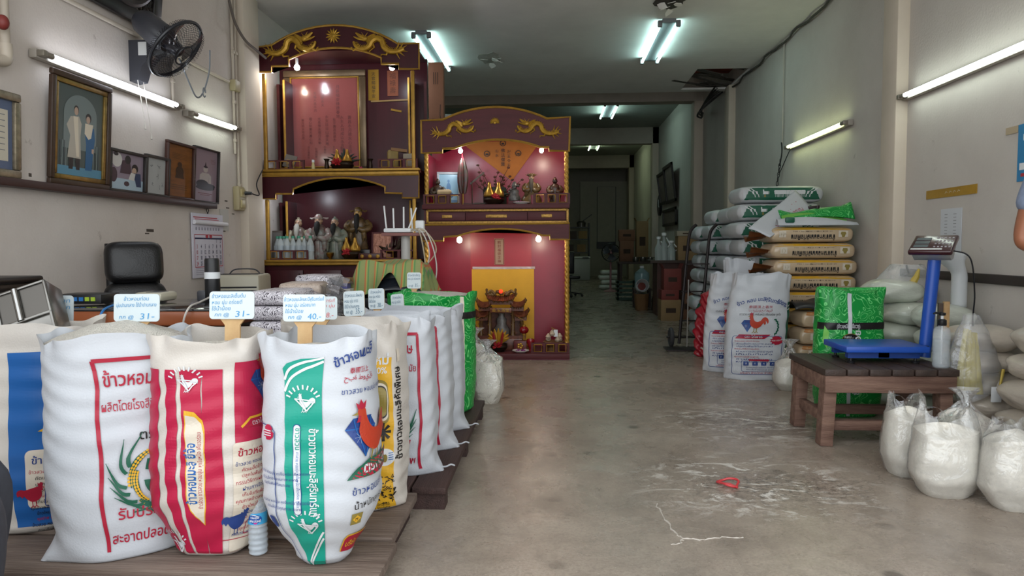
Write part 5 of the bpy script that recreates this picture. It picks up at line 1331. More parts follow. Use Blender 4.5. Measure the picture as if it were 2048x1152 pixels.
MB().bar((a.x - 0.02, 7.1, a.z - 0.03), (b.x, 7.14, b.z), 0.018, 0.018).build('stick', M_DKB, t, world=True)
MB().cyl((a.x, 7.10, ZU), (a.x, 7.10, a.z), 0.006, n=6).build('stand', M_DKB, t, world=True)
statue('deity_statue', 'seated gold idol with a long grey beard at the right of the upper shelf', st(1063, 7.12, ZU), 0.31, paint('gold brown robe', '#4a3820', '#7d6238'), paint('gold', '#6d5530', '#3a2c1a'), M_FACE, M_GBD, 'crown', 0.40, seated=True, seed=6, wide=0.95)
statue('deity_statue', 'dark bronze warrior statuette with raised arm at the far right', st(1110, 7.10, ZU), 0.27, paint('dark warrior', '#2a1c17', '#4d3226'), paint('dark warrior sash', '#33221b', '#6a4c30'), paint('dark face', '#2d1d17'), None, 'knot', seed=7)
p = st(1099, 7.08, ZU)
t = thing('small_idol', 'tiny black and silver idol on a box before the grey bearded idol', 'idol', st(1029, 7.0, ZU))
mb = MB(); mb.box((0, 0, 0.02), (0.12, 0.08, 0.04), bev=0.004); mb.build('box', M_MAR2, t)
mb = MB(); mb.lathe([(0, 0.04), (0.055, 0.04), (0.06, 0.07), (0.04, 0.11), (0.045, 0.14), (0.02, 0.165), (0.03, 0.19), (0.015, 0.225), (0, 0.235)], n=14)
for k in range(8): mb.ball((0.05 * math.cos(k * 0.8), 0.035 * math.sin(k * 0.8), 0.06 + 0.018 * k), 0.014, n=5)
mb.build('figure', paint('black silver', '#1b191a', '#6d6a66'), t)
def offering_plate(lab, p, mp):
 t = thing('offering_plate', lab, 'plate', p)
 MB().lathe([(0, 0.004), (0.045, 0.004), (0.05, 0), (0.085, 0.02), (0.083, 0.024), (0.05, 0.008), (0, 0.008)], n=26).build('plate', mat('white porcelain', '#cfcac6', rough=0.2), t)
 R = random.Random(len(lab)); mb = MB()
 for k in range(9): flower_ball(mb, (R.uniform(-0.04, 0.04), R.uniform(-0.03, 0.03), 0.01), 0.026, R, 8)
 mb.build('petals', mp, t)
M_PUR = mat('purple petal', '#8a2f7c', rough=0.6)
offering_plate('white plate with purple petals on the upper shelf of the shorter altar', st(1043, 6.94, ZU), M_PUR)
t = thing('red_striped_cup', 'tiny red striped cup beside the right upper balustrade', 'cup', st(1066, 6.93, ZU))
MB().lathe([(0, 0), (0.02, 0), (0.022, 0.09), (0.018, 0.09), (0, 0.01)], n=14).build('cup', mat('rose red cup', '#7d3440', rough=0.4), t)
t = thing('paper_scraps', 'scattered grey paper scraps at the front of the upper shelf', 'scraps', st(948, 6.92, ZU), kind='stuff')
mb = MB(); R = random.Random(6)
for k in range(14): mb.box((R.uniform(-0.14, 0.12), R.uniform(-0.03, 0.03), 0.004 + 0.003 * k / 3), (R.uniform(0.03, 0.09), R.uniform(0.02, 0.05), 0.003), Matrix.Rotation(R.uniform(-0.12, 0.12), 4, 'Z'))
mb.build('scraps', mat('grey scraps', '#5a524c', rough=0.9, vary=0.4, vscale=20), t, smooth=False)['kind'] = 'stuff'
flat_art('yellow_sheet', 'plain yellow paper sheet taped on the red altar back', 'sheet', 945, 1068, 538, 706, YSB - 0.022, mat('altar yellow', '#d9a51e', rough=0.55, vary=0.05))
flat_art('paper_talisman', 'beige and red paper strip with vertical writing high in the red niche', 'paper strip', 989, 1008, 477, 530, YSB - 0.022, mat('beige paper', '#a68a74', rough=0.7),
   lambda A, w, h: (A.frame(-w / 2 + 0.006, -h / 2 + 0.006, w / 2 - 0.006, h / 2 - 0.006, 0.004, 0.006, 0), vwrite('敕封福德正神')(A, w, h)), [pmat('brown red ink', '#7d2620', 0.6)])
a = atY(945, 536, YSB - 0.03); b = atY(1070, 537, YSB - 0.03)
tag(MB().box(((a.x + b.x) / 2, YSB - 0.026, a.z), (b.x - a.x, 0.002, 0.026)).build('clear_tape', film('clear tape', '#e8d9d0', 0.35)), 'clear tape along the top of the yellow sheet', 'tape')
zz = ZB
t = thing('spirit_house', 'ornate miniature temple with tiered roofs and a red lamp in the red niche', 'spirit house', st(1002, 7.22, zz))
M_TMP = paint('temple red', '#4d1f1a', '#7d4a30'); M_TMG = paint('temple gold', '#7d5f2c', '#4d2f22')
mb = MB(); mb.box((0, 0, 0.06), (0.80 * 0.55, 0.26, 0.12), bev=0.006); mb.box((0, 0.02, 0.13), (0.50, 0.22, 0.03)); mb.build('plinth', M_TMP, t)
def col(x, z0, z1, r=0.018):
 mb = MB(); mb.lathe([(0, 0), (r * 1.6, 0), (r * 1.6, 0.015), (r, 0.03), (r, z1 - z0 - 0.03), (r * 1.6, z1 - z0 - 0.012), (r * 1.6, z1 - z0), (0, z1 - z0)], (x, -0.06, z0), 12)
 for k in range(6): mb.ball((x + r * math.cos(k * 1.9), -0.06 + r * math.sin(k * 1.9), z0 + 0.04 + (z1 - z0 - 0.08) * k / 6), r * 0.55, n=5)
 mb.build('column', M_TMG, t)
for x in (-0.21, 0.21): col(x, 0.12, 0.32)
for x in (-0.12, 0.12): col(x, 0.14, 0.44)
MB().box((0, 0.07, 0.27), (0.44, 0.02, 0.28)).build('back_wall', M_TMP, t)
def tier(x0, x1, z, d=0.16, h=0.045):
 mb = MB(); n = 14; w = x1 - x0
 for sg in (-1, 1):
  mb.grid(lambda u, v: Vector((x0 + w * u, -0.03 + sg * (0.02 + d / 2 * v), z + h * (1 - v) + 0.035 * abs(2 * u - 1) ** 3)), n, 4)
 for k in range(n):
  x = x0 + w * (k + 0.5) / n; mb.cyl((x, -0.03 - d / 2 - 0.006, z + 0.0 + 0.03 * abs(2 * (k + 0.5) / n - 1) ** 3), (x, -0.03 - 0.02, z + h + 0.03 * abs(2 * (k + 0.5) / n - 1) ** 3), 0.010, n=6)
 mb.box(((x0 + x1) / 2, -0.03, z - 0.02), (w * 0.88, d * 0.8, 0.04))
 mb.build('tiled_roof', M_TMP, t)
 mb = MB(); mb.tube([(x0 + w * k / 12, -0.03 - d / 2 - 0.004, z - 0.004 + 0.014 * math.cos(k * PI) + 0.03 * abs(k / 6 - 1) ** 3) for k in range(13)], 0.007, 5)
 for s, x in ((-1, x0), (1, x1)): mb.tube([(x, -0.05, z + 0.04), (x + s * 0.015, -0.05, z + 0.07), (x + s * 0.005, -0.05, z + 0.095)], [0.014, 0.016, 0.003], 6)
 mb.build('eave_gilding', M_TMG, t)
tier(-0.27, -0.13, 0.34); tier(0.13, 0.27, 0.34); tier(-0.24, -0.10, 0.44); tier(0.10, 0.24, 0.44); tier(-0.14, 0.14, 0.505, 0.2)
mb = MB(); mb.box((0, -0.13, 0.41), (0.22, 0.02, 0.05), bev=0.004); mb.build('name_board', M_TMP, t)
A = Art(); A.text('金玉滿堂', 0.04, 0, (0, -0.014), width=0.18); A.put('gilt_letters', [M_GR], t, lambda x, y: Vector((x, -0.1415, 0.41 + y)))
mb = MB(); R = random.Random(12)
for k in range(26):
 u = R.uniform(-1, 1); mb.ball((u * 0.13, -0.06 + R.uniform(-0.02, 0.02), 0.56 + 0.05 * (1 - u * u) * R.random()), R.uniform(0.012, 0.022), (1.3, 0.8, 0.9), 5)
for s in (-1, 1): mb.tube(spline([(s * 0.06, -0.06, 0.56), (s * 0.10, -0.06, 0.60), (s * 0.14, -0.06, 0.585), (s * 0.15, -0.06, 0.63)], 4), [0.02] * 6 + [0.014] * 6 + [0.003], 6)
mb.build('roof_crest', M_TMG, t)
mb = MB(); mb.ball((0, -0.09, 0.60), 0.02, n=8); mb.build('red_lamp', mat('red lamp glow', '#ff2a10', emit='#ff2a12', estr=2.5), t)
mb = MB(); mb.lathe([(0, 0.14), (0.08, 0.14), (0.085, 0.2), (0.05, 0.26), (0.055, 0.31), (0.03, 0.34), (0.035, 0.37), (0, 0.39)], (0, -0.02, 0), 14, sy=0.7); mb.build('idol', paint('grey idol', '#3d3a38', '#77706a'), t)
for s in (-1, 1):
 mb = MB(); mb.box((s * 0.20, -0.17, 0.05), (0.13, 0.06, 0.11), bev=0.005); mb.build('gate_post', mat('temple gate red', '#5d1a1c', rough=0.4), t)
 mb = MB()
 for k in range(5):
  a = 2 * PI * k / 5; mb.ball((s * 0.20 + 0.02 * math.cos(a), -0.203, 0.055 + 0.02 * math.sin(a)), 0.014, (1, 0.4, 1), 5)
 mb.build('flower_relief', M_GPEAR, t)
def lantern(lab, p, arm):
 t = thing('red_lantern', lab, 'lantern', p, group='small red lanterns of the miniature temple')
 mb = MB(); mb.grid(lambda u, v: Vector((0.045 * (1 + 0.05 * math.cos(10 * 2 * PI * u)) * math.sin(PI * (0.1 + 0.8 * v)) * math.cos(2 * PI * u), 0.045 * (1 + 0.05 * math.cos(10 * 2 * PI * u)) * math.sin(PI * (0.1 + 0.8 * v)) * math.sin(2 * PI * u), -0.04 * math.cos(PI * (0.1 + 0.8 * v)))), 40, 12, cu=True); mb.build('shade', mat('red lantern gloss', '#7d0f16', rough=0.2), t)
 mb = MB();
 for z in (-0.045, 0.045): mb.lathe([(0, z - 0.008), (0.018, z - 0.008), (0.018, z + 0.008), (0, z + 0.008)], n=14)
 mb.build('gold_band', M_GP, t)
 mb = MB(); mb.tube([(0, 0, 0.05), (0, 0, 0.10), (arm, 0.0, 0.13)], 0.003, 5); mb.tube([(0, 0, -0.05), (0, 0, -0.10)], [0.006, 0.012], 6); mb.build('tassel_cord', M_GP, t)
a = atY(949, 660, 7.08); lantern('red lantern hanging on the left of the miniature temple', a, 0.06)
a = atY(1048, 660, 7.08); lantern('red lantern hanging on the right of the miniature temple', a, -0.06)
incense_pot('red lacquer incense pot with yellow paper flowers before the miniature temple', st(995, 7.02, ZB), 0.19, -0.02, False, False, 21)
t = thing('yellow_paper_lotus', 'folded yellow paper lotus standing in the red incense pot', 'paper lotus', st(995, 7.03, ZB + 0.073))
mb = MB()
for k in range(9):
 a = PI * k / 8; mb.tube([(0, 0, 0), (0.06 * math.cos(a), 0.0, 0.05 + 0.02 * math.sin(a)), (0.11 * math.cos(a), 0.01, 0.06 + 0.10 * math.sin(a))], [0.012, 0.03, 0.004], 6)
mb.build('petals', mat('yellow foil paper', '#b08420', rough=0.35, metal=0.2), t)
mb = MB()
for s in (-1, 1): mb.tube([(s * 0.03, -0.03, 0.0), (s * 0.045, -0.035, 0.09), (s * 0.05, -0.035, 0.13)], [0.012, 0.016, 0.003], 6)
mb.build('red_candle', mat('red wax', '#8e1d22', rough=0.4), t)
offering_plate('white plate with purple petals on the base of the red niche', st(1040, 6.95, ZB), M_PUR)
t = thing('grey_vase', 'squat grey stone vase at the left of the red niche', 'vase', st(938, 7.14, ZB))
MB().lathe([(0, 0), (0.06, 0), (0.06, 0.03), (0.04, 0.06), (0.055, 0.12), (0.05, 0.2), (0.065, 0.26), (0.05, 0.26), (0.03, 0.2)], n=16).build('vase', paint('grey stone', '#4f4a46', '#6d6660'), t)
def cup(lab, px, Y, m):
 t = thing('red_votive_glass', lab, 'votive glass', st(px, Y, ZB))
 MB().lathe([(0, 0), (0.03, 0), (0.012, 0.02), (0.03, 0.05), (0.042, 0.10), (0.034, 0.12), (0.03, 0.10), (0, 0.07)], n=16).build('glass', m, t)
cup('red votive glass to the right of the miniature temple', 1060, 7.06, mat('red glass', '#8e1a22', rough=0.12))
t = thing('garlic_basket', 'shallow basket of pale garlic bulbs behind the lower right balustrade', 'basket', st(1107, 7.03, ZB))
mb = MB(); mb.lathe([(0, 0.05), (0.07, 0.05), (0.11, 0.10), (0.105, 0.105), (0.065, 0.058), (0, 0.058)], n=20); mb.lathe([(0, 0), (0.06, 0), (0.06, 0.05), (0, 0.05)], n=16); mb.build('basket', mat('tan wicker', '#7d5a38', rough=0.8, bump=0.4, bscale=90), t)
R = random.Random(3)
for k in range(8):
 mb = MB(); c = (0.06 * math.cos(k * 0.9), 0.05 * math.sin(k * 0.9), 0.10 + 0.03 * (k % 3)); mb.lathe([(0, 0), (0.022, 0.006), (0.030, 0.022), (0.018, 0.04), (0.006, 0.055), (0, 0.056)], c, 10); o = mb.build('garlic_bulb', mat('garlic skin', '#bfae98', rough=0.5, vary=0.1), t)
MB().box((0.02, -0.05, 0.19), (0.04, 0.01, 0.07)).build('price_tag', M_WHT, t)
MB().box((-0.10, 0.0, 0.20), (0.07, 0.03, 0.012), Matrix.Rotation(0.5, 4, 'Y')).build('wooden_spoon', mat('spoon wood', '#8a5a24', rough=0.6), t)
ZT = zs(247) + 0.012
a = atY(871, 130, 7.16)
t = thing('long_carton', 'tall narrow brown carton standing on the shorter altar beside the tall altar', 'carton', (atY(872, 180, 7.12).x, 7.16, ZT), 0.06)
hh = atY(871, 128, 7.16).z - ZT
MB().box((0, 0, hh / 2), (0.15, 0.14, hh), bev=0.004).build('carton', mat('brown cardboard', '#7d5640', rough=0.8, vary=0.06), t)
A = Art(); A.text('L', 0.09, 0, (-0.03, -0.26), PI / 2);
for k in range(3): A.rect(-0.025 + 0.02 * k, 0.1, -0.018 + 0.02 * k, 0.22, 0)
A.line([(0.04, -0.30), (0.043, -0.24), (0.038, -0.2), (0.043, -0.1)], 0.008, 0)
A.put('printing', [pmat('carton ink', '#3a2a22', 0.8)], t, lambda x, y: Vector((x, -0.0715, hh / 2 + y)))
t = thing('rolled_sheet', 'white rolled sheet lying on the shorter altar roof behind its arch', 'roll', (atY(893, 230, 7.3).x, 7.30, ZT + 0.11))
MB().cyl((-0.05, 0, 0), (0.3, 0.02, 0), 0.05, n=16).build('roll', mat('white roll', '#b4b8ba', rough=0.6), t)
MB().box((0.12, 0.0, -0.08), (0.25, 0.12, 0.06)).build('rest', mat('brown cardboard', '#7d5640'), t)
# ================================================================ OPEN RICE SACKS IN FRONT
M_WPP = mat('white woven sack', '#bec2c8', rough=0.42, vary=0.03, vscale=3, bump=0.10, bscale=160, spec=0.4)
M_CPP = mat('cream woven sack', '#c8c2ba', rough=0.38, vary=0.03, vscale=3, bump=0.10, bscale=160, spec=0.45)
M_RICE = mat('white rice', '#e2ddd2', rough=0.8, vary=0.12, vscale=160, bump=0.9, bscale=260)
def ink(n, c, r=0.38): return mat('sack ink ' + n, c, rough=r, spec=0.4)
K_RED, K_PINK, K_BLU, K_NAVY, K_GRN, K_TEAL, K_BLK, K_YEL, K_WHT, K_CRE = (ink('red', '#a51e37'), ink('crimson', '#ae1a40'), ink('blue', '#1c5a9e'), ink('navy', '#27407f'), ink('green', '#1c5a45'),
 ink('teal', '#11917e'), ink('black', '#1d1b1c'), ink('yellow', '#d6a52c'), ink('white', '#cfd2d5'), ink('cream', '#d0c6b6'))
K_LGRN, K_ORG, K_GOLD = ink('leaf green', '#79c257'), ink('rooster red', '#b03a24'), ink('gold', '#8a7a3a')
INKS = [K_RED, K_PINK, K_BLU, K_NAVY, K_GRN, K_TEAL, K_BLK, K_YEL, K_WHT, K_CRE, K_LGRN, K_ORG, K_GOLD]
RED, PNK, BLU, NAV, GRN, TEA, BLK, YEL, WHT, CRE, LGR, ORG, GLD = range(13)
def spow(v, e): return math.copysign(abs(v) ** e, v)
class Sack:
 """A filled, standing, open sack: surf(s, h) gives the place s metres round from the front centre and h metres up."""
 def __init__(k, W, D, H, loc, rz, base=0.75, bulge=0.06, n=2.7, lean=(0, 0), wr=0.0016, seed=0.0, ear=0.0, top=1.0, fill=0.92):
  k.W, k.D, k.H, k.loc, k.rz = W, D, H, Vector(loc), rz
  k.base, k.bulge, k.n, k.lean, k.wr, k.seed, k.ear, k.top, k.fill = base, bulge, n, lean, wr, seed, ear, top, fill
  N = 400; k.tab = [0.0]; p = k.raw(0, 0.5)
  for i in range(1, N + 1):
   q = k.raw(2 * PI * i / N - 0.0, 0.5); k.tab.append(k.tab[-1] + (Vector((q.x, q.y)) - Vector((p.x, p.y))).length); p = q
  k.per = k.tab[-1]
  k.R = Matrix.Rotation(rz, 3, 'Z')
 def raw(k, a, t):
  lo = smooth01(0.0, 0.30, t)
  f = k.base + (1 - k.base) * lo + k.bulge * math.sin(PI * min(1, t / 0.85)) - 0.10 * (1 - min(1, t / 0.03)) * (1 if k.ear == 0 else 0.3)
  f *= (1 + (k.top - 1) * smooth01(0.72, 1.0, t))
  n = k.n + 0.6 * smooth01(0.75, 1, t)
  x = k.W / 2 * f * spow(math.sin(a), 2 / n); y = -k.D / 2 * f * spow(math.cos(a), 2 / n)
  if k.ear:
   e = max(0.0, 1 - t / 0.16) ** 2; sx = abs(math.sin(a)) ** 3
   x += math.copysign(k.ear * e * sx, math.sin(a)); y *= (1 - 0.75 * e * sx)
  w = k.wr * (math.sin(58 * t + 4 * math.sin(2 * a + k.seed) + 3 * math.sin(5 * t + k.seed)) * (0.35 + 0.65 * smooth01(0.75, 0.3, abs(t - 0.45))) + 2.6 * nz(math.cos(a) * 1.5, math.sin(a) * 1.5, t * 11, 1.0, k.seed + 3))
  up = smooth01(k.fill - 0.02, 1.0, t)
  w += up * 0.012 * math.sin(5 * a + k.seed * 2) + up * 0.006 * math.sin(11 * a + k.seed)
  x += w * math.sin(a); y -= w * math.cos(a)
  z = k.H * t + up * 0.012 * math.sin(3 * a + k.seed) + up * 0.006 * math.sin(8 * a + k.seed)
  return Vector((x + k.lean[0] * t * t, y + k.lean[1] * t * t, z))
 def ang(k, s):
  s = s % k.per; N = len(k.tab) - 1; lo, hi = 0, N
  while hi - lo > 1:
   m = (lo + hi) // 2
   if k.tab[m] <= s: lo = m
   else: hi = m
  d = k.tab[hi] - k.tab[lo]
  return 2 * PI * (lo + (s - k.tab[lo]) / (d if d > 0 else 1)) / N
 def surf(k, s, h, off=0.0022):
  a = k.ang(s); t = max(0.0, min(1.0, h / k.H)); p = k.raw(a, t)
  if off == 0: return p
  da = k.raw(a + 0.04, t) - k.raw(a - 0.04, t); dt = k.raw(a, min(1, t + 0.015)) - k.raw(a, max(0, t - 0.015))
  nn = da.cross(dt)
  if nn.length < 1e-9: nn = Vector((math.sin(a), -math.cos(a), 0))
  nn.normalize()
  if nn.dot(Vector((math.sin(a), -math.cos(a), 0))) < 0: nn = -nn
  return p + nn * off
 def world(k, p): return k.R @ p + k.loc
 def find(k, px, py):
  """Where on the sack the photo pixel lies: (s, h)."""
  best = None; inv = CAM_R.transposed()
  if not hasattr(k, 'pts'):
   k.pts = []
   for i in range(160):
    s = k.per * i / 160
    for j in range(81):
     h = k.H * j / 80; p = k.world(k.surf(s, h, 0)); a = k.ang(s)
     nn = k.R @ Vector((math.sin(a), -math.cos(a), 0))
     if nn.dot(EYE - p) < 0: continue
     c = inv @ (p - EYE); k.pts.append((1024 + FPX * c.x / -c.z, 576 - FPX * c.y / -c.z, s if s < k.per / 2 else s - k.per, h))
  for (x, y, s, h) in k.pts:
   d = (x - px) ** 2 + (y - py) ** 2
   if best is None or d < best[0]: best = (d, s, h)
  return best[1], best[2]
 def build(k, lab, m, group='open rice sacks', nm='rice_sack', nu=112, nv=90):
  k.t = thing(nm, lab, 'sack', k.loc, k.rz, group)
  mb = MB(); V = mb.grid(lambda u, v: k.raw(2 * PI * u, v), nu, nv, cu=True)
  mb.b.faces.new([V[i][0] for i in range(nu)][::-1])
  k.body = mb.build('woven_bag', m, k.t, ang=80)
  return k
 def prnt(k, A, name='print', mx=0.016):
  o = 0.0018 if 'panel' in name else 0.0030
  A.split(mx); return A.put(name, INKS, k.t, None, lambda x, y, z: k.surf(x, y, o + z))
 def rice(k, lab, h0, dome, m=M_RICE):
  t = thing('rice_heap', lab, 'rice', k.world(Vector((k.lean[0], k.lean[1], k.H * h0))), k.rz, 'loose rice in the open sacks', 'stuff')
  def f(u, v):
   a = 2 * PI * u; p = k.raw(a, h0) ; r = v * 0.97; c = Vector((k.lean[0] * h0 * h0, k.lean[1] * h0 * h0, 0))
   q = c + (Vector((p.x, p.y, 0)) - c) * r
   return Vector((q.x - k.lean[0], q.y - k.lean[1], dome * (1 - r ** 1.6) + 0.006 * nz(q.x, q.y, 0, 18, k.seed)))
  mb = MB(); mb.grid(f, 56, 18, cu=True)
  o = mb.build('rice', m, t); o['kind'] = 'stuff'
def rooster(A, x, y, h, c, flip=1, comb=None, line=False):
 comb = c if comb is None else comb
 def T(p): return [(x + flip * a * h, y + b * h) for a, b in p]
 body = [(-0.20, 0.98), (-0.13, 1.0), (-0.08, 0.94), (-0.07, 0.84), (-0.03, 0.72), (0.06, 0.62), (0.22, 0.60), (0.34, 0.68), (0.44, 0.80), (0.58, 0.84), (0.70, 0.76), (0.74, 0.62), (0.70, 0.50), (0.64, 0.60), (0.58, 0.66), (0.60, 0.52), (0.54, 0.44), (0.48, 0.54), (0.42, 0.46), (0.34, 0.36), (0.20, 0.26), (0.06, 0.25), (-0.08, 0.32), (-0.18, 0.44), (-0.22, 0.60), (-0.21, 0.76), (-0.24, 0.86), (-0.25, 0.93)]
 A.poly([tuple(p) for p in spline([Vector(q) for q in T(body)], 3, True)], c)
 A.poly(T([(-0.24, 0.96), (-0.27, 1.08), (-0.21, 1.04), (-0.18, 1.13), (-0.13, 1.05), (-0.07, 1.10), (-0.09, 0.98), (-0.14, 0.96)]), comb)
 A.poly(T([(-0.25, 0.92), (-0.36, 0.88), (-0.25, 0.87)]), GLD if not line else c)
 A.poly(T([(-0.24, 0.86), (-0.27, 0.76), (-0.21, 0.76), (-0.19, 0.85)]), comb)
 for lx in (0.02, 0.16):
  A.line(T([(lx, 0.28), (lx - 0.02, 0.08), (lx - 0.10, 0.0)]), 0.035 * h, GLD if not line else c); A.line(T([(lx - 0.02, 0.08), (lx + 0.07, 0.0)]), 0.03 * h, GLD if not line else c)
def diamond(A, x, y, w, h):
 A.poly([(x - w * 0.5, y + h * 0.22), (x - w * 0.28, y + h * 0.5), (x + w * 0.32, y + h * 0.5), (x + w * 0.5, y + h * 0.22), (x + 0.05 * w, y - h * 0.5)], NAV)
 for (a, b) in (((-0.5, 0.22), (0.5, 0.22)), ((-0.2, 0.22), (0.05, -0.5)), ((0.2, 0.22), (0.05, -0.5)), ((-0.28, 0.5), (-0.2, 0.22)), ((0.32, 0.5), (0.2, 0.22))):
  A.line([(x + a[0] * w, y + a[1] * h), (x + b[0] * w, y + b[1] * h)], 0.004, BLU)
 for k in range(4):
  a = k * PI / 4; l = 0.16 * w; A.line([(x - l * math.cos(a) - 0.1 * w, y - l * math.sin(a)), (x + l * math.cos(a) - 0.1 * w, y + l * math.sin(a))], [0.0005, 0.0005], WHT)
def emblem(A, x, y, h, flip=1):
 """Gem-and-rooster line mark in white with short rays."""
 rooster(A, x, y - 0.4 * h, 0.62 * h, WHT, flip, WHT, True)
 for (a, b) in (((-0.3, 0.1), (0.15, -0.35)), ((0.15, -0.35), (0.45, 0.0)), ((0.45, 0.0), (-0.3, 0.1)), ((-0.1, 0.05), (0.15, -0.35))):
  A.line([(x + flip * a[0] * h, y + a[1] * h), (x + flip * b[0] * h, y + b[1] * h)], 0.004, WHT)
 for k in range(9):
  a = 0.35 + k * 0.3; A.line([(x + 0.5 * h * math.cos(a), y + 0.42 * h * math.sin(a)), (x + 0.66 * h * math.cos(a), y + 0.58 * h * math.sin(a))], 0.005, WHT)
def corn(A, x, y, r, flip=1, full=True):
 """Rice ears and leaves curving round a lotus pond, gold on white."""
 def C(a, q): return (x + flip * q * math.cos(a), y + q * math.sin(a))
 for (a0, a1, q) in ((2.0, 3.35, 1.0), (2.75, 4.1, 0.86), (3.8, 4.9, 0.95)):
  pts = [C(a0 + (a1 - a0) * k / 20, r * q) for k in range(21)]
  A.line(pts, [r * 0.03 + r * 0.15 * math.sin(PI * min(1, 0.12 + k / 20)) for k in range(21)], GRN)
  for k in range(12):
   a = a0 + (a1 - a0) * (k + 0.6) / 12.5
   for s in (-1, 1): p = C(a, r * (q + s * 0.038)); A.ell(p[0], p[1], r * 0.050, r * 0.033, YEL, 7, (a + PI / 2) if flip > 0 else (PI / 2 - a))
 for (a0, q0, a1, q1) in ((2.7, 1.1, 1.95, 1.62), (2.9, 1.12, 2.25, 1.75), (3.3, 1.1, 2.75, 1.75), (3.5, 1.1, 3.0, 1.6), (3.8, 1.05, 3.2, 1.55), (4.0, 1.0, 3.42, 1.5)):
  am = (a0 + a1) / 2 + 0.12; pts = [tuple(p) for p in spline([Vector(C(a0, r * q0)), Vector(C(am, r * (q0 + q1) / 2.1)), Vector(C(a1, r * q1))], 6)]
  A.line(pts, [0.10 * r, 0.11 * r, 0.11 * r, 0.11 * r, 0.10 * r, 0.10 * r, 0.09 * r, 0.08 * r, 0.07 * r, 0.05 * r, 0.04 * r, 0.02 * r, 0.002], GRN)
 A.line([C(4.3, r * 1.0), C(3.95, r * 1.35), C(3.9, r * 1.2), C(4.5, r * 1.12)], 0.05 * r, GRN)
 if full:
  A.poly([C(PI + PI * k / 14, r * 0.62) for k in range(15)], GRN)
  for k in range(9): A.ell(*C(PI + 0.3 + 0.3 * k, r * (0.25 + 0.05 * (k % 4))), r * 0.12, r * 0.05, WHT, 8, k)
  for k in range(11):
   a = 0.1 + k * 0.3; A.ell(x + flip * 0.1 * r + 0.17 * r * math.cos(a), y + 0.10 * r + 0.15 * r * math.sin(a), 0.13 * r, 0.08 * r, PNK, 10, a); A.ell(x + flip * 0.1 * r + 0.17 * r * math.cos(a), y + 0.10 * r + 0.15 * r * math.sin(a), 0.11 * r, 0.062 * r, CRE, 10, a)
  A.ell(x + flip * 0.1 * r, y + 0.16 * r, 0.1 * r, 0.07 * r, YEL)
  A.line([C(2.6, 0.62 * r), C(2.2, 0.8 * r), (x - flip * 0.42 * r, y + 0.62 * r)], 0.01, GRN); A.ell(x - flip * 0.40 * r, y + 0.68 * r, 0.05 * r, 0.09 * r, GRN, 10, -0.4); A.ell(x - flip * 0.40 * r, y + 0.68 * r, 0.035 * r, 0.07 * r, WHT, 10, -0.4)
  A.poly([(x - 0.1 * r, y - 1.05 * r), (x + 0.15 * r, y - 0.9 * r), (x + 0.3 * r, y - 1.1 * r), (x + 0.1 * r, y - 1.0 * r), (x - 0.2 * r, y - 1.2 * r)], PNK)
T_LONG = ['ข้าวสวย หอมนุ่ม หุงขึ้นหม้อ เคี้ยวอร่อย', 'คัดเมล็ดข้าวคุณภาพ สะอาด', 'ปลูกในพื้นที่ที่เหมาะสม', 'กรรมวิธีการผลิต', 'ผ่านการขัดสีอย่างดี', 'เก็บในที่แห้ง', 'คุณภาพข้าวสาร', 'ข้าวใหม่ต้นฤดู', 'หุงง่าย ขึ้นหม้อ']
def para(A, x, y, n, size, dy, cols, indent=0.02, width=None, rot=0.0):
 for k in range(n):
  c = cols[k % len(cols)]; A.text(T_LONG[k % 9], size, c, (x + (indent if k % 3 else 0), y - k * dy), rot, align='LEFT', bold=0.004)
ZP = 0.10          # top of the low pallets
S1 = Sack(0.42, 0.34, 0.745, (-1.93, 2.47, ZP), math.radians(18), 0.80, 0.05, seed=1.3, lean=(0.02, 0.0)).build('cream and royal blue rice sack under the steel box at the left edge', M_CPP)
S2 = Sack(0.45, 0.31, 0.735, (-1.465, 2.29, ZP), math.radians(33), 0.88, 0.05, seed=2.1, ear=0.07, lean=(-0.01, 0.0)).build('white rice sack with red border and ears of rice, second from left', M_WPP)
S3 = Sack(0.36, 0.30, 0.735, (-1.155, 2.29, ZP), math.radians(4), 0.66, 0.06, seed=3.7, n=2.9, lean=(0.01, 0.0), wr=0.0022).build('crimson and cream striped rice sack behind the water bottle', M_CPP)
S4 = Sack(0.345, 0.32, 0.745, (-0.755, 2.225, ZP), math.radians(6), 0.50, 0.07, seed=4.4, n=2.6, lean=(0.0, 0.0)).build('white rice sack with teal panel and rooster at the front corner', M_WPP)
S5 = Sack(0.48, 0.26, 0.725, (-0.835, 2.74, ZP), math.radians(-4), 0.96, 0.03, n=4, seed=5.2, ear=0.02).build('yellow rice sack with black landscape print behind the teal one', M_CPP)
S6 = Sack(0.51, 0.24, 0.705, (-0.795, 3.14, ZP), math.radians(-2), 0.95, 0.03, n=4.5, seed=6.6, ear=0.06, lean=(-0.01, 0)).build('white red bordered rice sack just behind the yellow sack', M_WPP)
S7 = Sack(0.51, 0.24, 0.69, (-0.775, 3.52, ZP), math.radians(-3), 0.95, 0.03, n=4.5, seed=7.9, ear=0.06, lean=(-0.01, 0)).build('middle of the three white red bordered sacks behind the yellow sack', M_WPP)
S8 = Sack(0.51, 0.24, 0.685, (-0.765, 3.89, ZP), math.radians(-2), 0.95, 0.03, n=4.5, seed=8.3, ear=0.06, lean=(-0.01, 0)).build('white red bordered rice sack nearest the green open sack', M_WPP)
M_GSW = swirl('green scroll print', '#12913c', '#6fd07a', 7.0, 0.3, 2.2, 0.09)
S9 = Sack(0.54, 0.32, 0.735, (-0.76, 4.32, ZP), math.radians(-6), 0.95, 0.02, seed=9.1, wr=0.0015).build('green scroll patterned rice sack standing at the end of the open row', M_GSW)
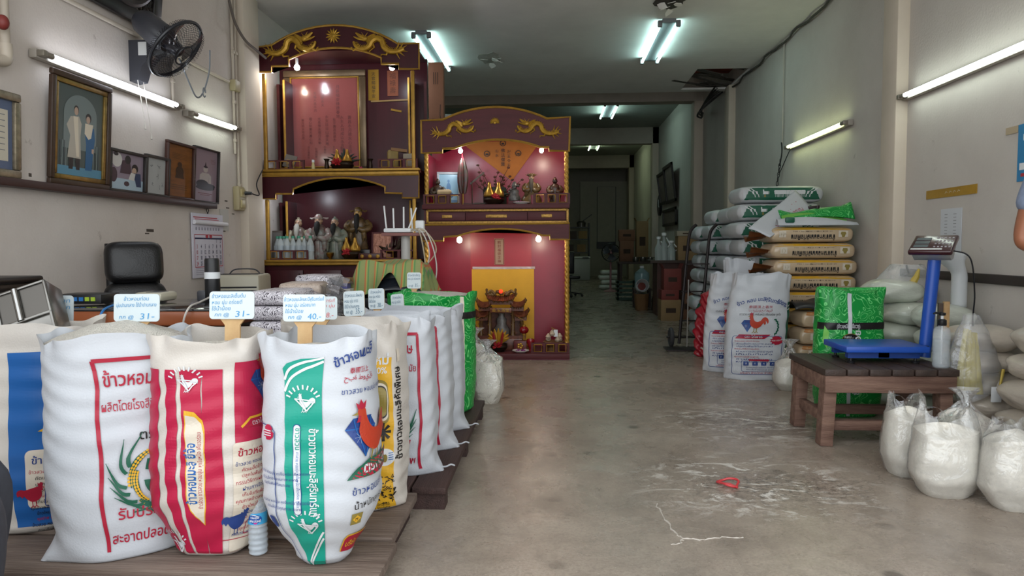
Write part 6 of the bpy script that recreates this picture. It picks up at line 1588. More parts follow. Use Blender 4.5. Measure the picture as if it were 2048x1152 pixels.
S1.rice('heap of rice in the blue and cream sack', 0.90, 0.05); S2.rice('mounded rice in the white red bordered sack, second from left', 0.955, 0.075); S3.rice('rice inside the crimson striped sack', 0.92, 0.03); S4.rice('rice inside the teal panel sack', 0.92, 0.02)
S5.rice('rice inside the yellow sack', 0.88, 0.02); S6.rice('rice in the white sack just behind the yellow sack', 0.94, 0.03); S7.rice('rice in the middle white red bordered sack', 0.94, 0.03); S8.rice('rice in the white sack beside the green one', 0.94, 0.02); S9.rice('rice in the green scroll patterned sack', 0.985, 0.02)
def panel(A, s0, s1, h0, h1, mi, n=14, wob=0.0, seed=0.0):
 """Printed band that follows the sack, edges a little uneven."""
 for k in range(n):
  a, b = h0 + (h1 - h0) * k / n, h0 + (h1 - h0) * (k + 1) / n
  w0, w1 = wob * math.sin(a * 23 + seed), wob * math.sin(b * 23 + seed)
  A.poly([(s0 + w0, a), (s1 + w0, a), (s1 + w1, b), (s0 + w1, b)], mi)
A = Art(); s, h = S1.find(55, 700); a0 = S1.find(18, 850)[0]; a1 = S1.find(98, 800)[0] + 0.12
panel(A, a0, a1, 0.03, 0.66, BLU)
A.split(0.016); S1.prnt(A, 'blue_panel')
A = Art(); x, y = S1.find(70, 965); A.poly(rrect(x - 0.025, 0.10, x + 0.2, y + 0.12, 0.02), CRE)
A.text('ข้าวหอมมะลิ', 0.036, NAV, (x - 0.005, y + 0.07), align='LEFT', bold=0.012); para(A, x - 0.015, y + 0.035, 12, 0.017, 0.0225, [RED, BLK, BLK, BLK]); rooster(A, x + 0.005, 0.105, 0.085, RED, -1, RED, True)
A.frame(x + 0.035, 0.105, x + 0.15, 0.19, 0.012, 0.003, NAV)
x, y = S1.find(97, 815); A.line([(x + 0.05, y + 0.05), (x - 0.005, y), (x + 0.05, y - 0.05)], 0.009, WHT)
x, y = S1.find(85, 858); A.poly([(x - 0.01, y - 0.01), (x + 0.06, y + 0.03), (x + 0.06, y - 0.02)], YEL); A.poly([(x + 0.004, y - 0.005), (x + 0.06, y + 0.022), (x + 0.06, y - 0.012)], RED)
a = Art(); S1.prnt(A, 'printing')
def corn_sack(S, left, mirror, pts):
 """pts: where the border's corner, title, second line, emblem and base lines are printed."""
 A = Art(); s0, s1, ht = pts['b']
 panel(A, s0 - 0.006, s0 + 0.006, 0.035, ht, RED, 20, 0.003); panel(A, s1 - 0.006, s1 + 0.006, 0.035, ht, RED, 20, 0.003, 2)
 A.line([(s0 + (s1 - s0) * k / 12, ht) for k in range(13)], 0.012, RED)
 m = (s0 + s1) / 2; w = s1 - s0
 A.text('ข้าวหอมมะลิคัดพิเศษ', 0.062, RED, (m, ht - 0.085), width=w * 0.90, bold=0.014); A.text('ผลิตโดยโรงสีที่ทันสมัยถูกหลักอนามัย', 0.042, RED, (m, ht - 0.165), width=w * 0.95, bold=0.006)
 A.text('ตราบัวทอง', 0.042, BLK, (m, ht - 0.265), bold=0.012, width=w * 0.45)
 corn(A, m - 0.02, ht - 0.40, 0.105, 1, True); corn(A, m + 0.03, ht - 0.40, 0.105, -1, False)
 A.text('รับประกันคุณภาพ', 0.05, RED, (m, 0.145), width=w * 0.80, bold=0.012); A.text('สะอาดปลอดภัยทุกสภาพ', 0.05, RED, (m, 0.06), width=w * 0.92, bold=0.014)
 S.prnt(A, 'printing')
x0, hh = S2.find(176, 700); corn_sack(S2, True, False, {'b': (x0, x0 + 0.41, 0.665)})
for S in (S6, S7, S8): corn_sack(S, True, False, {'b': (-0.215, 0.215, S.H - 0.065)})
A = Art()
e = lambda px, py=880: S3.find(px, py)[0]
for (a, b, m) in ((296, 318, PNK), (331, 352, PNK), (362, 404, PNK), (404, 447, PNK)): panel(A, e(a), e(b), 0.012, 0.635, m, 16, 0.003, a)
panel(A, e(469), e(469) + 0.30, 0.012, 0.655, PNK, 16); A.split(0.016); S3.prnt(A, 'crimson_panel')
A = Art(); x, y = S3.find(392, 930);
hp = [(-0.03, 0.16), (0.0, 0.155), (0.022, 0.13), (0.03, 0.10), (0.028, -0.14), (0.02, -0.20), (-0.02, -0.15), (-0.028, -0.12), (-0.026, 0.06), (-0.03, 0.10)]
A.poly([(x + q[0] * 1.12, y + 0.005 + q[1] * 1.06) for q in hp], YEL); A.poly([(x + q[0], y + q[1]) for q in hp], CRE)
A.text('ข้าวหอมมะลิ ยี่จ้อ', 0.042, BLU, (x + 0.002, y - 0.03), PI / 2, width=0.20, bold=0.012); A.text('ข้าวล้วน ขาวสวย หอมนุ่ม หุงขึ้นหม้อ เคี้ยวอร่อย', 0.02, RED, (x + 0.022, y - 0.02), PI / 2, width=0.25)
emblem(A, *S3.find(372, 765), 0.085, 1); emblem(A, *S3.find(360, 1080), 0.085, 1)
x, y = S3.find(508, 760); diamond(A, x + 0.035, y - 0.02, 0.11, 0.11); rooster(A, x + 0.05, y - 0.05, 0.13, ORG, 1, RED)
x, y = S3.find(490, 850); A.line([(x - 0.01, y - 0.005), (x + 0.02, y + 0.02), (x + 0.10, y + 0.025)], 0.008, YEL); A.poly([(x, y - 0.008), (x + 0.03, y + 0.012), (x + 0.12, y + 0.016), (x + 0.12, y - 0.014)], RED); A.text('ตราไก่', 0.022, WHT, (x + 0.05, y - 0.005))
x, y = S3.find(475, 885); A.poly(rrect(x - 0.015, 0.0 + 0.015, x + 0.21, y, 0.012), CRE); A.text('ข้าวหอมมะลิ', 0.034, RED, (x, y - 0.045), align='LEFT', bold=0.014); para(A, x - 0.008, y - 0.075, 13, 0.016, 0.0205, [NAV, RED, RED, RED])
x, y = S3.find(468, 1060); rooster(A, x + 0.012, y - 0.01, 0.085, NAV, -1, NAV, True); A.frame(x + 0.04, y - 0.015, x + 0.15, y + 0.035, 0.008, 0.003, RED); A.line([(x - 0.05, y - 0.03), (x + 0.2, y - 0.03)], 0.003, RED)
S3.prnt(A, 'printing')
A = Art(); t0, t1 = S4.find(571, 850)[0], S4.find(647, 850)[0]
panel(A, t0, t1, 0.004, 0.655, TEA, 18); A.poly([(t0, 0.655), (t1, 0.655), (t1, 0.69), (t0 + 0.06, 0.685), (t0 + 0.015, 0.67)], TEA); A.split(0.016); S4.prnt(A, 'teal_panel')
A = Art(); w = t1 - t0; tm = (t0 + t1) / 2
for d in (0, 0.035):
 A.line([tuple(p) for p in spline([(t0 + 0.001, 0.585 + d), (t0 + 0.25 * w, 0.63 + d * 0.8), (t1, 0.675 + d * 0.4)], 6)], 0.008, WHT); A.line([tuple(p) for p in spline([(t0 + 0.02, 0.005 + d * 0.3), (t0 + 0.6 * w, 0.055 + d * 0.6), (t1 - 0.004, 0.115 + d * 0.7)], 6)], 0.008, WHT)
emblem(A, tm, 0.555, 0.085, 1); emblem(A, tm, 0.17, 0.085, 1)
A.poly(rrect(t0 + 0.026, 0.205, t0 + 0.05, 0.485, 0.011), NAV); A.poly(rrect(t0 + 0.028, 0.207, t0 + 0.048, 0.483, 0.010), WHT)
A.text('ข้าวล้วน', 0.022, TEA, (t0 + 0.034, 0.44), -PI / 2, bold=0.012); A.text('ขาวสวย หอมนุ่ม หุงขึ้นหม้อ เคี้ยวอร่อย ถูกใจ', 0.013, BLU, (t0 + 0.036, 0.315), -PI / 2, width=0.17); A.text('ข้าวขาวหอมมะลิสุรินทร์แท้', 0.034, WHT, (tm + 0.018, 0.335), -PI / 2, width=0.27, bold=0.016)
x, y = S4.find(690, 760)
for k, ch in enumerate(('ข้าว', 'หอม', 'มะลิ')): A.text(ch, 0.040, NAV, (x - 0.010 + 0.050 * k, y + 0.05 + 0.018 * k - 0.004 * k * k), 0.42 - 0.16 * k, bold=0.02)
A.text('泰國頂上', 0.020, RED, (x + 0.055, y + 0.02), bold=0.01); A.text('حبة طويلة', 0.022, RED, (x + 0.055, y - 0.002), bold=0.008); A.text('ขาวสวย หอมนุ่ม หุงขึ้นหม้อ', 0.024, NAV, (x - 0.012, y - 0.045), align='LEFT')
x, y = S4.find(715, 860); diamond(A, x + 0.018, y - 0.025, 0.12, 0.125); rooster(A, x + 0.045, y - 0.12, 0.19, ORG, 1, RED)
x, y = S4.find(712, 945); A.poly([(x - 0.035, y - 0.022), (x + 0.0, y + 0.015), (x + 0.05, y + 0.036), (x + 0.19, y + 0.042), (x + 0.19, y - 0.018)], GRN); A.poly([(x - 0.02, y - 0.021), (x + 0.012, y + 0.012), (x + 0.055, y + 0.03), (x + 0.19, y + 0.036), (x + 0.19, y - 0.018)], RED); A.text('ตรา ไก่เพชร', 0.042, WHT, (x + 0.02, y - 0.006), align='LEFT', bold=0.02)
x, y = S4.find(705, 990); A.text('ข้าวหอมมะลิ', 0.032, NAV, (x, y), 0.04, align='LEFT'); A.text('น้ำหนักสุทธิ', 0.03, BLK, (x + 0.006, y - 0.045), 0.04, align='LEFT')
x, y = S4.find(712, 1037); A.rect(x - 0.016, y - 0.022, x + 0.024, y + 0.016, GLD); A.poly([(x - 0.012, y - 0.003), (x + 0.004, y + 0.010), (x + 0.02, y - 0.003), (x + 0.004, y - 0.016)], YEL); A.text('M', 0.014, BLK, (x + 0.003, y - 0.008))
x, y = S4.find(690, 1085); A.poly([(x - 0.014, y - 0.035), (x - 0.014, y + 0.016), (x, y + 0.03), (x + 0.10, y + 0.036), (x + 0.10, y - 0.035)], YEL); A.poly([(x - 0.008, y - 0.035), (x - 0.008, y + 0.014), (x + 0.003, y + 0.024), (x + 0.10, y + 0.03), (x + 0.10, y - 0.035)], RED); A.text('บริษัท', 0.03, YEL, (x + 0.004, y - 0.015), align='LEFT', bold=0.01)
x, y = S4.find(537, 880); A.line([(x + 0.03, 0.02), (x + 0.03, y + 0.03), (x + 0.018, y + 0.045), (x - 0.1, y + 0.045)], 0.003, NAV)
A.poly([((x + 0.004) + (0.016 if k % 2 else 0.024) * math.cos(k * PI / 10), y + 0.026 + (0.016 if k % 2 else 0.024) * math.sin(k * PI / 10)) for k in range(20)], PNK)
for k in range(3): A.rect(x - 0.012, y + 0.016 + 0.007 * k, x + 0.018, y + 0.019 + 0.007 * k, WHT)
para(A, x - 0.04, y - 0.10, 3, 0.012, 0.018, [NAV]); para(A, x - 0.03, y - 0.19, 2, 0.012, 0.018, [NAV])
A.poly(rrect(x - 0.005, y - 0.275, x + 0.018, y - 0.235, 0.006), NAV)
x, y = S4.find(528, 730); A.text('100%', 0.03, NAV, (x - 0.005, y), -0.7, bold=0.01)
for k in range(12): A.ell(x + 0.002 + 0.01 * math.sin(k * 0.4), y - 0.07 - 0.012 * k, 0.006, 0.003, GRN, 7, 0.8 if k % 2 else -0.8)
S4.prnt(A, 'printing')
A = Art(); f1 = S5.find(789, 850)[0]; panel(A, -0.20, f1, 0.008, 0.60, YEL, 16); A.split(0.016); S5.prnt(A, 'yellow_panel')
A = Art(); A.text('หอมมะลิใหม่', 0.05, WHT, (f1 - 0.012, 0.575), align='RIGHT', bold=0.025); A.text('100%', 0.034, WHT, (f1 - 0.02, 0.54), align='RIGHT', bold=0.015)
x, y = f1 - 0.045, 0.43
for (r, c) in ((1.0, GLD), (0.86, CRE), (0.74, BLK), (0.66, GLD)): A.poly(rrect(x - 0.09 * r, y - 0.085 * r, x + 0.028 * r, y + 0.085 * r, 0.028 * r), c)
for k in range(8): a = k * PI / 4; A.line([(f1 - 0.04, 0.315), (f1 - 0.04 + 0.03 * math.cos(a), 0.315 + 0.035 * math.sin(a))], [0.006, 0.012], BLK)
A.ell(f1 - 0.035, 0.215, 0.038, 0.034, WHT); A.ell(f1 - 0.047, 0.215, 0.017, 0.014, GLD); A.ell(f1 - 0.034, 0.212, 0.008, 0.016, GLD)
for k in range(4): A.rect(f1 - 0.022, 0.205 + 0.008 * k, f1 - 0.004, 0.208 + 0.008 * k, BLU)
R = random.Random(17); A.poly([(-0.20, 0.008), (f1, 0.008), (f1, 0.155), (f1 - 0.05, 0.13), (f1 - 0.09, 0.145), (-0.2, 0.10)], LGR if False else YEL)
for k in range(130):
 x = f1 - R.random() ** 1.4 * 0.30; y = 0.03 + R.random() * 0.11; l = R.uniform(0.006, 0.02); a = R.uniform(-0.7, 0.9)
 A.line([(x, y), (x + l * math.cos(a) * 0.6, y + l * math.sin(a) + 0.004), (min(f1, x + l * math.cos(a)), y + l * math.sin(a))], [0.002, R.uniform(0.003, 0.008), 0.001], BLK)
A.text('น้ำหนักสุทธิ', 0.016, BLK, (f1 - 0.055, 0.022)); A.text('Net Weight', 0.015, BLK, (f1 - 0.055, 0.008))
S5.prnt(A, 'printing')
A = Art(); x = S5.find(800, 850)[0]; A.text('ข้าวขาวหอมมะลิคัดพิเศษ', 0.05, BLK, (x + 0.012, 0.38), PI / 2, width=0.36, bold=0.02); A.rect(x - 0.006, 0.58, x + 0.014, 0.63, CRE); S5.prnt(A, 'side_lettering', 0.02)
A = Art(); x = S9.find(925, 700)[0]; panel(A, x - 0.014, x + 0.016, 0.01, 0.73, CRE, 14); panel(A, x - 0.09, x - 0.03, 0.08, 0.25, LGR, 4, 0.01); A.rect(x - 0.3, 0.585, x + 0.2, 0.625, BLK); S9.prnt(A, 'printing', 0.03)
mb = MB(); tie = lambda u: S9.raw(u * 2 * PI, 0.985)
for S in (S6, S7, S8):
 c = S.raw(PI / 2, 0.02); mb = MB(); mb.tube(spline([c, c + Vector((0.02, -0.005, 0.004)), c + Vector((0.04, 0.0, 0.012)), c + Vector((0.055, 0.01, 0.004))], 4), 0.004, 6); mb.build('corner_string', M_WPP, S.t)
M_SGN = mat('white sign board', '#c6d1d4', rough=0.3, spec=0.5); M_STK = mat('bare plywood', '#b08a5c', rough=0.7, vary=0.18, vscale=9, col2='#c7a678')
M_PEN = mat('sign pen blue', '#4a93c4', rough=0.6); M_PENR = mat('sign pen red', '#cf6b6f', rough=0.6); M_PEND = mat('sign pen dark blue', '#4d6f88', rough=0.6)
def price_sign(lab, S, px0, px1, py0, py1, lines, price, pen=M_PEN, rz=0.0, dY=0.0, tail=0.14, rl=0.0):
 Y = S.loc.y + dY
 a = atY(px0, py1, Y); b = atY(px1, py0, Y); w, h = b.x - a.x, b.z - a.z
 w /= max(0.5, math.cos(rz))
 t = thing('price_sign', lab, 'price sign', ((a.x + b.x) / 2, Y, a.z), rz, 'handwritten price signs', tilt=Matrix.Rotation(rl, 3, 'Y') @ Matrix.Rotation(-0.08, 3, 'X'))
 mb = MB(); mb.prism(rrect(-w / 2, 0, w / 2, h, h * 0.13), 0.004, Matrix(((1, 0, 0, 0), (0, 0, 1, -0.005), (0, 1, 0, 0), (0, 0, 0, 1)))); mb.build('board', M_SGN, t, smooth=False)
 k = w / 0.155
 st_ = [(-0.026 * k, -tail), (0.026 * k, -tail), (0.026 * k, -0.02 * k), (0.042 * k, 0.0), (w * 0.46, h * 0.1), (w * 0.46, h * 0.94), (-w * 0.46, h * 0.94), (-w * 0.46, h * 0.1), (-0.042 * k, 0.0), (-0.026 * k, -0.02 * k)]
 mb = MB(); mb.prism(st_, 0.009, Matrix(((1, 0, 0, 0), (0, 0, 1, 0.0), (0, 1, 0, 0), (0, 0, 0, 1)))); mb.build('stake', M_STK, t, smooth=False)
 A = Art(); n = len(lines)
 for i, (tx, wd, al) in enumerate(lines):
  x = {'C': 0, 'L': -w * 0.44, 'R': w * 0.44}[al]
  A.text(tx, h * 0.19, 0, (x if al == 'C' else x, h * (0.76 - 0.225 * i)), 0.02, align={'C': 'CENTER', 'L': 'LEFT', 'R': 'RIGHT'}[al], width=w * wd, shear=0.15)
 A.text('กก @', h * 0.18, 0, (-w * 0.22, h * 0.10), 0.0, width=w * 0.32, shear=0.15); A.text(price, h * 0.31, 0, (w * 0.24, h * 0.09), 0.04, width=w * 0.32, shear=0.12)
 A.put('handwriting', [pen], t, lambda x, y: Vector((x, -0.0058, y)))
L_ = lambda *a: list(a)
price_sign('partly hidden blue lettered price sign 31 behind the steel box', S1, 52, 145, 591, 650, L_(('ข้าวชัยนาท', 0.7, 'R'), ('ใช้น้ำมาก', 0.6, 'R')), '31-', dY=0.22, tail=0.2)
price_sign('price sign 31 standing in the mounded rice of the second sack', S2, 229, 318, 588, 643, L_(('ข้าวหอมท่อน', 0.55, 'C'), ('นุ่มปานกลาง ใช้น้ำปานกลาง', 0.88, 'C')), '31-', dY=0.02)
price_sign('price sign 31 standing in the crimson striped sack', S3, 420, 508, 583, 638, L_(('ข้าวหอมมะลิเต็มต้น', 0.75, 'L'), ('หอม นุ่ม อร่อยดี', 0.68, 'L'), ('ใช้น้ำน้อย', 0.42, 'L')), '31-', dY=0.06)
price_sign('biggest price sign 40 standing in the teal panel sack', S4, 567, 651, 589, 643, L_(('ข้าวหอมมะลิคละปีสุรินทร์แท้', 0.94, 'C'), ('หอม นุ่ม อร่อยมาก', 0.70, 'L'), ('ใช้น้ำน้อย', 0.42, 'L')), '40.-', dY=0.08)
price_sign('price sign 38 with red handwriting half hidden behind the 40 sign', S5, 606, 674, 593, 639, L_(('มะลิสุรินทร์แท้', 0.6, 'R'), ('หอม นุ่ม', 0.5, 'R')), '38.-', M_PENR, dY=0.06)
price_sign('price sign 35 facing half left in the white sack behind the yellow one', S6, 687, 731, 582, 632, L_(('ข้าวหอมมะลิผสม', 0.85, 'C'), ('หอม นุ่ม ขาว', 0.65, 'L'), ('ใช้น้ำปานกลาง', 0.7, 'L')), '35.-', M_PEND, -0.25, 0.02, rl=-0.06)
price_sign('price sign 38 in the middle white red bordered sack', S7, 737, 770, 577, 618, L_(('ข้าวหอมใหม่', 0.7, 'C'), ('หอม นุ่ม เหนียว', 0.7, 'L'), ('ใช้น้ำน้อย', 0.4, 'L')), '38.-', M_PEND, -0.25, 0.02, rl=-0.05)
price_sign('low tilted price sign in the white sack nearest the green sack', S8, 784, 810, 588, 628, L_(('ข้าวหอมใหม่', 0.7, 'C'), ('หอม นุ่ม เหนียว', 0.7, 'L'), ('ใช้น้ำน้อย', 0.4, 'L')), '39.-', M_PEND, -0.2, 0.0, rl=-0.10)
price_sign('smallest price sign 35 standing in the green sack', S9, 814, 842, 545, 577, L_(('ข้าวเหนียวเขี้ยวงู', 0.85, 'C'), ('หอม นุ่ม อร่อยมาก', 0.88, 'L')), '35.-', M_PEND, -0.12, 0.0)
M_PLK = mat('weathered pallet plank', '#5b4c43', rough=0.8, vary=0.28, vscale=7, stretch=(0.25, 5, 5), bump=0.4, bscale=30, col2='#7b6c61')
M_PLK2 = mat('dark red brown plank', '#3c2925', rough=0.7, vary=0.3, vscale=7, stretch=(5, 0.25, 5), bump=0.3, bscale=30)
R = random.Random(8)
t = thing('wooden_pallet', 'low weathered plank pallet under the four front sacks', 'pallet', (-1.45, 2.4, 0))
ys = [2.10, 2.365, 2.62, 2.86]
for k in range(3):
 x1 = (-0.545, -0.565, -0.57)[k]
 MB().box(((-2.35 + x1) / 2, (ys[k] + ys[k + 1]) / 2 - 0.006, 0.082), (x1 + 2.35, ys[k + 1] - ys[k] - 0.018, 0.034), Matrix.Rotation(R.uniform(-0.002, 0.002), 4, 'X'), 0.004).build('plank', M_PLK, t, world=True)
for x in (-2.2, -1.6, -1.1, -0.64): MB().box((x, 2.46, 0.032), (0.09, 0.70, 0.064)).build('runner', M_PLK2, t, world=True)
t = thing('wooden_pallet', 'dark red brown pallet under the yellow, white and green sacks', 'pallet', (-0.95, 3.7, 0))
for k in range(4):
 x0 = -1.075 + k * 0.155; MB().box((x0 + 0.08, 3.74, 0.085), (0.145, 1.70, 0.03), None, 0.004).build('plank', M_PLK2, t, world=True)
for y in (2.95, 3.7, 4.5): MB().box((-0.765, y, 0.035), (0.60, 0.09, 0.07)).build('runner', M_PLK2, t, world=True)
p = atZ(517, 1106, ZP)
t = thing('water_bottle', 'clear water bottle with blue cap standing on the pallet between two sacks', 'bottle', p)
M_PET = mat('clear bottle plastic', '#e6eef5', rough=0.06, alpha=0.30, spec=0.9)
def wob(z): return 0.0016 * math.sin(z * 330) if 0.01 < z < 0.10 or 0.15 < z < 0.165 else 0
prof = [(0, 0.006), (0.022, 0.0)] + [(0.0305 + wob(z) - (0.004 if z < 0.006 else 0), z) for z in [0.003 + 0.004 * k for k in range(41)]] + [(0.029, 0.172), (0.022, 0.19), (0.013, 0.204), (0.0125, 0.212)]
MB().lathe(prof, n=28).build('body', M_PET, t)
MB().lathe([(0, 0.004), (0.028, 0.004), (0.0285, 0.10), (0.0288, 0.165), (0.022, 0.185), (0, 0.185)], n=24).build('water', mat('drinking water', '#c9d9e6', rough=0.03, alpha=0.25), t)
MB().lathe([(0, 0.228), (0.0138, 0.227), (0.0145, 0.224), (0.0145, 0.207), (0.0, 0.207)], n=20).build('cap', mat('blue cap', '#2f6db4', rough=0.35), t)
MB().lathe([(0.0312, 0.108), (0.0318, 0.108), (0.0318, 0.146), (0.0312, 0.146)], n=28).build('label', mat('blue label', '#3fa3d6', rough=0.3), t)
def onlab(x, y): a = x / 0.032; return Vector((0.0323 * math.sin(a), -0.0323 * math.cos(a), y))
A = Art(); A.ell(0.004, 0.127, 0.023, 0.015, 1); A.text('Nestlé', 0.0105, 0, (0.004, 0.129), bold=0.02); A.text('เพียวไลฟ์', 0.011, 0, (0.004, 0.117), bold=0.02); A.line([(-0.012, 0.143), (0.006, 0.140), (0.02, 0.134)], [0.001, 0.003, 0.001], 0); A.ell(0.006, 0.113, 0.006, 0.0025, 2)
A.split(0.01); A.put('label_print', [M_WHT, ink('label blue', '#1d4f9e'), ink('label pink', '#c83a8c')], t, onlab)
c = atY(48, 625, 2.50)
M_SS = mat('stainless steel', '#7f7d79', rough=0.28, metal=0.9, vary=0.1)
t = thing('steel_scoop_box', 'stainless steel rice measuring box tilted on the first sack', 'measuring box', c, 0.15, tilt=Matrix.Rotation(math.radians(-22), 3, 'X') @ Matrix.Rotation(math.radians(-21), 3, 'Y'))
w, h, d = 0.185, 0.215, 0.12
MB().box((0, d / 2 + 0.012, 0), (w, d, h), bev=0.004).build('shell', M_SS, t)
mb = MB()
for (cx, cz, sx, sz) in ((0, h / 2 - 0.005, w, 0.01), (0, -h / 2 + 0.005, w, 0.01), (-w / 2 + 0.005, 0, 0.01, h), (w / 2 - 0.005, 0, 0.01, h), (0, -0.028, w, 0.012)): mb.box((cx, 0.006, cz), (sx, 0.014, sz), bev=0.003)
mb.build('rim', M_SS, t)
MB().cyl((-0.015, 0.0, -0.03), (-0.015, 0.0, h / 2 - 0.005), 0.012, n=12).build('divider_bar', mat('polished steel', '#9c9c9a', rough=0.15, metal=1.0), t)
for x in (-0.05, 0.036): MB().box((x, 0.010, 0.038), (0.065 if x < 0 else 0.09, 0.006, 0.12)).build('inner_plate', mat('dull steel', '#5a5753', rough=0.35, metal=0.85), t)
# ================================================================ RIGHT SIDE
M_TW = mat('worn table wood', '#5d4238', rough=0.75, vary=0.3, vscale=6, stretch=(0.5, 4, 4), bump=0.3, bscale=40, col2='#86695a')
M_TD = mat('dark table planks', '#3d302a', rough=0.55, vary=0.3, vscale=6, stretch=(4, 0.4, 4), bump=0.25, bscale=30)
TX0, TX1, TY0, TY1, TZ = 1.49, 2.19, 3.90, 4.47, 0.44
t = thing('wooden_table', 'low weathered wooden table carrying the blue scale', 'table', ((TX0 + TX1) / 2, (TY0 + TY1) / 2, 0))
for k in range(6):
 w = (TX1 - TX0 + 0.02) / 6; MB().box((TX0 - 0.01 + w * (k + 0.5), (TY0 + TY1) / 2, TZ - 0.018), (w - 0.008, TY1 - TY0 + 0.02, 0.036), None, 0.004).build('plank', M_TD, t, world=True)
for y in (TY0 + 0.02, TY1 - 0.02): MB().box(((TX0 + TX1) / 2, y, TZ - 0.085), (TX1 - TX0, 0.04, 0.095), None, 0.005).build('apron', M_TW, t, world=True)
for x in (TX0 + 0.02, TX1 - 0.02): MB().box((x, (TY0 + TY1) / 2, TZ - 0.085), (0.035, TY1 - TY0 - 0.08, 0.085), None, 0.005).build('apron', M_TW, t, world=True)
for x in (TX0 + 0.045, TX1 - 0.045):
 for y in (TY0 + 0.07, TY1 - 0.07): MB().bar((x + (0.02 if x > 1.8 else -0.02), y, 0), (x, y, TZ - 0.036), 0.085, 0.07, bev=0.006).build('leg', M_TW, t, world=True)
for y in (TY0 + 0.09, TY1 - 0.09): MB().box(((TX0 + TX1) / 2, y, 0.11), (TX1 - TX0 - 0.12, 0.05, 0.055), None, 0.005).build('stretcher', M_TW, t, world=True)
for x in (TX0 + 0.04, TX1 - 0.04): MB().box((x, (TY0 + TY1) / 2, 0.15), (0.04, TY1 - TY0 - 0.2, 0.06), None, 0.005).build('stretcher', M_TW, t, world=True)
M_SB = mat('scale blue paint', '#1d4fae', rough=0.35, spec=0.5)
t = thing('platform_scale', 'blue electronic platform scale with tilted display on the wooden table', 'scale', (1.89, 4.22, TZ))
MB().box((0, 0, 0.085), (0.46, 0.34, 0.035), None, 0.005).build('platform', M_SB, t)
mb = MB(); mb.box((0, -0.10, 0.05), (0.40, 0.04, 0.04)); mb.box((0, 0.10, 0.05), (0.40, 0.04, 0.04)); mb.box((0, 0, 0.05), (0.06, 0.24, 0.035)); mb.build('frame', mat('scale blue frame', '#173f8c', rough=0.4), t)
for x in (-0.18, 0.18):
 for y in (-0.11, 0.11): MB().lathe([(0, 0), (0.02, 0), (0.022, 0.012), (0.008, 0.014), (0.008, 0.035), (0, 0.035)], (x, y, 0), 12).build('foot', M_BLK, t)
a, b = Vector((0.285, 0.0, 0.02)), Vector((0.33, 0.0, 0.625))
MB().bar((0.2, 0, 0.05), (0.31, 0, 0.05), 0.05, 0.04).build('column_bracket', M_SB, t)
MB().cyl(a, b, 0.034, n=24).build('column', M_SB, t); MB().cyl((0.23, -0.03, 0.075), (0.29, -0.03, 0.075), 0.016, n=10).build('clamp_knob', M_BLK, t)
Hm = Matrix.Translation((0.315, -0.01, 0.665)) @ Matrix.Rotation(math.radians(-40), 4, 'Z') @ Matrix.Rotation(math.radians(28), 4, 'X')
MB().box((0, 0, 0.012), (0.225, 0.20, 0.03), Hm, 0.010, 3).build('display_head', mat('dark maroon panel', '#3a141c', rough=0.2, coat=0.5), t)
hb_ = MB(); hb_.prism([(-0.09, 0.0), (0.09, 0.0), (0.09, -0.035), (0.0, -0.075), (-0.05, -0.06)], 0.19, Hm @ Matrix(((0, 0, 1, -0.095), (1, 0, 0, 0), (0, 1, 0, 0), (0, 0, 0, 1)))); hb_.build('rear_housing', mat('light grey housing', '#a9abac', rough=0.4), t)
for k in range(3): MB().box((-0.055, 0.045 - 0.042 * k, 0.0275), (0.075, 0.03, 0.003), Hm).build('readout', mat('grey readout', '#5f6a6c', rough=0.15), t)
mb = MB()
for i in range(5):
 for j in range(4): mb.box((0.015 + 0.019 * i, 0.06 - 0.036 * j, 0.0275), (0.010, 0.014, 0.002), Hm)
mb.build('keypad', mat('white keys', '#8f888f', rough=0.4), t); MB().bar(Hm @ Vector((-0.10, -0.078, 0.0285)), Hm @ Vector((0.06, -0.078, 0.0285)), 0.012, 0.002, up=Hm.to_3x3() @ Vector((0, 0, 1))).build('brand_strip', M_WHT, t)
mb = MB(); mb.tube(spline([Hm @ Vector((0.10, -0.01, -0.02)), (0.46, -0.12, 0.60), (0.49, -0.12, 0.40), (0.51, -0.08, 0.22), (0.60, -0.02, 0.08)], 8), 0.0045, 6); mb.build('power_cord', M_BLK, t)
t = thing('pump_bottle', 'clear pump bottle of sanitizer on the table corner', 'bottle', (2.145, 3.985, TZ))
MB().lathe([(0, 0.004), (0.04, 0), (0.043, 0.01), (0.043, 0.19), (0.038, 0.215), (0.018, 0.23), (0.018, 0.24)], n=28).build('body', M_PET, t)
MB().lathe([(0, 0.006), (0.0405, 0.006), (0.041, 0.155), (0, 0.155)], n=24).build('liquid', mat('clear gel', '#c5cfd2', rough=0.03, alpha=0.3), t)
MB().cyl((0, 0, 0.02), (0, 0, 0.235), 0.004, n=8).build('dip_tube', M_WHT, t)
MB().lathe([(0.021, 0.232), (0.023, 0.235), (0.022, 0.262), (0.012, 0.268), (0, 0.268)], n=20).build('collar', M_BLK, t); MB().cyl((0, 0, 0.268), (0, 0, 0.295), 0.008, n=10).build('stem', M_WHT, t)
mb = MB(); mb.lathe([(0, 0.285), (0.016, 0.288), (0.018, 0.302), (0, 0.306)], n=14); mb.tube([(0, 0, 0.300), (-0.04, -0.004, 0.302), (-0.05, -0.004, 0.297)], [0.007, 0.006, 0.005], 8); mb.build('pump', M_BLK, t)
S10 = Sack(0.42, 0.20, 0.83, (1.935, 4.70, 0), math.radians(4), 0.95, 0.04, n=3.2, seed=10.4, wr=0.0015, ear=0.0, fill=0.90).build('green scroll patterned rice sack with dark band standing behind the scale table', M_GSW, None)
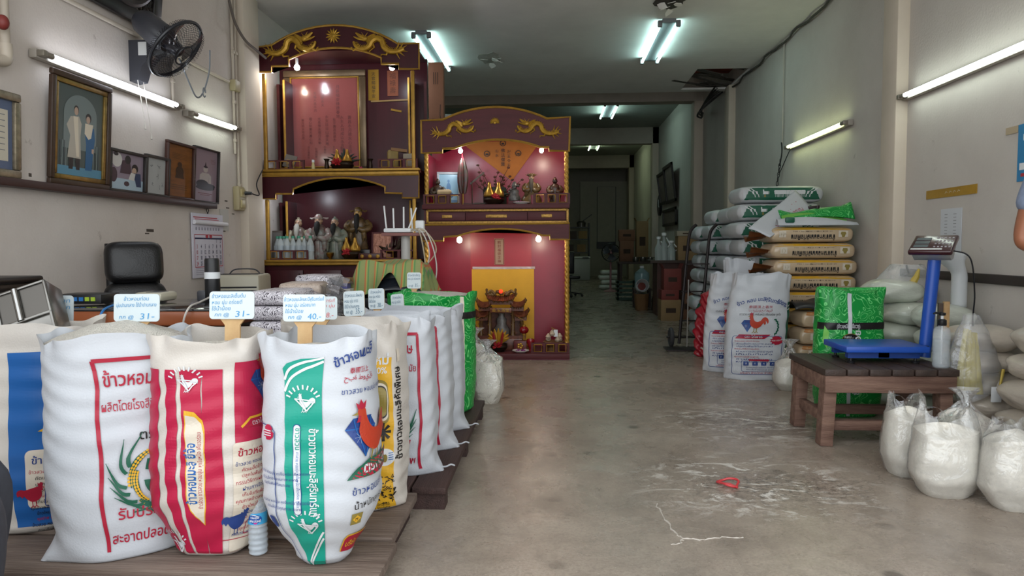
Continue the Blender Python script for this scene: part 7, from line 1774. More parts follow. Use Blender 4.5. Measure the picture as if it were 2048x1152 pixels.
mb = MB(); mb.grid(lambda u, v: Vector((S10.raw(2 * PI * u, 1).x * (1 - v), S10.raw(2 * PI * u, 1).y * (1 - v), S10.raw(2 * PI * u, 1).z - 0.01 * v)), 60, 3, cu=True); mb.build('top_fold', M_GSW, S10.t)
A = Art(); panel(A, -0.26, 0.26, 0.575, 0.62, BLK, 3); s = S10.find(1700, 620)[0]; panel(A, s - 0.012, s + 0.014, 0.01, 0.82, WHT, 14)
panel(A, -0.10, -0.03, 0.38, 0.46, LGR, 3, 0.02); A.poly([(-0.18, 0.45), (-0.17, 0.56), (-0.2, 0.6), (-0.21, 0.5)], LGR); A.split(0.02); S10.prnt(A, 'band_panel')
A = Art(); A.text('(ข้าวเหนียวเขี้ยวงู)', 0.036, WHT, (-0.05, 0.585), bold=0.012, width=0.15); A.ell(-0.035, 0.515, 0.055, 0.036, GLD, 24); A.ell(-0.035, 0.515, 0.051, 0.032, BLK, 24)
A.text('หอม...', 0.026, WHT, (-0.045, 0.52), bold=0.02); A.text('นุ่มนวล', 0.026, WHT, (-0.04, 0.495), bold=0.02); A.text('ข้าวเหนียว อร่อย', 0.055, WHT, (s + 0.07, 0.36), PI / 2, bold=0.02, width=0.42); A.text('เขี้ยวงู', 0.06, WHT, (-0.165, 0.26), PI / 2, bold=0.02); S10.prnt(A, 'printing')
def rooster_sack(lab, loc, rz, W, H, seed, full=True):
 S = Sack(W, 0.19, H, loc, rz, 0.98, 0.05, n=3.0, seed=seed, wr=0.002, ear=0.02, top=0.96, fill=0.82, lean=(0.06, 0.01)).build(lab, M_WPP, 'white rooster sacks by the stacks')
 mb = MB(); mb.grid(lambda u, v: Vector((0.052 * v + S.raw(2 * PI * u, 0.93).x * (1 - v), S.raw(2 * PI * u, 0.93).y * (1 - v), H * 0.93)), 60, 3, cu=True); mb.build('inner_fold', M_WPP, S.t)
 k = W / 0.49; A = Art(); e = S.per / 4
 panel(A, e - 0.075, e + 0.05, 0.02, H * 0.74, GRN, 10); A.split(0.02); S.prnt(A, 'green_panel')
 A = Art(); h = H
 for d in (0, 0.03): A.line([(e - 0.075, h * 0.70 + d - 0.03), (e + 0.05, h * 0.72 + d)], 0.009, WHT)
 for i, ch in enumerate(('ข้าว', 'หอม', 'มะลิ', 'สุรินทร์', '100%')): A.text(ch, 0.046 * k, NAV, ((-0.165 + 0.084 * i) * k, h * (0.705 + 0.045 * math.sin(PI * (i + 0.3) / 4.6))), 0.5 - 0.25 * i, bold=0.014)
 for i, (tx, c, z) in enumerate((('泰國頂上香米', RED, 0.685), ('أرز تايلندي حبة طويلة', RED, 0.655), ('ขาวสวย หอมนุ่ม หุงขึ้นหม้อ เคี้ยวอร่อย ถูกใจ', BLK, 0.615))): A.text(tx, 0.026, c, (0, h * z), width=(0.2, 0.2, 0.34)[i] * k)
 diamond(A, -0.10 * k, h * 0.515, 0.10 * k, 0.10); rooster(A, -0.045 * k, h * 0.45, 0.155, ORG, 1, RED)
 for i in range(13): a = -0.9 + i * 0.16; A.ell(0.10 * k + 0.055 * math.cos(a), h * 0.505 + 0.075 * math.sin(a), 0.012, 0.006, GRN, 7, a + 0.8 * (1 if i % 2 else -1))
 A.poly([(-0.19 * k, h * 0.395), (-0.16 * k, h * 0.435), (0.10 * k, h * 0.435), (0.05 * k, h * 0.395)], RED); A.text('ตรา ไก่เพชร', 0.03, WHT, (-0.04 * k, h * 0.405), bold=0.02)
 A.frame(-0.21 * k, 0.05, 0.20 * k, h * 0.42, 0.02, 0.004, NAV); x, y = 0.15 * k, h * 0.38
 A.poly([(x + (0.038 if j % 2 else 0.055) * math.cos(j * PI / 11), y + (0.026 if j % 2 else 0.036) * math.sin(j * PI / 11)) for j in range(22)], RED); A.text('หอม อร่อย', 0.017, WHT, (x, y - 0.005), bold=0.01)
 for i in range(9): A.text(T_LONG[i], 0.018, RED if i in (0, 3, 6) else NAV, ((-0.19 + 0.015 * (i % 3 > 0)) * k, h * 0.365 - 0.0215 * i), align='LEFT', width=(0.20 if i in (0, 3, 6) else 0.30) * k)
 A.frame(-0.13 * k, 0.075, 0.19 * k, 0.17, 0.015, 0.003, NAV); A.poly(rrect(-0.07 * k, 0.162, 0.10 * k, 0.178, 0.007), RED)
 for i in range(4): A.poly(rrect((-0.115 + 0.075 * i) * k, 0.125, (-0.07 + 0.075 * i) * k, 0.158, 0.005), NAV); A.text('ก', 0.025, WHT, ((-0.092 + 0.075 * i) * k, 0.134))
 for i in range(2): A.text(T_LONG[i], 0.014, NAV, (0.03 * k, 0.105 - 0.018 * i), width=0.24 * k)
 A.text('บริษัท ข้าวไทย จำกัด', 0.022, RED, (0, 0.055), width=0.28 * k); S.prnt(A, 'printing'); return S
rooster_sack('front white rooster sack standing before the yellow stack', (1.685, 5.96, 0), math.radians(-3), 0.475, 0.88, 12.3)
rooster_sack('white rooster sack half hidden behind the front rooster sack', (1.565, 6.30, 0), math.radians(-8), 0.44, 0.87, 15.1)
S13 = Sack(0.30, 0.17, 0.99, (1.74, 6.62, 0), 0, 1, 0.02, seed=3, fill=0.85).build('plain white folded sack top rising behind the rooster sacks', M_WPP, None)
A = Art(); A.poly([(0.03, 0.80), (0.12, 0.88), (0.12, 0.8)], GRN); S13.prnt(A, 'green_corner')
M_RS = mat('red sack film', '#a3162a', rough=0.28, vary=0.1, bump=0.35, bscale=14)
S14 = Sack(0.34, 0.22, 0.80, (1.60, 7.15, 0), math.radians(-10), 0.98, 0.05, seed=14, wr=0.012, top=0.30, lean=(0.12, 0.05), fill=0.7).build('glossy red rice sack slumping beside the hand truck', M_RS, None)
A = Art(); diamond(A, -0.01, 0.50, 0.09, 0.10); rooster(A, 0.03, 0.43, 0.15, ORG, 1, RED); A.line([(-0.10, 0.385), (-0.06, 0.41), (0.12, 0.40)], 0.008, CRE); A.text('ตรา ไก่เพชร', 0.035, CRE, (0.01, 0.36)); A.line([(-0.13, 0.10), (-0.05, 0.05), (0.10, 0.16)], 0.02, CRE); A.rect(0.06, 0.01, 0.16, 0.12, NAV); S14.prnt(A, 'printing')
def lying(L, W, H, seed, n=44, m=26):
 """A full sack on its side, long way along x, base at z=0, seams at both ends."""
 def f(u, v):
  x = 2 * u - 1; a = 2 * PI * v; e = max(0.02, 1 - abs(x) ** 12) ** 0.4
  y = W / 2 * (0.93 + 0.07 * e) * spow(math.cos(a), 0.42) * (0.84 + 0.16 * e); z = H / 2 * (0.16 + 0.84 * e) * spow(math.sin(a), 0.42)
  w = 0.006 * nz(x * 4, math.cos(a) * 2, math.sin(a) * 2, 1.3, seed)
  return Vector((L / 2 * x, y + w, z * (1 + w * 6) + H / 2 + 0.012 * (1 - x * x) * 0))
 mb = MB(); V = mb.grid(f, n, m, cv=True); mb.b.faces.new([V[0][j] for j in range(m)]); mb.b.faces.new([V[-1][j] for j in range(m)])
 return mb, f
def side(f, L, H, W):
 """Front long face: (x, z) -> place just off the cloth."""
 def g(x, z):
  u = max(0.02, min(0.98, x / L + 0.5)); lo = PI / 2 * 3; t = (z / H) * 2 - 1; v = 0.5 - 0.25 * max(-0.98, min(0.98, t)) * 0.98
  best = None
  for k in range(41):
   q = 0.27 + 0.46 * k / 40; p = f(u, q); d = abs(p.z - z)
   if best is None or d < best[0]: best = (d, p)
  return best[1] + Vector((0, -0.003, 0))
 return g
def clone(root, loc, rz, lab=None): return copy_tree(root, loc, rz, lab)
mb, f = lying(0.80, 0.46, 0.168, 1.0); GRP = 'white green sacks stacked along the right wall'
ws = thing('rice_sack', 'white and green rice sack lying in the tall stack along the right wall', 'sack', (0, 0, 0), 0, GRP)
mb.build('woven_bag', mat('silver white sack', '#b9bcc0', rough=0.35, vary=0.05, bump=0.1, bscale=120), ws)
A = Art(); A.poly([(-0.36, 0.03), (-0.30, 0.145), (0.30, 0.145), (0.36, 0.03)], 4); A.split(0.03)
g = side(f, 0.80, 0.168, 0.46); A.put('green_panel', INKS, ws, None, lambda x, y, z: g(x, y) - Vector((0, z, 0)))
A = Art();
for d in (0, 0.035): A.line([(-0.335 + d, 0.14), (-0.275 + d, 0.10), (-0.25 + d, 0.055)], 0.010, 8); A.line([(0.335 - d, 0.14), (0.275 - d, 0.10), (0.25 - d, 0.055)], 0.010, 8)
rooster(A, -0.17, 0.065, 0.06, 8); A.poly(rrect(-0.08, 0.095, 0.22, 0.12, 0.012), 8); A.text('ขาวสวย หอมนุ่ม หุงขึ้นหม้อ เคี้ยวอร่อย', 0.018, 5, (0.07, 0.102), width=0.26); A.text('ข้าวขาวหอมมะลิสุรินทร์แท้', 0.026, 8, (0.07, 0.068), width=0.28)
A.split(0.02); A.put('printing', INKS, ws, None, lambda x, y, z: g(x, y) - Vector((0, 0.0012 + z, 0)))
A = Art(); A.poly([(-0.10, -0.05), (0.10, -0.06), (0.12, -0.02), (-0.08, 0.0)], 0); A.split(0.03)
A.put('red_end_print', INKS, ws, None, lambda x, y, z: f(0.035 + 0.01 * y, 0.5 + x) + Vector((-0.006, 0, 0)))
R = random.Random(31); first = True
for (Y, x0, n, dz) in ((7.12, 2.17, 10, 0.1695), (7.66, 2.19, 9, 0.1695), (8.2, 2.14, 9, 0.1695), (8.72, 2.10, 8, 0.1695)):
 for k in range(n):
  x = x0 + R.uniform(-0.03, 0.03) + (0.02 if k > n - 3 else 0); y = Y + R.uniform(-0.02, 0.02); z = k * dz; r = R.uniform(-0.03, 0.03)
  lab = 'white and green sack, %s layer from the floor in the %s column of the stack' % (ORD[k], {7.12: 'front', 7.66: 'second', 8.2: 'third', 8.72: 'rear'}[Y])
  if first: o = ws; first = False; o['label'] = lab; o.location = (x, y, z); o.rotation_euler = (0, 0, r)
  else: clone(ws, (x, y, z), r, lab)
mb, f = lying(0.72, 0.42, 0.142, 4.0)
ys_ = thing('rice_sack', 'lowest yellow and beige sack, lying on the floor under its stack', 'sack', (0, 0, 0), 0, 'yellow beige sacks in a stack')
m_y = mat('beige sack film', '#bfa98c', rough=0.25, vary=0.06, coat=0.3)
mb.build('woven_bag', m_y, ys_)
g2 = side(f, 0.72, 0.142, 0.42)
A = Art(); A.poly([(-0.33, 0.112), (0.34, 0.112), (0.345, 0.134), (-0.33, 0.134)], 7); A.split(0.03); A.put('yellow_panel', INKS, ys_, None, lambda x, y, z: g2(x, y) - Vector((0, z, 0)))
A = Art(); A.text('ข้าวขาวหอมมะลิคัดพิเศษ', 0.05, 6, (-0.0, 0.062), PI, width=0.38, bold=0.02); A.text('SUPERIOR THAI HOM MALI RICE 100%', 0.02, 6, (0.0, 0.104), PI, width=0.34); A.rect(0.22, 0.045, 0.30, 0.10, 9); A.ell(0.26, 0.072, 0.03, 0.014, 12); A.rect(-0.29, 0.045, -0.23, 0.10, 9); A.line([(-0.26 + 0.016 * math.cos(q), 0.072 + 0.016 * math.sin(q)) for q in [i * 0.63 for i in range(10)]], 0.003, 12, True)
A.split(0.02); A.put('printing', INKS, ys_, None, lambda x, y, z: g2(x, y) - Vector((0, 0.001 + z, 0)))
tail = MB(); tail.grid(lambda u, v: Vector((-0.35 - 0.16 * u, (0.16 - 0.04 * u) * (2 * v - 1), 0.06 + 0.03 * math.cos(5 * v) * (0.4 + u) + 0.01 * math.sin(17 * v))), 8, 20)
tail.build('brown_tail', mat('brown sack end', '#6d4022', rough=0.3, vary=0.2), ys_)
for k in range(9):
 loc = (2.275 + (0.02, -0.02, 0.0, 0.01, -0.01, 0.015, 0.02, 0.0, -0.02)[k], 6.47, k * 0.1425)
 if k == 0: ys_.location = loc
 else: clone(ys_, loc, (-1) ** k * 0.012, 'topmost yellow and beige sack with empty bags lying on it' if k == 8 else 'yellow and beige sack, %s layer from the floor of its stack' % ORD[k])
mb, f = lying(0.56, 0.30, 0.142, 9.0)
os_ = thing('rice_sack', 'lowest orange edged sack of the low pile behind the green sack', 'sack', (2.30, 6.06, 0), 0, 'orange edged sacks in a low pile')
mb.build('woven_bag', m_y, os_); A = Art(); g3 = side(f, 0.56, 0.142, 0.30)
A.poly([(-0.25, 0.112), (0.25, 0.112), (0.25, 0.134), (-0.25, 0.134)], 0); A.rect(-0.20, 0.045, -0.14, 0.10, 9); A.ell(-0.17, 0.072, 0.02, 0.012, 12); A.text('ข้าวหอม', 0.045, 6, (0.0, 0.06), PI); A.split(0.025); A.put('printing', [mat('orange ink', '#b5702a', rough=0.3) if m is K_RED else m for m in INKS], os_, None, lambda x, y, z: g3(x, y) - Vector((0, z, 0)))
for k in range(1, 4): clone(os_, (2.30 + 0.01 * k, 6.06, k * 0.1425), 0.02 * k, 'orange edged sack, %s from the floor in the low pile behind the green sack' % ORD[k])
t = thing('black_plastic', 'folded dark grey plastic sheet on the low orange edged pile', 'plastic sheet', (2.27, 6.05, 0.572))
mb = MB(); mb.grid(lambda u, v: Vector((-0.27 + 0.5 * u, -0.15 + 0.3 * v, 0.015 + 0.085 * math.sin(PI * v) ** 0.5 * (0.5 + 0.5 * math.sin(PI * u)) + 0.012 * math.sin(9 * u + 4 * v))), 24, 16); o = mb.build('sheet', mat('dark plastic', '#2d2e30', rough=0.3), t); o.modifiers.new('thick', 'SOLIDIFY').thickness = 0.006
ZT_ = 1.287
a = [atY(1497, 458, 6.30), atY(1590, 382, 6.62), atY(1627, 420, 6.50), atY(1540, 474, 6.24)]
t = thing('empty_sack', 'empty white sack with red printed border draped over the yellow stack', 'empty sack', (a[3].x, a[3].y, ZT_))
def quad(u, v): return a[0].lerp(a[1], u).lerp(a[3].lerp(a[2], u), v) + Vector((0, 0, 0.025 * math.sin(PI * u) * math.sin(PI * v) + 0.006 * math.sin(7 * u + 5 * v)))
ti = world_inv(t)
mb = MB(); mb.grid(lambda u, v: ti @ quad(u, v), 22, 14); o = mb.build('sack_cloth', M_WPP, t); o.modifiers.new('thick', 'SOLIDIFY').thickness = 0.008
L1, L2 = (a[1] - a[0]).length, (a[3] - a[0]).length
A = Art(); m = 0.05; A.line([(m, L2 - 0.005), (m, m), (L1 - m, m), (L1 - m, L2 - 0.005)], 0.012, 0)
A.text('ข้าวหอมมะลิคัดพิเศษ', 0.07, 0, (L1 / 2, L2 * 0.42), PI * 0 , width=L1 * 0.72, bold=0.02, sx=1); A.text('สะอาดถูกหลักอนามัย', 0.045, 0, (L1 / 2 + 0.03, L2 * 0.70), 0, width=L1 * 0.6, bold=0.01)
A.split(0.025)
def onq(x, y, z): u, v = x / L1, y / L2; e = 1e-3; n = (quad(u + e, v) - quad(u, v)).cross(quad(u, v + e) - quad(u, v)).normalized(); n = n if n.y < 0 else -n; return ti @ (quad(u, v) + n * (0.0065 + z))
A.put('printing', INKS, t, None, onq)
t = thing('empty_sack', 'empty green scroll patterned sack crumpled on top of the yellow stack', 'empty sack', atY(1625, 440, 6.42))
t.location.z = ZT_ + 0.005; ROOTM[t.name] = Matrix.Translation(t.location)
mb = MB(); mb.grid(lambda u, v: Vector((-0.30 + 0.62 * u, -0.12 + 0.22 * v, 0.03 + 0.16 * u * math.sin(PI * min(1, v * 1.1)) + 0.05 * abs(math.sin(2.6 * u + 2 * v)) + 0.10 * smooth01(0.25, 0.0, u) * v)), 30, 16); o = mb.build('sack_cloth', M_GSW, t); o.modifiers.new('thick', 'SOLIDIFY').thickness = 0.012
mb = MB(); mb.grid(lambda u, v: Vector((-0.30 + 0.56 * u, -0.135 + 0.05 * v + 0.01 * math.sin(9 * u), 0.012 + 0.10 * v * (0.4 + 0.6 * math.sin(PI * (0.2 + 0.8 * u))))), 20, 6); mb.build('light_green_fold', mat('light green film', '#6fae4c', rough=0.3, vary=0.15), t)
MB().box((0.02, 0.03, 0.15), (0.03, 0.18, 0.06), Matrix.Rotation(0.2, 4, 'Z'), 0.01).build('dark_band', mat('maroon black film', '#2a171c', rough=0.3), t)
t = thing('white_liner', 'crumpled white and green sack under the green empty sack', 'empty sack', (2.17, 6.36, ZT_), 0)
mb = MB(); mb.grid(lambda u, v: Vector((-0.22 + 0.68 * u, -0.14 + 0.1 * v, 0.004 + 0.075 * math.sin(PI * v) * (0.5 + 0.5 * math.sin(3 * u + 0.5)))), 24, 8); mb.build('sack_cloth', M_WPP, t)
MB().box((-0.12, -0.13, 0.05), (0.08, 0.03, 0.05), None, 0.012).build('green_patch', ink('green', '#1c5a45'), t)
F_CL = film('clear plastic film', '#ffffff', 0.10, 0.10); F_BAG = film('cloudy plastic film', '#f2f4f6', 0.22, 0.18); M_BR = mat('bagged rice', '#e6e1d4', rough=0.75, vary=0.07, vscale=60, bump=0.2, bscale=200)
def carrier(lab, loc, w, d, hr, hf, seed, knot=False, rz=0.0, group='clear carrier bags of rice'):
 t = thing('rice_bag', lab, 'bag', loc, rz, group)
 def body(k, top, grow):
  def f(u, v):
   a = 2 * PI * u; q = v
   r = (0.72 + 0.28 * smooth01(0, 0.35, q)) * (1 - 0.12 * smooth01(0.55, 1, q)) * (0.90 if q < 0.001 else 1)
   w_ = 1 + 0.07 * nz(math.cos(a) * 1.5, math.sin(a) * 1.5, q * 2.5, 1.2, seed)
   x = (w / 2 * r * w_ + grow) * spow(math.cos(a), 0.8); y = (d / 2 * r * w_ + grow) * spow(math.sin(a), 0.8)
   return Vector((x, y, q * top + 0.015 * math.sin(2 * a + seed) * q))
  return f
 mb = MB(); f = body(0, hr, 0); mb.grid(f, 40, 20, cu=True); mb.grid(lambda u, v: Vector((f(u, 1).x * (1 - v), f(u, 1).y * (1 - v), f(u, 1).z + 0.03 * math.sin(PI / 2 * v))), 40, 6, cu=True)
 mb.b.faces.new([mb.b.verts.new(f(i / 40, 0)) for i in range(40)]); mb.build('rice_fill', M_BR, t)
 g = body(0, hr, 0.006)
 def F(u, v):
  a = 2 * PI * u
  if v < 0.6: p = g(u, min(1, v / 0.6)); return p + Vector((0, 0, 0.002))
  q = (v - 0.6) / 0.4; p = g(u, 1); sq = 1 - (0.55 if not knot else 0.90) * q ** 0.8
  return Vector((p.x * (sq if knot else 1 - 0.25 * q), p.y * sq, p.z + (hf - hr) * q * (1 + (0.30 * math.cos(2 * a) if not knot else 0)) + 0.012 * math.sin(9 * a + seed) * q)) + Vector((0.012 * math.sin(7 * a + 3 * q + seed), 0, 0)) * q
 mb = MB(); mb.grid(F, 56, 30, cu=True); mb.build('film', F_CL, t, ang=180)
 if not knot:
  for s in (-1, 1):
   mb = MB(); c = Vector((s * w * 0.24, 0, hf * 0.98)); mb.grid(lambda u, v: c + Vector((-s * 0.0 + w * 0.20 * math.cos(PI * u) , (v - 0.5) * 0.03 + s * 0.01, 0.10 * math.sin(PI * u) * (hf - hr) / 0.1 * 0.6 - 0.02)), 18, 4); mb.build('carry_loop', F_CL, t, ang=180)
 else:
  mb = MB(); mb.grid(lambda u, v: Vector(((0.012 + 0.045 * v * v) * math.cos(2 * PI * u) * (1 + 0.4 * math.sin(5 * 2 * PI * u)), (0.012 + 0.04 * v) * math.sin(2 * PI * u), hf + 0.07 * v)), 26, 5, cu=True); mb.build('tied_top', F_BAG, t, ang=180)
 return t
carrier('leftmost clear carrier bag of white rice on the floor beside the table', (1.715, 3.48, 0), 0.20, 0.20, 0.29, 0.37, 1.0)
carrier('clear carrier bag of rice at the front of the floor group', (1.755, 3.20, 0), 0.285, 0.22, 0.28, 0.37, 2.6)
carrier('clear tied bag of rice behind the front carrier bag', (1.97, 3.44, 0), 0.24, 0.2, 0.29, 0.36, 4.1, True)
carrier('clear carrier bag of rice at the right edge of the photo', (1.965, 3.05, 0), 0.27, 0.22, 0.29, 0.37, 5.5)
carrier('clear tied bag of rice on the floor before the red altar', (-0.475, 4.98, 0), 0.235, 0.22, 0.31, 0.38, 7.2, True, group='tied clear bags of rice on the floor')
carrier('clear tied bag of rice squeezed between green sack and its twin', (-0.60, 5.30, 0), 0.22, 0.2, 0.34, 0.43, 8.8, True, group='tied clear bags of rice on the floor')
carrier('small clear bag of rice by the table leg and rooster sack', (1.83, 5.50, 0), 0.24, 0.2, 0.20, 0.32, 3.3, True, group='tied clear bags of rice on the floor')
def pillow(seed):
 mb = MB()
 def f(u, v):
  a = 2 * PI * u; b = PI * (v - 0.5); cb = spow(math.cos(b), 0.7)
  x = 0.5 * cb * spow(math.cos(a), 0.75); y = 0.5 * cb * spow(math.sin(a), 0.75); z = 0.5 * spow(math.sin(b), 0.85)
  w = 1 + 0.10 * nz(x * 2, y * 2, z * 2, 1.5, seed); return Vector((x * w, y * w, z * w * (1 - 0.35 * (abs(x) * 2) ** 4) + 0.5))
 mb.grid(f, 40, 22, cu=True); return mb
M_PB = mat('rice seen through plastic', '#c2b8aa', rough=0.42, vary=0.05, vscale=5, coat=0.6, bump=0.35, bscale=7); M_PB2 = mat('pale rice seen through plastic', '#c3c7bb', rough=0.35, vary=0.06, vscale=5, coat=0.7, bump=0.35, bscale=7)
PIL = [pillow(k * 3.1).build('pillow', M_PB) for k in range(3)]
PIL2 = [pillow(10 + k * 3.1).build('pillow', M_PB2) for k in range(3)]
base_m = [o.data for o in PIL], [o.data for o in PIL2]
for o in PIL + PIL2: bpy.data.objects.remove(o)
def row(lst, nm, lab, group, meshes):
 for k, (x, z, Y, w, h, d) in enumerate(lst):
  o = bpy.data.objects.new(nm, meshes[k % 3]); COL.objects.link(o); o.location = (x, Y, z); o.scale = (w, d, h); o.rotation_euler = (0, 0, 0.08 * math.sin(k * 2.3)); tag(o, lab % (ORD[k % 5] if len(lst) == 10 else ORD[k % 6], ('nearer', 'farther')[(k > 4) if len(lst) == 10 else (k < 6)]), 'bag', group)
row([(2.50, 0.00, 3.62, 0.36, 0.14, 0.44), (2.49, 0.125, 3.66, 0.34, 0.15, 0.42), (2.50, 0.255, 3.68, 0.35, 0.17, 0.42), (2.53, 0.405, 3.70, 0.30, 0.15, 0.40), (2.55, 0.535, 3.72, 0.27, 0.17, 0.38),
  (2.46, 0.00, 4.12, 0.36, 0.15, 0.42), (2.45, 0.135, 4.14, 0.32, 0.15, 0.40), (2.50, 0.265, 4.16, 0.36, 0.14, 0.40), (2.47, 0.385, 4.16, 0.34, 0.14, 0.38), (2.47, 0.505, 4.18, 0.34, 0.15, 0.38)],
 'rice_bag', 'tan clear rice bag, %s from the floor in the %s heap on the right', 'tan bags of rice piled by the right wall', base_m[0])
row([(2.33, 0.00, 4.98, 0.40, 0.16, 0.42), (2.32, 0.145, 5.00, 0.40, 0.16, 0.40), (2.33, 0.29, 5.0, 0.38, 0.16, 0.40), (2.36, 0.435, 5.0, 0.36, 0.15, 0.38), (2.44, 0.57, 4.98, 0.36, 0.16, 0.38), (2.36, 0.71, 5.04, 0.40, 0.17, 0.36),
  (2.49, 0.0, 4.58, 0.34, 0.16, 0.34), (2.49, 0.145, 4.58, 0.34, 0.16, 0.34), (2.50, 0.29, 4.58, 0.32, 0.16, 0.33), (2.50, 0.435, 4.6, 0.34, 0.16, 0.32), (2.48, 0.58, 4.6, 0.36, 0.16, 0.30)],
 'rice_bag', 'pale clear rice bag, %s from the floor in the %s heap behind the scale', 'pale bags of rice piled by the right wall', base_m[1])
def crumple(nm, lab, loc, pts, m, seed, r=None, mats=None):
 t = thing(nm, lab, 'plastic bag', loc)
 mb = MB(); mb.grid(lambda u, v: Vector(pts(u, v)) + Vector((0.012 * nz(u * 7, v * 7, 0, 1, seed), 0.012 * nz(u * 7, v * 7, 3, 1, seed), 0.010 * nz(u * 9, v * 5, 6, 1, seed))), 34, 24, cu=True); mb.build('film', m, t, ang=180); return t
t = crumple('hanging_bag', 'big clear bag hung from the dark rail above the pale rice bags', (2.42, 5.08, 0.62), lambda u, v: ((0.03 + 0.21 * math.sin(PI * min(1, 0.12 + v * 0.55)) ** 1.0) * math.cos(2 * PI * u) + 0.06 * (1 - v), (0.02 + 0.12 * math.sin(PI * (0.1 + v * 0.5))) * math.sin(2 * PI * u), 0.36 * (1 - v)), F_BAG, 2.0)
for (x, z0, z1) in ((0.08, 0.22, 0.33), (-0.16, 0.13, 0.19)):
 mb = MB(); mb.tube([(x + 0.02, -0.09, z1), (x, -0.10, (z0 + z1) / 2), (x - 0.03, -0.09, z0)], [0.008, 0.02, 0.03], 8); mb.build('yellow_strap', mat('yellow strap', '#c2a94e', rough=0.4), t)
MB().tube([(0.06, 0, 0.35), (0.10, 0.05, 0.30)], 0.008, 6).build('hook', M_BLK, t)
t = thing('plastic_roll', 'white rolled bag sleeve with a flared open top leaning against the right wall', 'plastic roll', (2.585, 4.62, 0.72))
mb = MB(); mb.grid(lambda u, v: Vector(((0.045 + 0.085 * smooth01(0.6, 1, v)) * math.cos(2 * PI * u) * (1 + 0.2 * smooth01(0.7, 1, v) * math.sin(5 * 2 * PI * u)) - 0.10 * smooth01(0.55, 1, v), (0.045 + 0.03 * smooth01(0.6, 1, v)) * math.sin(2 * PI * u), 0.36 * v - 0.03 * smooth01(0.6, 1, v) * math.cos(2 * PI * u))), 36, 20, cu=True); o = mb.build('sleeve', mat('white plastic sleeve', '#cfd3d5', rough=0.3, alpha=0.92), t); o.modifiers.new('thick', 'SOLIDIFY').thickness = 0.003
t = thing('wooden_stick', 'flat wooden stick standing behind the pump bottle', 'stick', (2.335, 4.30, 0))
MB().box((0, 0, 0.39), (0.035, 0.02, 0.78), None, 0.003).build('stick', M_STK, t); MB().box((-0.03, 0.004, 0.70), (0.03, 0.012, 0.14)).build('metal_plate', mat('rusty plate', '#6d6058', rough=0.5, metal=0.5), t)
t = crumple('hanging_bag', 'clear bag stuffed with yellow bags hanging beside the pump bottle', (2.31, 4.0, 0.27), lambda u, v: ((0.012 + 0.125 * math.sin(PI * (0.08 + 0.62 * v)) ** 1.2) * math.cos(2 * PI * u) + 0.03 * v, (0.01 + 0.06 * math.sin(PI * (0.08 + 0.62 * v))) * math.sin(2 * PI * u), 0.46 * (1 - v) - 0.03 * v * math.sin(2 * PI * u * 2)), F_BAG, 5.0)
for k in range(5):
 mb = MB(); a = k * 1.3; mb.grid(lambda u, v: Vector((-0.06 + 0.026 * k + 0.018 * math.cos(2 * PI * u) * (0.4 + v) - 0.05 * (1 - v) * (k - 2) * 0.3, 0.02 * math.sin(2 * PI * u) + 0.012 * math.sin(a), 0.03 + 0.34 * (1 - v) + 0.01 * math.sin(a + 6 * v))), 14, 10, cu=True); mb.build('yellow_bag', mat('yellow film', '#d3c24a', rough=0.3, alpha=0.85), t)
mb = MB(); mb.box((0.10, -0.075, 0.03), (0.055, 0.006, 0.085), Matrix.Rotation(0.0, 4, 'Z'), 0.004); mb.build('white_tag', M_WHT, t); MB().tube([(0.12, -0.07, 0.07), (0.16, -0.03, 0.16)], [0.006, 0.009], 6).build('tie', mat('yellow strap', '#c2a94e'), t)
crumple('clear_bag', 'empty clear bag lying on the top tan rice bags at the right edge', (2.53, 3.66, 0.70), lambda u, v: (0.13 * math.sin(PI * v) ** 0.6 * math.cos(2 * PI * u) + 0.02 * v, -0.1 + 0.22 * v, 0.05 + 0.06 * math.sin(PI * v) * (1 + math.sin(2 * PI * u)) * 0.6 + 0.06 * v), F_BAG, 8.0)
def wallslip(nm, lab, cat_, px0, px1, py0, py1, m, art=None, mats=(), roll=0.0):
 a = atX(px0, (py0 + py1) / 2, XR - 0.004); b = atX(px1, (py0 + py1) / 2, XR - 0.004); c0 = atX((px0 + px1) / 2, py0, XR); c1 = atX((px0 + px1) / 2, py1, XR)
 w, h = abs(a.y - b.y), c0.z - c1.z
 t = thing(nm, lab, cat_, (XR - 0.002, (a.y + b.y) / 2, c1.z), RZR, tilt=Matrix.Rotation(roll, 3, 'Y'))
 MB().box((0, -0.002, h / 2), (w, 0.003, h)).build('sheet', m, t, smooth=False)
 if art: A = Art(); art(A, w, h); A.put('writing', list(mats), t, lambda x, y: Vector((x, -0.0042, h / 2 + y)))
 return t
wallslip('tape_strip', 'strip of brown packing tape stuck on the right wall', 'tape', 1853, 1954, 375, 393, mat('brown tape', '#a5802f', rough=0.3, vary=0.12), lambda A, w, h: [A.line([(-0.1 * w + 0.05 * k, -0.1 * h), (-0.08 * w + 0.05 * k, 0.12 * h), (-0.05 * w + 0.05 * k, 0.0)], 0.004, 0) for k in range(4)], [mat('torn paper', '#c9c2b5', rough=0.8)])
def art_list(A, w, h):
 for k in range(9):
  for s in (-0.3, 0.12): A.rect(s * w, h * (0.36 - 0.075 * k), (s + 0.14) * w, h * (0.372 - 0.075 * k), 0)
wallslip('paper_list', 'white paper price list taped to the right wall behind the scale display', 'paper list', 1881, 1923, 417, 503, mat('white list paper', '#c3c6cb', rough=0.8), art_list, [pmat('grey ink', '#6d6f70')])
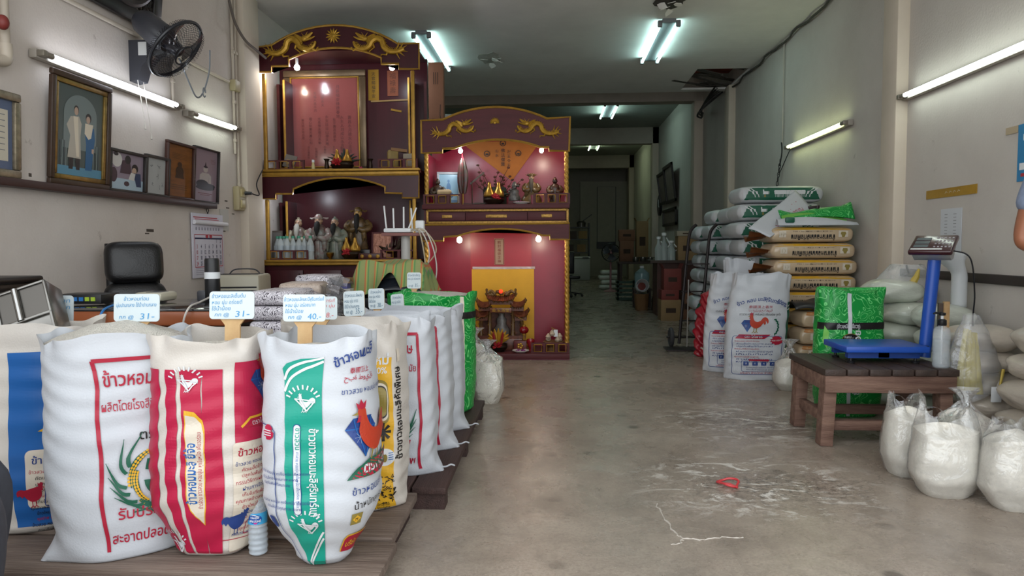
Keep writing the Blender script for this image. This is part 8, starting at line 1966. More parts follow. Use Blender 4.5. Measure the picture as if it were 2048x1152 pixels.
def art_post(A, w, h):
 A.rect(-w * 0.44, -h * 0.3, w * 0.44, -h * 0.18, 0); A.text('ประกาศ', 0.07, 0, (-0.02, h * 0.2), bold=0.02); A.text('อุดหนุน', 0.06, 0, (-0.02, h * 0.02), bold=0.01)
 A.rect(-w * 0.40, -h * 0.42, -w * 0.1, -h * 0.36, 1)
wallslip('blue_poster', 'blue poster taped to the right wall at the right edge of the photo', 'poster', 2036, 2120, 240, 358, mat('poster blue', '#2f7fb0', rough=0.4), art_post, [M_WHT, pmat('poster red', '#b5343c')])
wallslip('tape_strip', 'torn scrap of clear brown tape beside the blue poster', 'tape', 2012, 2036, 254, 268, mat('aged tape', '#b09f84', rough=0.4))
tg = atX(1568, 92, XR - 0.02); t = thing('chain_pull', 'dark cord with twisted links hanging down the right wall to the green stack', 'cord', (XR - 0.02, tg.y, 1.62))
y = tg.y; MB().tube([(XR - 0.02, y, ZC), (XR - 0.02, y, 2.3)], 0.008, 6).build('conduit', mat('grey white cord', '#b4afa6', rough=0.7), t, world=True)
MB().tube(spline([(XR - 0.03, y, 2.32), (XR - 0.03, y - 0.02, 2.2), (XR - 0.04, y + 0.02, 2.05)] , 4), 0.008, 6).build('cord', M_BLK, t, world=True)
mb = MB()
for k in range(9):
 z = 2.10 - 0.05 * k; mb.tube([(XR - 0.04 + 0.015 * math.cos(q) * (k % 2), y + 0.05 * (1 + k / 3) * 0 + 0.012 * math.cos(q) + 0.02 * k, z + 0.03 * math.sin(q)) for q in [j * PI / 5 for j in range(10)]], 0.005, 5, closed=True)
mb.build('chain', M_BLK, t, world=True)
c = atX(1585, 296, XR - 0.03); MB().tube(spline([c, (XR - 0.03, c.y + 0.1, c.z - 0.02), (XR - 0.035, y - 0.05, 2.02), (XR - 0.04, y + 0.05, 1.95)], 5), 0.005, 5).build('lamp_cord', M_BLK, t, world=True)
# ================================================================ FAR END OF THE ROOM
M_CARD = mat('brown cardboard', '#7d5640'); M_CARD2 = mat('tan cardboard', '#8f7350', rough=0.8, vary=0.08); M_RCARD = mat('red carton', '#7a3530', rough=0.7, vary=0.1)
M_DKW = mat('dark brown wood', '#3b2a22', rough=0.55, vary=0.2); M_GLS = mat('clear jug', '#c8d4d6', rough=0.08, alpha=0.4, spec=0.7)
def bx(nm, lab, cat_, x0, x1, yt, yb, Y, d, m, z0=None, flap=None, group=None, rz=0.0, lines=2):
 """Carton seen between pixel columns x0..x1 and rows yt..yb at distance Y."""
 a = atY(x0, yb, Y); b = atY(x1, yt, Y); z = a.z if z0 is None else z0; w, h = b.x - a.x, b.z - z
 t = thing(nm, lab, cat_, ((a.x + b.x) / 2, Y + d / 2, z), rz, group)
 MB().box((0, 0, h / 2), (w, d, h), None, 0.004).build('carton', m, t)
 mb = MB(); mb.box((0, -d / 2 - 0.001, h * 0.5), (w * 0.5, 0.003, h * 0.22)); mb.build('printed_mark', mat('carton print', '#3d2a20', rough=0.8), t)
 if flap:
  for s in (-1, 1): mb = MB(); mb.bar((s * w * 0.48, 0, h), (s * w * 0.62, 0, h + 0.08), d * 0.9, 0.005, up=(1, 0, 0)); mb.build('flap', m, t)
 return t, h
struct(MB().box((1.85, 26.2, 1.75), (1.7, 0.12, 3.5)).build('wall_partition', mat('pale partition', '#b3b1a6', rough=0.8, vary=0.05)))
mb = MB(); mb.tube([(1.62, 26.13, 1.2), (1.62, 26.13, 3.3), (2.3, 26.13, 3.3), (2.3, 26.13, 1.2)], 0.012, 5); mb.box((1.95, 26.1, 1.15), (0.7, 0.08, 0.25)); tag(mb.build('wall_duct', M_DGRY), 'dark cable loop and box on the pale partition at the far end', 'cable')
z = 0.89; t = thing('wooden_counter', 'dark wooden counter far back along the right wall', 'counter', (2.05, 11.4, 0))
MB().box((0, 0, z - 0.02), (1.06, 0.62, 0.04)).build('counter_top', M_DKW, t); MB().box((0.05, 0.04, 0.43), (0.92, 0.5, 0.84)).build('cabinet', mat('red brown counter side', '#4d2a22', rough=0.5, vary=0.15), t)
for k, (px, hh, r) in enumerate(((1317, 0.36, 0.06), (1328, 0.42, 0.065), (1343, 0.30, 0.075))):
 j = thing('glass_jug', ('short clear jug at the left end of the counter', 'tall clear jug on the counter', 'clear jug with white lid on the counter')[k], 'jug', (atY(px, 500, 11.25).x, 11.25 + 0.02 * k, z), 0, 'jugs on the counter')
 MB().lathe([(0, 0), (r, 0), (r, hh * 0.55), (r * 0.4, hh * 0.75), (r * 0.38, hh * 0.95), (r * 0.5, hh)], n=16).build('body', M_GLS, j); MB().lathe([(r * 0.55, hh * 0.93), (r * 0.6, hh * 1.03), (0, hh * 1.06)], n=14).build('lid', M_WHT, j)
 MB().tube([(r * 0.9, 0, hh * 0.5), (r * 1.5, 0, hh * 0.6), (r * 0.6, 0, hh * 0.85)], 0.01, 6).build('handle', M_WHT, j)
bx('supply_carton', 'cream carton with purple print on the counter by the sacks', 'carton', 1356, 1396, 472, 522, 11.15, 0.3, M_CARD2, z); bx('supply_carton', 'flat cream box lying on the cream carton', 'carton', 1354, 1400, 462, 472, 11.15, 0.25, mat('pale carton', '#9a8f7d'))
_, h0 = bx('supply_carton', 'big brown carton at the bottom of the pile before the counter', 'carton', 1322, 1362, 600, 638, 10.5, 0.36, M_CARD2, 0.0); _, h1 = bx('supply_carton', 'flat red carton in the middle of the pile before the counter', 'carton', 1323, 1358, 580, 600, 10.52, 0.3, M_RCARD, h0)
bx('supply_carton', 'open red carton on top of the pile before the counter', 'carton', 1328, 1363, 538, 580, 10.52, 0.32, M_RCARD, h0 + h1, True)
bx('supply_carton', 'grey brown flattened carton leaning beside the pile of cartons', 'carton', 1363, 1385, 587, 640, 10.7, 0.08, M_CARD, 0.0)
x = atY(1283, 600, 12.3).x; t = thing('wicker_basket', 'brown wicker basket under the tipped white bucket', 'basket', (x, 12.3, 0)); MB().lathe([(0, 0), (0.11, 0), (0.13, 0.29), (0.12, 0.29), (0.1, 0.02), (0, 0.02)], n=18).build('basket', mat('tan wicker', '#7d5a38'), t); MB().lathe([(0, 0.27), (0.12, 0.27), (0.115, 0.29), (0, 0.29)], n=16).build('cloth', M_DGRY, t)
t = thing('white_bucket', 'white bucket tipped towards the camera on the basket', 'bucket', (x, 12.22, 0.29)); Mk = Matrix.Translation((0, 0.08, 0.12)) @ Matrix.Rotation(math.radians(75), 4, 'X'); mb = MB(); mb.lathe([(0, -0.12), (0.09, -0.12), (0.115, 0.12), (0.108, 0.12), (0.085, -0.1), (0, -0.1)], n=20, M=Mk); mb.build('bucket', M_WHT, t); MB().lathe([(0, 0.02), (0.06, 0.0), (0.07, 0.03), (0, 0.05)], n=10, M=Mk).build('red_rag', M_RCARD, t)
t = thing('stool', 'dark low stool holding the large water bottle', 'stool', (x + 0.06, 12.75, 0)); MB().box((0, 0, 0.34), (0.32, 0.32, 0.04)).build('seat', M_DKW, t)
for a in (-1, 1):
 for b in (-1, 1): MB().box((a * 0.13, b * 0.13, 0.16), (0.04, 0.04, 0.32)).build('leg', M_DKW, t)
t = thing('water_jug', 'large pale blue water bottle standing far back behind the bucket', 'bottle', (x + 0.06, 12.75, 0.36)); MB().lathe([(0, 0), (0.13, 0), (0.135, 0.02), (0.128, 0.1), (0.135, 0.2), (0.13, 0.27), (0.06, 0.33), (0.035, 0.35), (0.035, 0.38), (0, 0.38)], n=24).build('body', mat('pale blue bottle', '#8fb0b8', rough=0.15, alpha=0.75), t); MB().lathe([(0, 0.40), (0.04, 0.40), (0.04, 0.36), (0, 0.36)], n=14).build('cap', M_WHT, t)
for k in range(4):
 b = thing('dark_bottle', 'dark glass bottle on the floor between the basket and the cartons', 'bottle', (x + 0.2 + 0.08 * (k % 2), 12.15 + 0.1 * (k // 2), 0), 0, 'dark bottles on the floor'); MB().lathe([(0, 0), (0.035, 0), (0.035, 0.2), (0.014, 0.26), (0.014, 0.32), (0, 0.32)], n=12).build('body', mat('dark glass', '#15181a', rough=0.1), b); MB().lathe([(0, 0.33), (0.016, 0.33), (0.016, 0.30), (0, 0.3)], n=10).build('cap', M_WHT, b)
t = thing('plastic_crate', 'dark green plastic crate on the floor left of the water bottle', 'crate', (atY(1250, 590, 14.6).x, 14.6, 0)); mb = MB()
for k in range(5): mb.box((0, -0.17, 0.04 + 0.085 * k), (0.36, 0.02, 0.05)); mb.box((-0.17, 0, 0.04 + 0.085 * k), (0.02, 0.34, 0.05)); mb.box((0.17, 0, 0.04 + 0.085 * k), (0.02, 0.34, 0.05))
for s in (-1, 1): mb.box((s * 0.16, -0.165, 0.21), (0.04, 0.03, 0.42))
mb.box((0, 0, 0.02), (0.34, 0.34, 0.03)); mb.build('crate', mat('crate green', '#1d4636', rough=0.5), t)
t = thing('side_table', 'dark table with pots and cartons far back on the right', 'table', (2.05, 17.0, 0)); MB().box((0, 0, 0.72), (1.0, 0.7, 0.05)).build('top_board', M_DKW, t)
for a in (-1, 1):
 for b in (-1, 1): MB().box((a * 0.45, b * 0.3, 0.35), (0.06, 0.06, 0.70)).build('leg', M_DKW, t)
_, h0 = bx('supply_carton', 'lower brown carton on the far table', 'carton', 1240, 1268, 482, 512, 17.0, 0.3, M_CARD, 0.745); bx('supply_carton', 'upper brown carton on the far table', 'carton', 1238, 1270, 459, 482, 17.0, 0.3, M_CARD, 0.745 + h0); bx('supply_carton', 'tall tan carton with open flap on the far table', 'carton', 1273, 1297, 442, 512, 17.05, 0.3, M_CARD2, 0.745, True)
for k in range(3): p = thing('steel_pot', 'small shiny steel pot among the clutter on the far table', 'pot', (1.95 + 0.17 * k, 16.75, 0.745), 0, 'steel pots on the far table'); MB().lathe([(0, 0), (0.06, 0), (0.075, 0.05), (0.07, 0.11), (0.06, 0.11), (0.06, 0.01), (0, 0.01)], n=18).build('pot', M_SS, p); MB().bar((0.06, 0, 0.09), (0.16, -0.03, 0.11), 0.02, 0.012).build('handle', M_BLK, p)
for k in range(4): o = MB(); o.box((0, 0, 0.06), (0.5, 0.4, 0.12), None, 0.055, 4); q = o.build('grain_sack', M_PB2); q.location = (1.42 + 0.05 * (k % 2), 18.4, 0.125 * k); tag(q, 'pale sack in the small heap behind the pink fan', 'sack', 'pale sacks behind the pink fan')
t = thing('pedestal_fan', 'pink pedestal fan with dark round guard far back', 'fan', (atY(1221, 580, 17.4).x, 17.4, 0)); M_PK = mat('pink plastic', '#a8757c', rough=0.4); hz = atY(1217, 505, 17.4).z
MB().lathe([(0, 0), (0.17, 0), (0.17, 0.02), (0.05, 0.05), (0.03, 0.09)], n=24).build('base', M_PK, t); MB().cyl((0, 0, 0.05), (0, 0, hz - 0.1), 0.025, n=12).build('pole', M_PK, t); MB().box((0, 0.06, hz), (0.14, 0.2, 0.14), None, 0.04).build('motor', M_PK, t)
mb = MB(); mb.tube([(0.22 * math.cos(a), -0.08, hz + 0.22 * math.sin(a)) for a in [k * PI / 16 for k in range(32)]], 0.012, 6, closed=True)
for k in range(24): a = k * PI / 12; mb.tube([(0.22 * math.cos(a), -0.08, hz + 0.22 * math.sin(a)), (0.03 * math.cos(a), -0.13, hz + 0.03 * math.sin(a))], 0.004, 3)
mb.build('guard', M_BLK, t)
for k in range(3): a0 = k * 2.1; mb = MB(); mb.grid(lambda u, v: Vector(((0.03 + 0.16 * u) * math.cos(a0 + v * 1.3), -0.07 - 0.04 * v, hz + (0.03 + 0.16 * u) * math.sin(a0 + v * 1.3))), 6, 6); mb.build('blade', mat('fan blue grey', '#4a4f57', rough=0.3), t)
t = thing('chest_freezer', 'white chest freezer at the far left end', 'freezer', (0.75, 23.3, 0)); MB().box((0, 0, 0.36), (0.9, 0.6, 0.72), None, 0.03).build('cabinet', mat('white appliance', '#a9adae', rough=0.35), t); MB().box((0, 0, 0.75), (0.92, 0.62, 0.06), None, 0.02).build('lid', M_WHT, t); MB().bar((0.2, -0.32, 0.74), (0.4, -0.32, 0.74), 0.03, 0.03).build('handle', M_DGRY, t)
t = thing('shelf_rack', 'dark steel rack with clutter above the chest freezer', 'rack', (0.75, 24.0, 0))
for a in (-1, 1): MB().box((a * 0.46, 0, 0.95), (0.05, 0.4, 1.9)).build('upright', M_DGRY, t)
for z in (0.9, 1.35, 1.75): MB().box((0, 0, z), (0.92, 0.4, 0.04)).build('shelf', M_DGRY, t)
for k, (x, z) in enumerate(((0.2, 0.92), (-0.2, 0.92), (0.25, 1.37), (-0.1, 1.37))): bb = thing('storage_box', 'dim small box on the rack above the freezer', 'box', (0.75 + x, 24.0, z), 0, 'boxes on the far rack'); MB().box((0, 0, 0.13), (0.28, 0.25, 0.26)).build('box', (M_CARD2, M_DKW)[k % 2], bb)
bb = thing('rice_cooker', 'grey pot with a stick handle on top of the far rack', 'pot', (0.95, 24.0, 1.77)); MB().lathe([(0, 0), (0.14, 0), (0.16, 0.15), (0.1, 0.2), (0, 0.2)], n=18).build('pot', M_SS, bb); MB().bar((0.05, 0, 0.2), (0.35, 0, 0.42), 0.03, 0.03).build('handle', M_BLK, bb)
t = thing('swivel_chair', 'dark swivel chair half hidden by the red altar', 'chair', (0.36, 15.6, 0)); MB().box((0, 0, 0.44), (0.46, 0.46, 0.08), None, 0.03).build('seat', M_BLK, t); MB().box((-0.1, 0.2, 0.75), (0.42, 0.07, 0.5), None, 0.03).build('backrest', M_BLK, t); MB().cyl((0, 0, 0.08), (0, 0, 0.42), 0.03, n=10).build('gas_lift', M_DGRY, t)
for k in range(5): a = 2 * PI * k / 5 - 0.2; o = MB(); o.bar((0, 0, 0.1), (0.28 * math.cos(a), 0.28 * math.sin(a), 0.06), 0.04, 0.03); o.ball((0.28 * math.cos(a), 0.28 * math.sin(a), 0.03), 0.03, n=6); o.build('base_arm', M_BLK, t)
def far_pic(lab, px0, px1, py0, py1, tilt, lean, off=0.03, z0=None):
 a = atX(px0, (py0 + py1) / 2, XR - off); b = atX(px1, (py0 + py1) / 2, XR - off); zt, zb = atX((px0 + px1) / 2, py0, XR).z, atX((px0 + px1) / 2, py1, XR).z; w, h = a.y - b.y, zt - zb
 t = thing('framed_picture', lab, 'picture', (XR - off, (a.y + b.y) / 2, zb), RZR, 'dim pictures far along the right wall', tilt=Matrix.Rotation(tilt, 3, 'Y') @ Matrix.Rotation(lean, 3, 'X')); mb = MB()
 for (cx, cz, sx, sz) in ((0, 0.03, w, 0.06), (0, h - 0.03, w, 0.06), (-w / 2 + 0.03, h / 2, 0.06, h), (w / 2 - 0.03, h / 2, 0.06, h)): mb.box((cx, -0.02, cz), (sx, 0.04, sz))
 mb.build('frame', M_DKFR, t); MB().box((0, -0.008, h / 2), (w - 0.08, 0.01, h - 0.08)).build('picture', mat('dim print', '#6b5f58', rough=0.35, vary=0.35, vscale=9), t)
far_pic('tilted tall dark framed picture far along the right wall', 1324, 1340, 346, 408, 0.0, 0.14, 0.03); far_pic('second tilted dark framed picture overlapping the first far along the right wall', 1336, 1354, 332, 406, 0.0, 0.12, 0.05); far_pic('dark framed landscape picture below the tilted pair far along the right wall', 1328, 1354, 418, 452, 0.0, 0.02)
a = atX(1319, 411, XR - 0.03); t = thing('wall_clock', 'dark round wall clock far along the right wall', 'clock', (XR, a.y, a.z), RZR); Mk = Matrix.Rotation(PI / 2, 4, 'X'); MB().lathe([(0, 0), (0.26, 0), (0.26, 0.05), (0.23, 0.06), (0, 0.045)], n=28, M=Mk).build('case', M_BLK, t); mb = MB(); mb.bar((0, -0.06, 0), (0, -0.06, 0.15), 0.015, 0.004); mb.bar((0, -0.06, 0), (0.1, -0.06, -0.05), 0.015, 0.004); mb.build('hands', M_WHT, t)
M_HT = mat('dark painted steel', '#2c2626', rough=0.45, metal=0.4); t = thing('hand_truck', 'dark steel hand truck leaning by the white and green stack', 'hand truck', (1.47, 7.72, 0))
for k, s in enumerate((-0.1, 0.12)):
 MB().tube(spline([(s, -0.02, 0.05), (s + 0.04, 0.0, 0.5), (s + 0.09, 0.05, 1.0), (s + 0.12, 0.09, 1.22), (s + 0.15, 0.10, 1.30), (s + 0.20, 0.10, 1.35)], 5), 0.017, 8).build('rail', M_HT, t)
for z, d in ((0.3, 0.02), (0.62, 0.04), (0.92, 0.07)): MB().bar((-0.12 + d * 1.2, 0, z), (0.14 + d * 1.2, 0.02, z), 0.03, 0.012).build('crossbar', M_HT, t)
MB().box((-0.06, -0.14, 0.012), (0.42, 0.26, 0.014)).build('toe_plate', M_HT, t); MB().cyl((-0.22, 0.08, 0.11), (0.26, 0.08, 0.11), 0.012, n=8).build('axle', M_HT, t)
for s in (-0.17, 0.21): mb = MB(); mb.tube([(s, 0.08 + 0.085 * math.cos(a), 0.11 + 0.085 * math.sin(a)) for a in [k * PI / 12 for k in range(24)]], 0.024, 8, closed=True); mb.cyl((s - 0.015, 0.08, 0.11), (s + 0.015, 0.08, 0.11), 0.07, n=16); mb.build('wheel', mat('grey tyre', '#3a3a3c', rough=0.8), t)
MB().bar((-0.02, -0.04, 0.02), (0.0, 0.0, 0.75), 0.012, 0.012).build('tie_rod', mat('pale rod', '#8f8b85', rough=0.5), t)
M_FL = swirl('grey floral print', '#d4d0d6', '#4a454e', 26.0, 0.35, 1.5, 0.17); M_TAN = swirl('tan floral print', '#b5a598', '#8f8072', 40.0, 0.35, 1.0, 0.12); F_GR = film('grey wrap film', '#9a989c', 0.45, 0.15)
def pack(px0, px1, yt, Y, d, h, z, rz, m, lab):
 a = atY(px0, yt, Y); b = atY(px1, yt, Y); w = b.x - a.x; t = thing('paper_package', lab, 'package', ((a.x + b.x) / 2, Y + d / 2, z), rz, 'film wrapped patterned packages')
 MB().box((0, 0, h / 2), (w, d, h - 0.004), None, 0.022, 3).build('package', m, t); mb = MB(); mb.grid(lambda u, v: Vector((w / 2 - 0.02 + 0.10 * u, (v - 0.5) * d * (0.95 - 0.25 * u), h * (0.12 + 0.76 * (0.5 + 0.5 * math.cos(7 * v + 2 * u))) * (1 - 0.3 * u))), 8, 14); mb.build('folded_film', F_GR, t, ang=180)
t = thing('low_cabinet', 'low dark cabinet carrying the patterned packages', 'cabinet', (-1.305, 3.80, 0)); MB().box((0, 0, 0.28), (0.42, 1.24, 0.56)).build('carcass', M_DKW, t)
Rk = random.Random(3)
for k in range(5): pack(495, 588, 600, 3.19, 0.30, 0.072, 0.56 + 0.072 * k, Rk.uniform(-0.06, 0.06), M_FL, ['bottom', 'second lowest', 'middle', 'second highest', 'topmost'][k] + ' grey floral package of the stack beside the price signs')
for k in range(5): pack(550, 632, 570, 3.60, 0.26, 0.075, 0.56 + 0.075 * k, 0.15, M_TAN if k > 2 else M_FL, ['bottom', 'second lowest', 'middle', 'second highest', 'topmost'][k] + ' package of the tan topped stack behind the grey floral stack')
for k in range(5): pack(590, 660, 556, 4.02, 0.26, 0.08, 0.56 + 0.08 * k, -0.06, M_FL, ['bottom', 'second lowest', 'middle', 'second highest', 'topmost'][k] + ' dark wrapped package of the rear stack before the altar cupboard')
t = thing('tray_stack', 'stack of dark ribbed trays under the striped cloth machine', 'trays', (-1.14, 4.80, 0))
for k in range(9): MB().box((0.0, 0, 0.05 + 0.087 * k), (0.52, 0.46, 0.074), None, 0.01).build('tray', M_DKW if k % 2 else M_BLK, t)
t = thing('counting_machine', 'dark machine with curved tray half covered by the striped cloth', 'machine', (-1.12, 4.78, 0.783)); mb = MB(); mb.box((0.05, 0.06, 0.10), (0.40, 0.34, 0.20), None, 0.03); mb.build('body', M_BLK, t)
mb = MB(); mb.grid(lambda u, v: Vector((-0.10 + 0.36 * u, -0.22 + 0.14 * v, 0.03 + 0.09 * v + 0.03 * math.sin(PI * u))), 16, 6); o = mb.build('curved_tray', mat('dark blue grey tray', '#23272e', rough=0.25), t); o.modifiers.new('thick', 'SOLIDIFY').thickness = 0.015
t = thing('striped_cloth', 'green orange striped cloth draped over the dark machine', 'cloth', (-1.10, 4.80, 0.80));
def drape(u, v):
 x = (u - 0.5) * 2; y = (v - 0.5) * 2; e = max(abs(x), abs(y)) ; dn = smooth01(0.62, 1.0, max(abs(x) ** 1.5, abs(y)))
 return Vector((0.275 * x + 0.02 * math.sin(9 * y) * dn, 0.22 * y + 0.02 * math.sin(11 * x) * dn, 0.215 - 0.22 * dn * (1 - 0.75 * smooth01(0.45, 0.0, abs(x - 0.1)) * (y < 0)) + 0.015 * math.sin(5 * x + 3 * y)))
mb = MB(); mb.grid(drape, 56, 40); o = mb.build('cloth', stripes('green striped cloth', [(0.0, '#87905a'), (0.42, '#b5683f'), (0.55, '#9c9a55'), (0.68, '#5f8a52'), (0.85, '#87905a')], 0, 16.0), t); o.modifiers.new('thick', 'SOLIDIFY').thickness = 0.006
for k, c in enumerate(('#b59a4d', '#c9c5bd', '#5a5a94', '#8a6a44')): o = MB(); o.box((0, 0, 0.02), (0.10, 0.08, 0.035)); q = o.build('small_box', mat('small box ' + c, c, rough=0.6)); q.location = (-1.40 + 0.02 * (k % 2), 4.55, 0.775 + 0.036 * k); tag(q, ('yellow', 'white', 'violet', 'brown')[k] + ' small box in the little pile beside the striped cloth', 'box', 'small boxes by the striped cloth')
MB_ = thing('box_ledge', 'dark ledge board under the little pile of small boxes', 'board', (-1.40, 4.55, 0)); MB().box((0, 0, 0.3875), (0.12, 0.1, 0.775)).build('board', M_DKW, MB_)
Y = 5.55; p = atY(811, 466, Y); t = thing('router_stand', 'white post with a red brown board carrying the router', 'stand', (p.x, Y, 0)); MB().cyl((0, 0, 0), (0, 0, p.z - 0.02), 0.036, n=20).build('post', mat('white post', '#b5b3ae', rough=0.5), t); MB().box((0, 0, p.z - 0.012), (0.34, 0.2, 0.022)).build('board', mat('red brown board', '#7d4a44', rough=0.5), t); MB().lathe([(0, 0), (0.13, 0), (0.13, 0.02), (0.04, 0.04)], n=20).build('base', M_DGRY, t)
t = thing('wifi_router', 'white router with upright antennas on the post stand', 'router', (p.x - 0.05, Y - 0.01, p.z)); MB().box((0, 0, 0.02), (0.22, 0.14, 0.035), None, 0.012).build('body', M_WHT, t)
for k, (x0, x1, h) in enumerate(((-0.11, -0.13, 0.22), (-0.05, -0.055, 0.20), (0.03, 0.03, 0.21), (0.10, 0.09, 0.20), (0.08, 0.145, 0.20))): MB().bar((x0, 0.04 - 0.06 * (k == 4), 0.03), (x1, 0.05 - 0.06 * (k == 4), h), 0.018, 0.012, bev=0.004).build('antenna', M_WHT, t)
t = thing('white_adapter', 'white boxy adapter standing beside the router', 'adapter', (p.x + 0.115, Y + 0.02, p.z)); MB().box((0, 0, 0.05), (0.07, 0.06, 0.10), None, 0.01).build('case', M_WHT, t); MB().box((0, -0.031, 0.03), (0.03, 0.004, 0.02)).build('port', M_DGRY, t)
for k, (lab, dx, dz) in enumerate((('cream cable looping widest from the router stand', 0.20, 0.36), ('white cable looping beside the router post', 0.15, 0.42), ('pale cable hanging straight down from the router board', 0.12, 0.62), ('thin white cable hanging along the red altar edge', 0.21, 0.66))):
 q = Vector((p.x + 0.06, Y - 0.08, p.z + 0.01)); e = (0.02, 0.06, 0.10, 0.12)[k]
 tag(MB().tube(spline([q, q + Vector((dx * 0.6, -0.03, 0.0)), q + Vector((dx, -0.02 - 0.01 * k, -dz * 0.45)), q + Vector((e, -0.01, -dz))] + ([q + Vector((-0.02, 0.0, -dz - 0.05))] if k < 2 else [q + Vector((e + 0.01, 0, -dz - 0.25))]), 8), 0.0055, 6).build('router_cable', mat('cream cable', '#b5a68a', rough=0.6) if k % 2 == 0 else M_WCORD), lab, 'cable')
# ================================================================ PEOPLE AT THE EDGES OF THE PHOTO
def skin(nm, J, E, m, par, root, lv=2):
 """J: name -> (place, radius); E: bones. One continuous surface grown round the bones."""
 ks = list(J); me = bpy.data.meshes.new(nm); me.from_pydata([J[k][0] for k in ks], [(ks.index(a), ks.index(b)) for a, b in E], []); o = bpy.data.objects.new(nm, me); COL.objects.link(o)
 sk = o.modifiers.new('skin', 'SKIN'); sk.use_smooth_shade = True; L = me.skin_vertices[0].data
 for i, k in enumerate(ks): r = J[k][1]; L[i].radius = r if isinstance(r, tuple) else (r, r); L[i].use_root = (k == root)
 o.modifiers.new('round', 'SUBSURF').levels = lv; o.modifiers['round'].render_levels = lv; dg = bpy.context.evaluated_depsgraph_get(); m2 = bpy.data.meshes.new_from_object(o.evaluated_get(dg)); bpy.data.objects.remove(o)
 m2.materials.clear(); m2.materials.append(m)
 for p in m2.polygons: p.use_smooth = True
 q = bpy.data.objects.new(nm, m2); COL.objects.link(q); q.parent = par; return q
M_SKIN = mat('tan skin', '#8f5b41', rough=0.5, vary=0.05); M_HAIR = mat('black hair', '#14110f', rough=0.6); M_SHOE = mat('dark sandal', '#241f1c', rough=0.7)
def hand(J, E, at, d, side, up, pre):
 at, d, side, up = Vector(at), Vector(d), Vector(side), Vector(up)
 J[pre + 'palm'] = (at + d * 0.05, (0.036, 0.02)); E.append((pre + 'wr', pre + 'palm'))
 for k, l in enumerate((0.062, 0.072, 0.067, 0.052)):
  b = at + d * 0.085 + side * (0.027 - 0.018 * k); J[pre + 'f%d' % k] = (b, 0.010); J[pre + 'g%d' % k] = (b + d * l * 0.55 - up * 0.012, 0.009); J[pre + 'h%d' % k] = (b + d * l * 0.9 - up * 0.034, 0.008); E += [(pre + 'palm', pre + 'f%d' % k), (pre + 'f%d' % k, pre + 'g%d' % k), (pre + 'g%d' % k, pre + 'h%d' % k)]
 J[pre + 't0'] = (at + d * 0.03 + side * 0.04, 0.012); J[pre + 't1'] = (at + d * 0.065 + side * 0.062 - up * 0.015, 0.010); E += [(pre + 'palm', pre + 't0'), (pre + 't0', pre + 't1')]
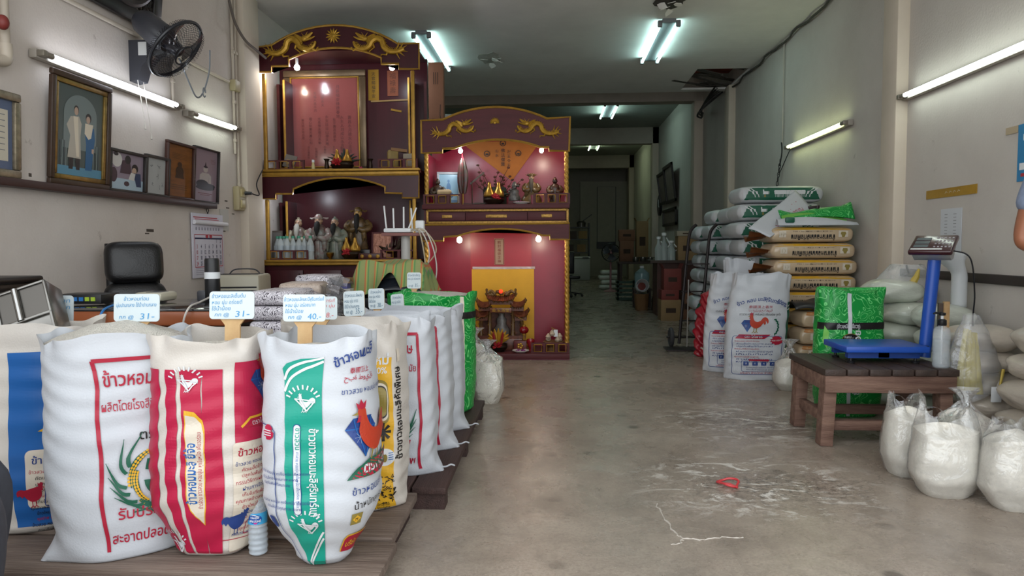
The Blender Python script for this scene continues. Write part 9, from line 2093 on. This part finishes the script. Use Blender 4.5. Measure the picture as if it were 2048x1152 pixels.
def person(lab, loc, rz, P, shirt, pants, sleeve_to):
 t = thing('person', lab, 'person', loc, rz); V = Vector; J, E = {}, []
 hip, chest, neck, head = V(P['hip']), V(P['chest']), V(P['neck']), V(P['head'])
 J['hip'] = (hip, (0.085, 0.07)); J['belly'] = (hip.lerp(chest, 0.5), (0.115, 0.09)); J['chest'] = (chest, (0.14, 0.10)); J['nk'] = (neck, 0.052); J['jaw'] = (head + V((0, -0.022, -0.048)), (0.066, 0.076)); J['chin'] = (head + V((0, -0.06, -0.085)), 0.032); E.append(('jaw', 'chin')); J['skull'] = (head + V((0, 0.01, 0.045)), (0.074, 0.09)); J['top'] = (head + V((0, 0.01, 0.085)), 0.05); J['nose'] = (head + V((0, -0.112, -0.012)), 0.011); J['brow'] = (head + V((0, -0.05, 0.01)), 0.06)
 E += [('hip', 'belly'), ('belly', 'chest'), ('chest', 'nk'), ('nk', 'jaw'), ('jaw', 'skull'), ('skull', 'top'), ('jaw', 'brow'), ('brow', 'nose')]
 for s in ('l', 'r'):
  for a, r in (('sh', 0.058), ('el', 0.041), ('wr', 0.028)): J[s + a] = (V(P[s + a]), r)
  J[s + 'mid'] = (V(P[s + 'sh']).lerp(V(P[s + 'el']), 0.45), 0.052); J[s + 'fa'] = (V(P[s + 'el']).lerp(V(P[s + 'wr']), 0.3), 0.043)
  for a, r in (('th', 0.088), ('kn', 0.06), ('an', 0.042), ('toe', 0.034)): J[s + a] = (V(P[s + a]), r)
  J[s + 'ca'] = (V(P[s + 'kn']).lerp(V(P[s + 'an']), 0.35), 0.055)
  E += [('chest', s + 'sh'), (s + 'sh', s + 'mid'), (s + 'mid', s + 'el'), (s + 'el', s + 'fa'), (s + 'fa', s + 'wr'), ('hip', s + 'th'), (s + 'th', s + 'kn'), (s + 'kn', s + 'ca'), (s + 'ca', s + 'an'), (s + 'an', s + 'toe')]
  d = (V(P[s + 'wr']) - V(P[s + 'el'])).normalized(); sd = d.cross(V((0, 0, 1))).normalized() * (1 if s == 'l' else -1); hand(J, E, P[s + 'wr'], d, sd, sd.cross(d).normalized() * (1 if s == 'l' else -1), s)
 bd = skin('body', J, E, M_SKIN, t, 'hip'); from mathutils.bvhtree import BVHTree; bv = BVHTree.FromPolygons([v.co for v in bd.data.vertices], [p.vertices for p in bd.data.polygons])
 def face(x, z): h = bv.ray_cast(head + V((x, -0.4, z)), V((0, 1, 0)))[0]; return h - head if h is not None else V((x, -0.09, z))
 K = {k: (v[0], tuple(x * 1.13 + 0.008 for x in v[1]) if isinstance(v[1], tuple) else v[1] * 1.2 + 0.014) for k, v in J.items()}; F = [('hip', 'belly'), ('belly', 'chest')]; S = {k: (K[k][0], tuple(x * 1.15 + 0.022 for x in K[k][1])) for k in ('hip', 'belly', 'chest')}; S['hem'] = (hip + (hip - chest).normalized() * 0.07, (0.145, 0.125)); F.append(('hip', 'hem')); S['col'] = (chest.lerp(neck, 0.6), 0.075); F.append(('chest', 'col'))
 for s in ('l', 'r'): S[s + 'sh'] = K[s + 'sh']; S[s + 'cuff'] = (V(P[s + 'sh']).lerp(V(P[s + 'el']), sleeve_to), 0.066); F += [('chest', s + 'sh'), (s + 'sh', s + 'cuff')]
 skin('shirt', S, F, shirt, t, 'chest')
 up_ = (chest - hip).normalized(); S = {'waist': (hip + up_ * 0.07, (0.14, 0.115)), 'hip': (hip - up_ * 0.02, (0.115, 0.115))}; F = [('waist', 'hip')]
 for s in ('l', 'r'):
  for k in ('th', 'kn', 'ca'): S[s + k] = K[s + k]
  S[s + 'hem'] = (V(P[s + 'kn']).lerp(V(P[s + 'an']), 0.92), 0.064); F += [('hip', s + 'th'), (s + 'th', s + 'kn'), (s + 'kn', s + 'ca'), (s + 'ca', s + 'hem')]
 skin('trousers', S, F, pants, t, 'hip')
 MB().ball(head + V((0, 0.028, 0.062)), 0.098, (0.92, 1.05, 0.92), 10).build('hair', M_HAIR, t)
 for s, sx in (('l', -1), ('r', 1)):
  MB().ball(head + face(sx * 0.030, 0.008), 0.010, (1.3, 0.5, 0.8), 6).build('eye', M_BLK, t); MB().ball(head + V((sx * 0.078, 0.01, -0.005)), 0.022, (0.5, 0.9, 1.4), 6).build('ear', M_SKIN, t)
  MB().box(V(P[s + 'toe']).lerp(V(P[s + 'an']), 0.35) * 1 + V((0, 0, 0)) - V((0, 0, V(P[s + 'toe']).lerp(V(P[s + 'an']), 0.35).z - 0.012)), (0.09, 0.25, 0.022), None, 0.01).build('sandal', M_SHOE, t)
 mb = MB(); mb.tube([head + face(-0.02, -0.058), head + face(0, -0.06), head + face(0.02, -0.058)], 0.005, 6); mb.build('lips', mat('lips', '#7d4038', rough=0.5), t)
 return t
person('person standing at the right edge in a blue grey short sleeved shirt with arm bent', (2.174, 2.95, 0), 0, dict(hip=(0.05, 0, 0.92), chest=(0, 0, 1.28), neck=(0, 0, 1.44), head=(0, -0.02, 1.57), rsh=(0.19, 0, 1.38), rel=(0.22, 0.02, 1.08), rwr=(0.17, -0.2, 0.98), lsh=(-0.205, 0, 1.40), lel=(-0.275, 0.02, 1.125), lwr=(-0.10, -0.21, 1.10),
 lth=(-0.04, 0, 0.82), lkn=(-0.06, -0.02, 0.48), lan=(-0.10, 0.02, 0.08), ltoe=(-0.11, -0.13, 0.035), rth=(0.13, 0, 0.82), rkn=(0.10, -0.02, 0.48), ran=(0.10, 0.02, 0.08), rtoe=(0.11, -0.13, 0.035)), mat('blue grey shirt', '#77839a', rough=0.85, vary=0.12, vscale=60), mat('dark trousers', '#2f323a', rough=0.85), 0.62)
person('person seated at the left edge in dark grey trousers with knee showing', (-1.955, 1.62, 0), math.radians(125), dict(hip=(0, 0, 0.50), chest=(0, -0.06, 0.88), neck=(0, -0.08, 1.04), head=(0, -0.11, 1.17), lsh=(-0.19, -0.06, 0.98), lel=(-0.27, -0.02, 0.74), lwr=(-0.12, -0.20, 0.62), rsh=(0.19, -0.06, 0.98), rel=(0.27, -0.02, 0.74), rwr=(0.12, -0.20, 0.62),
 lth=(-0.10, -0.06, 0.46), lkn=(-0.16, -0.42, 0.46), lan=(-0.15, -0.38, 0.08), ltoe=(-0.16, -0.53, 0.035), rth=(0.10, -0.06, 0.46), rkn=(0.145, -0.42, 0.455), ran=(0.13, -0.36, 0.08), rtoe=(0.15, -0.51, 0.035)), mat('grey shirt', '#6a6d72', rough=0.9), mat('dark grey trousers', '#33363d', rough=0.85, vary=0.15, vscale=20), 0.7)
t = thing('stool', 'low plastic stool under the seated person at the left edge', 'stool', (-1.955, 1.62, 0)); MB().box((0, 0, 0.365), (0.30, 0.30, 0.03), None, 0.01).build('seat', mat('blue plastic stool', '#2d4f86', rough=0.5), t)
for a in (-1, 1):
 for b in (-1, 1): MB().bar((a * 0.14, b * 0.14, 0), (a * 0.12, b * 0.12, 0.35), 0.04, 0.04).build('leg', MATS['blue plastic stool'], t)
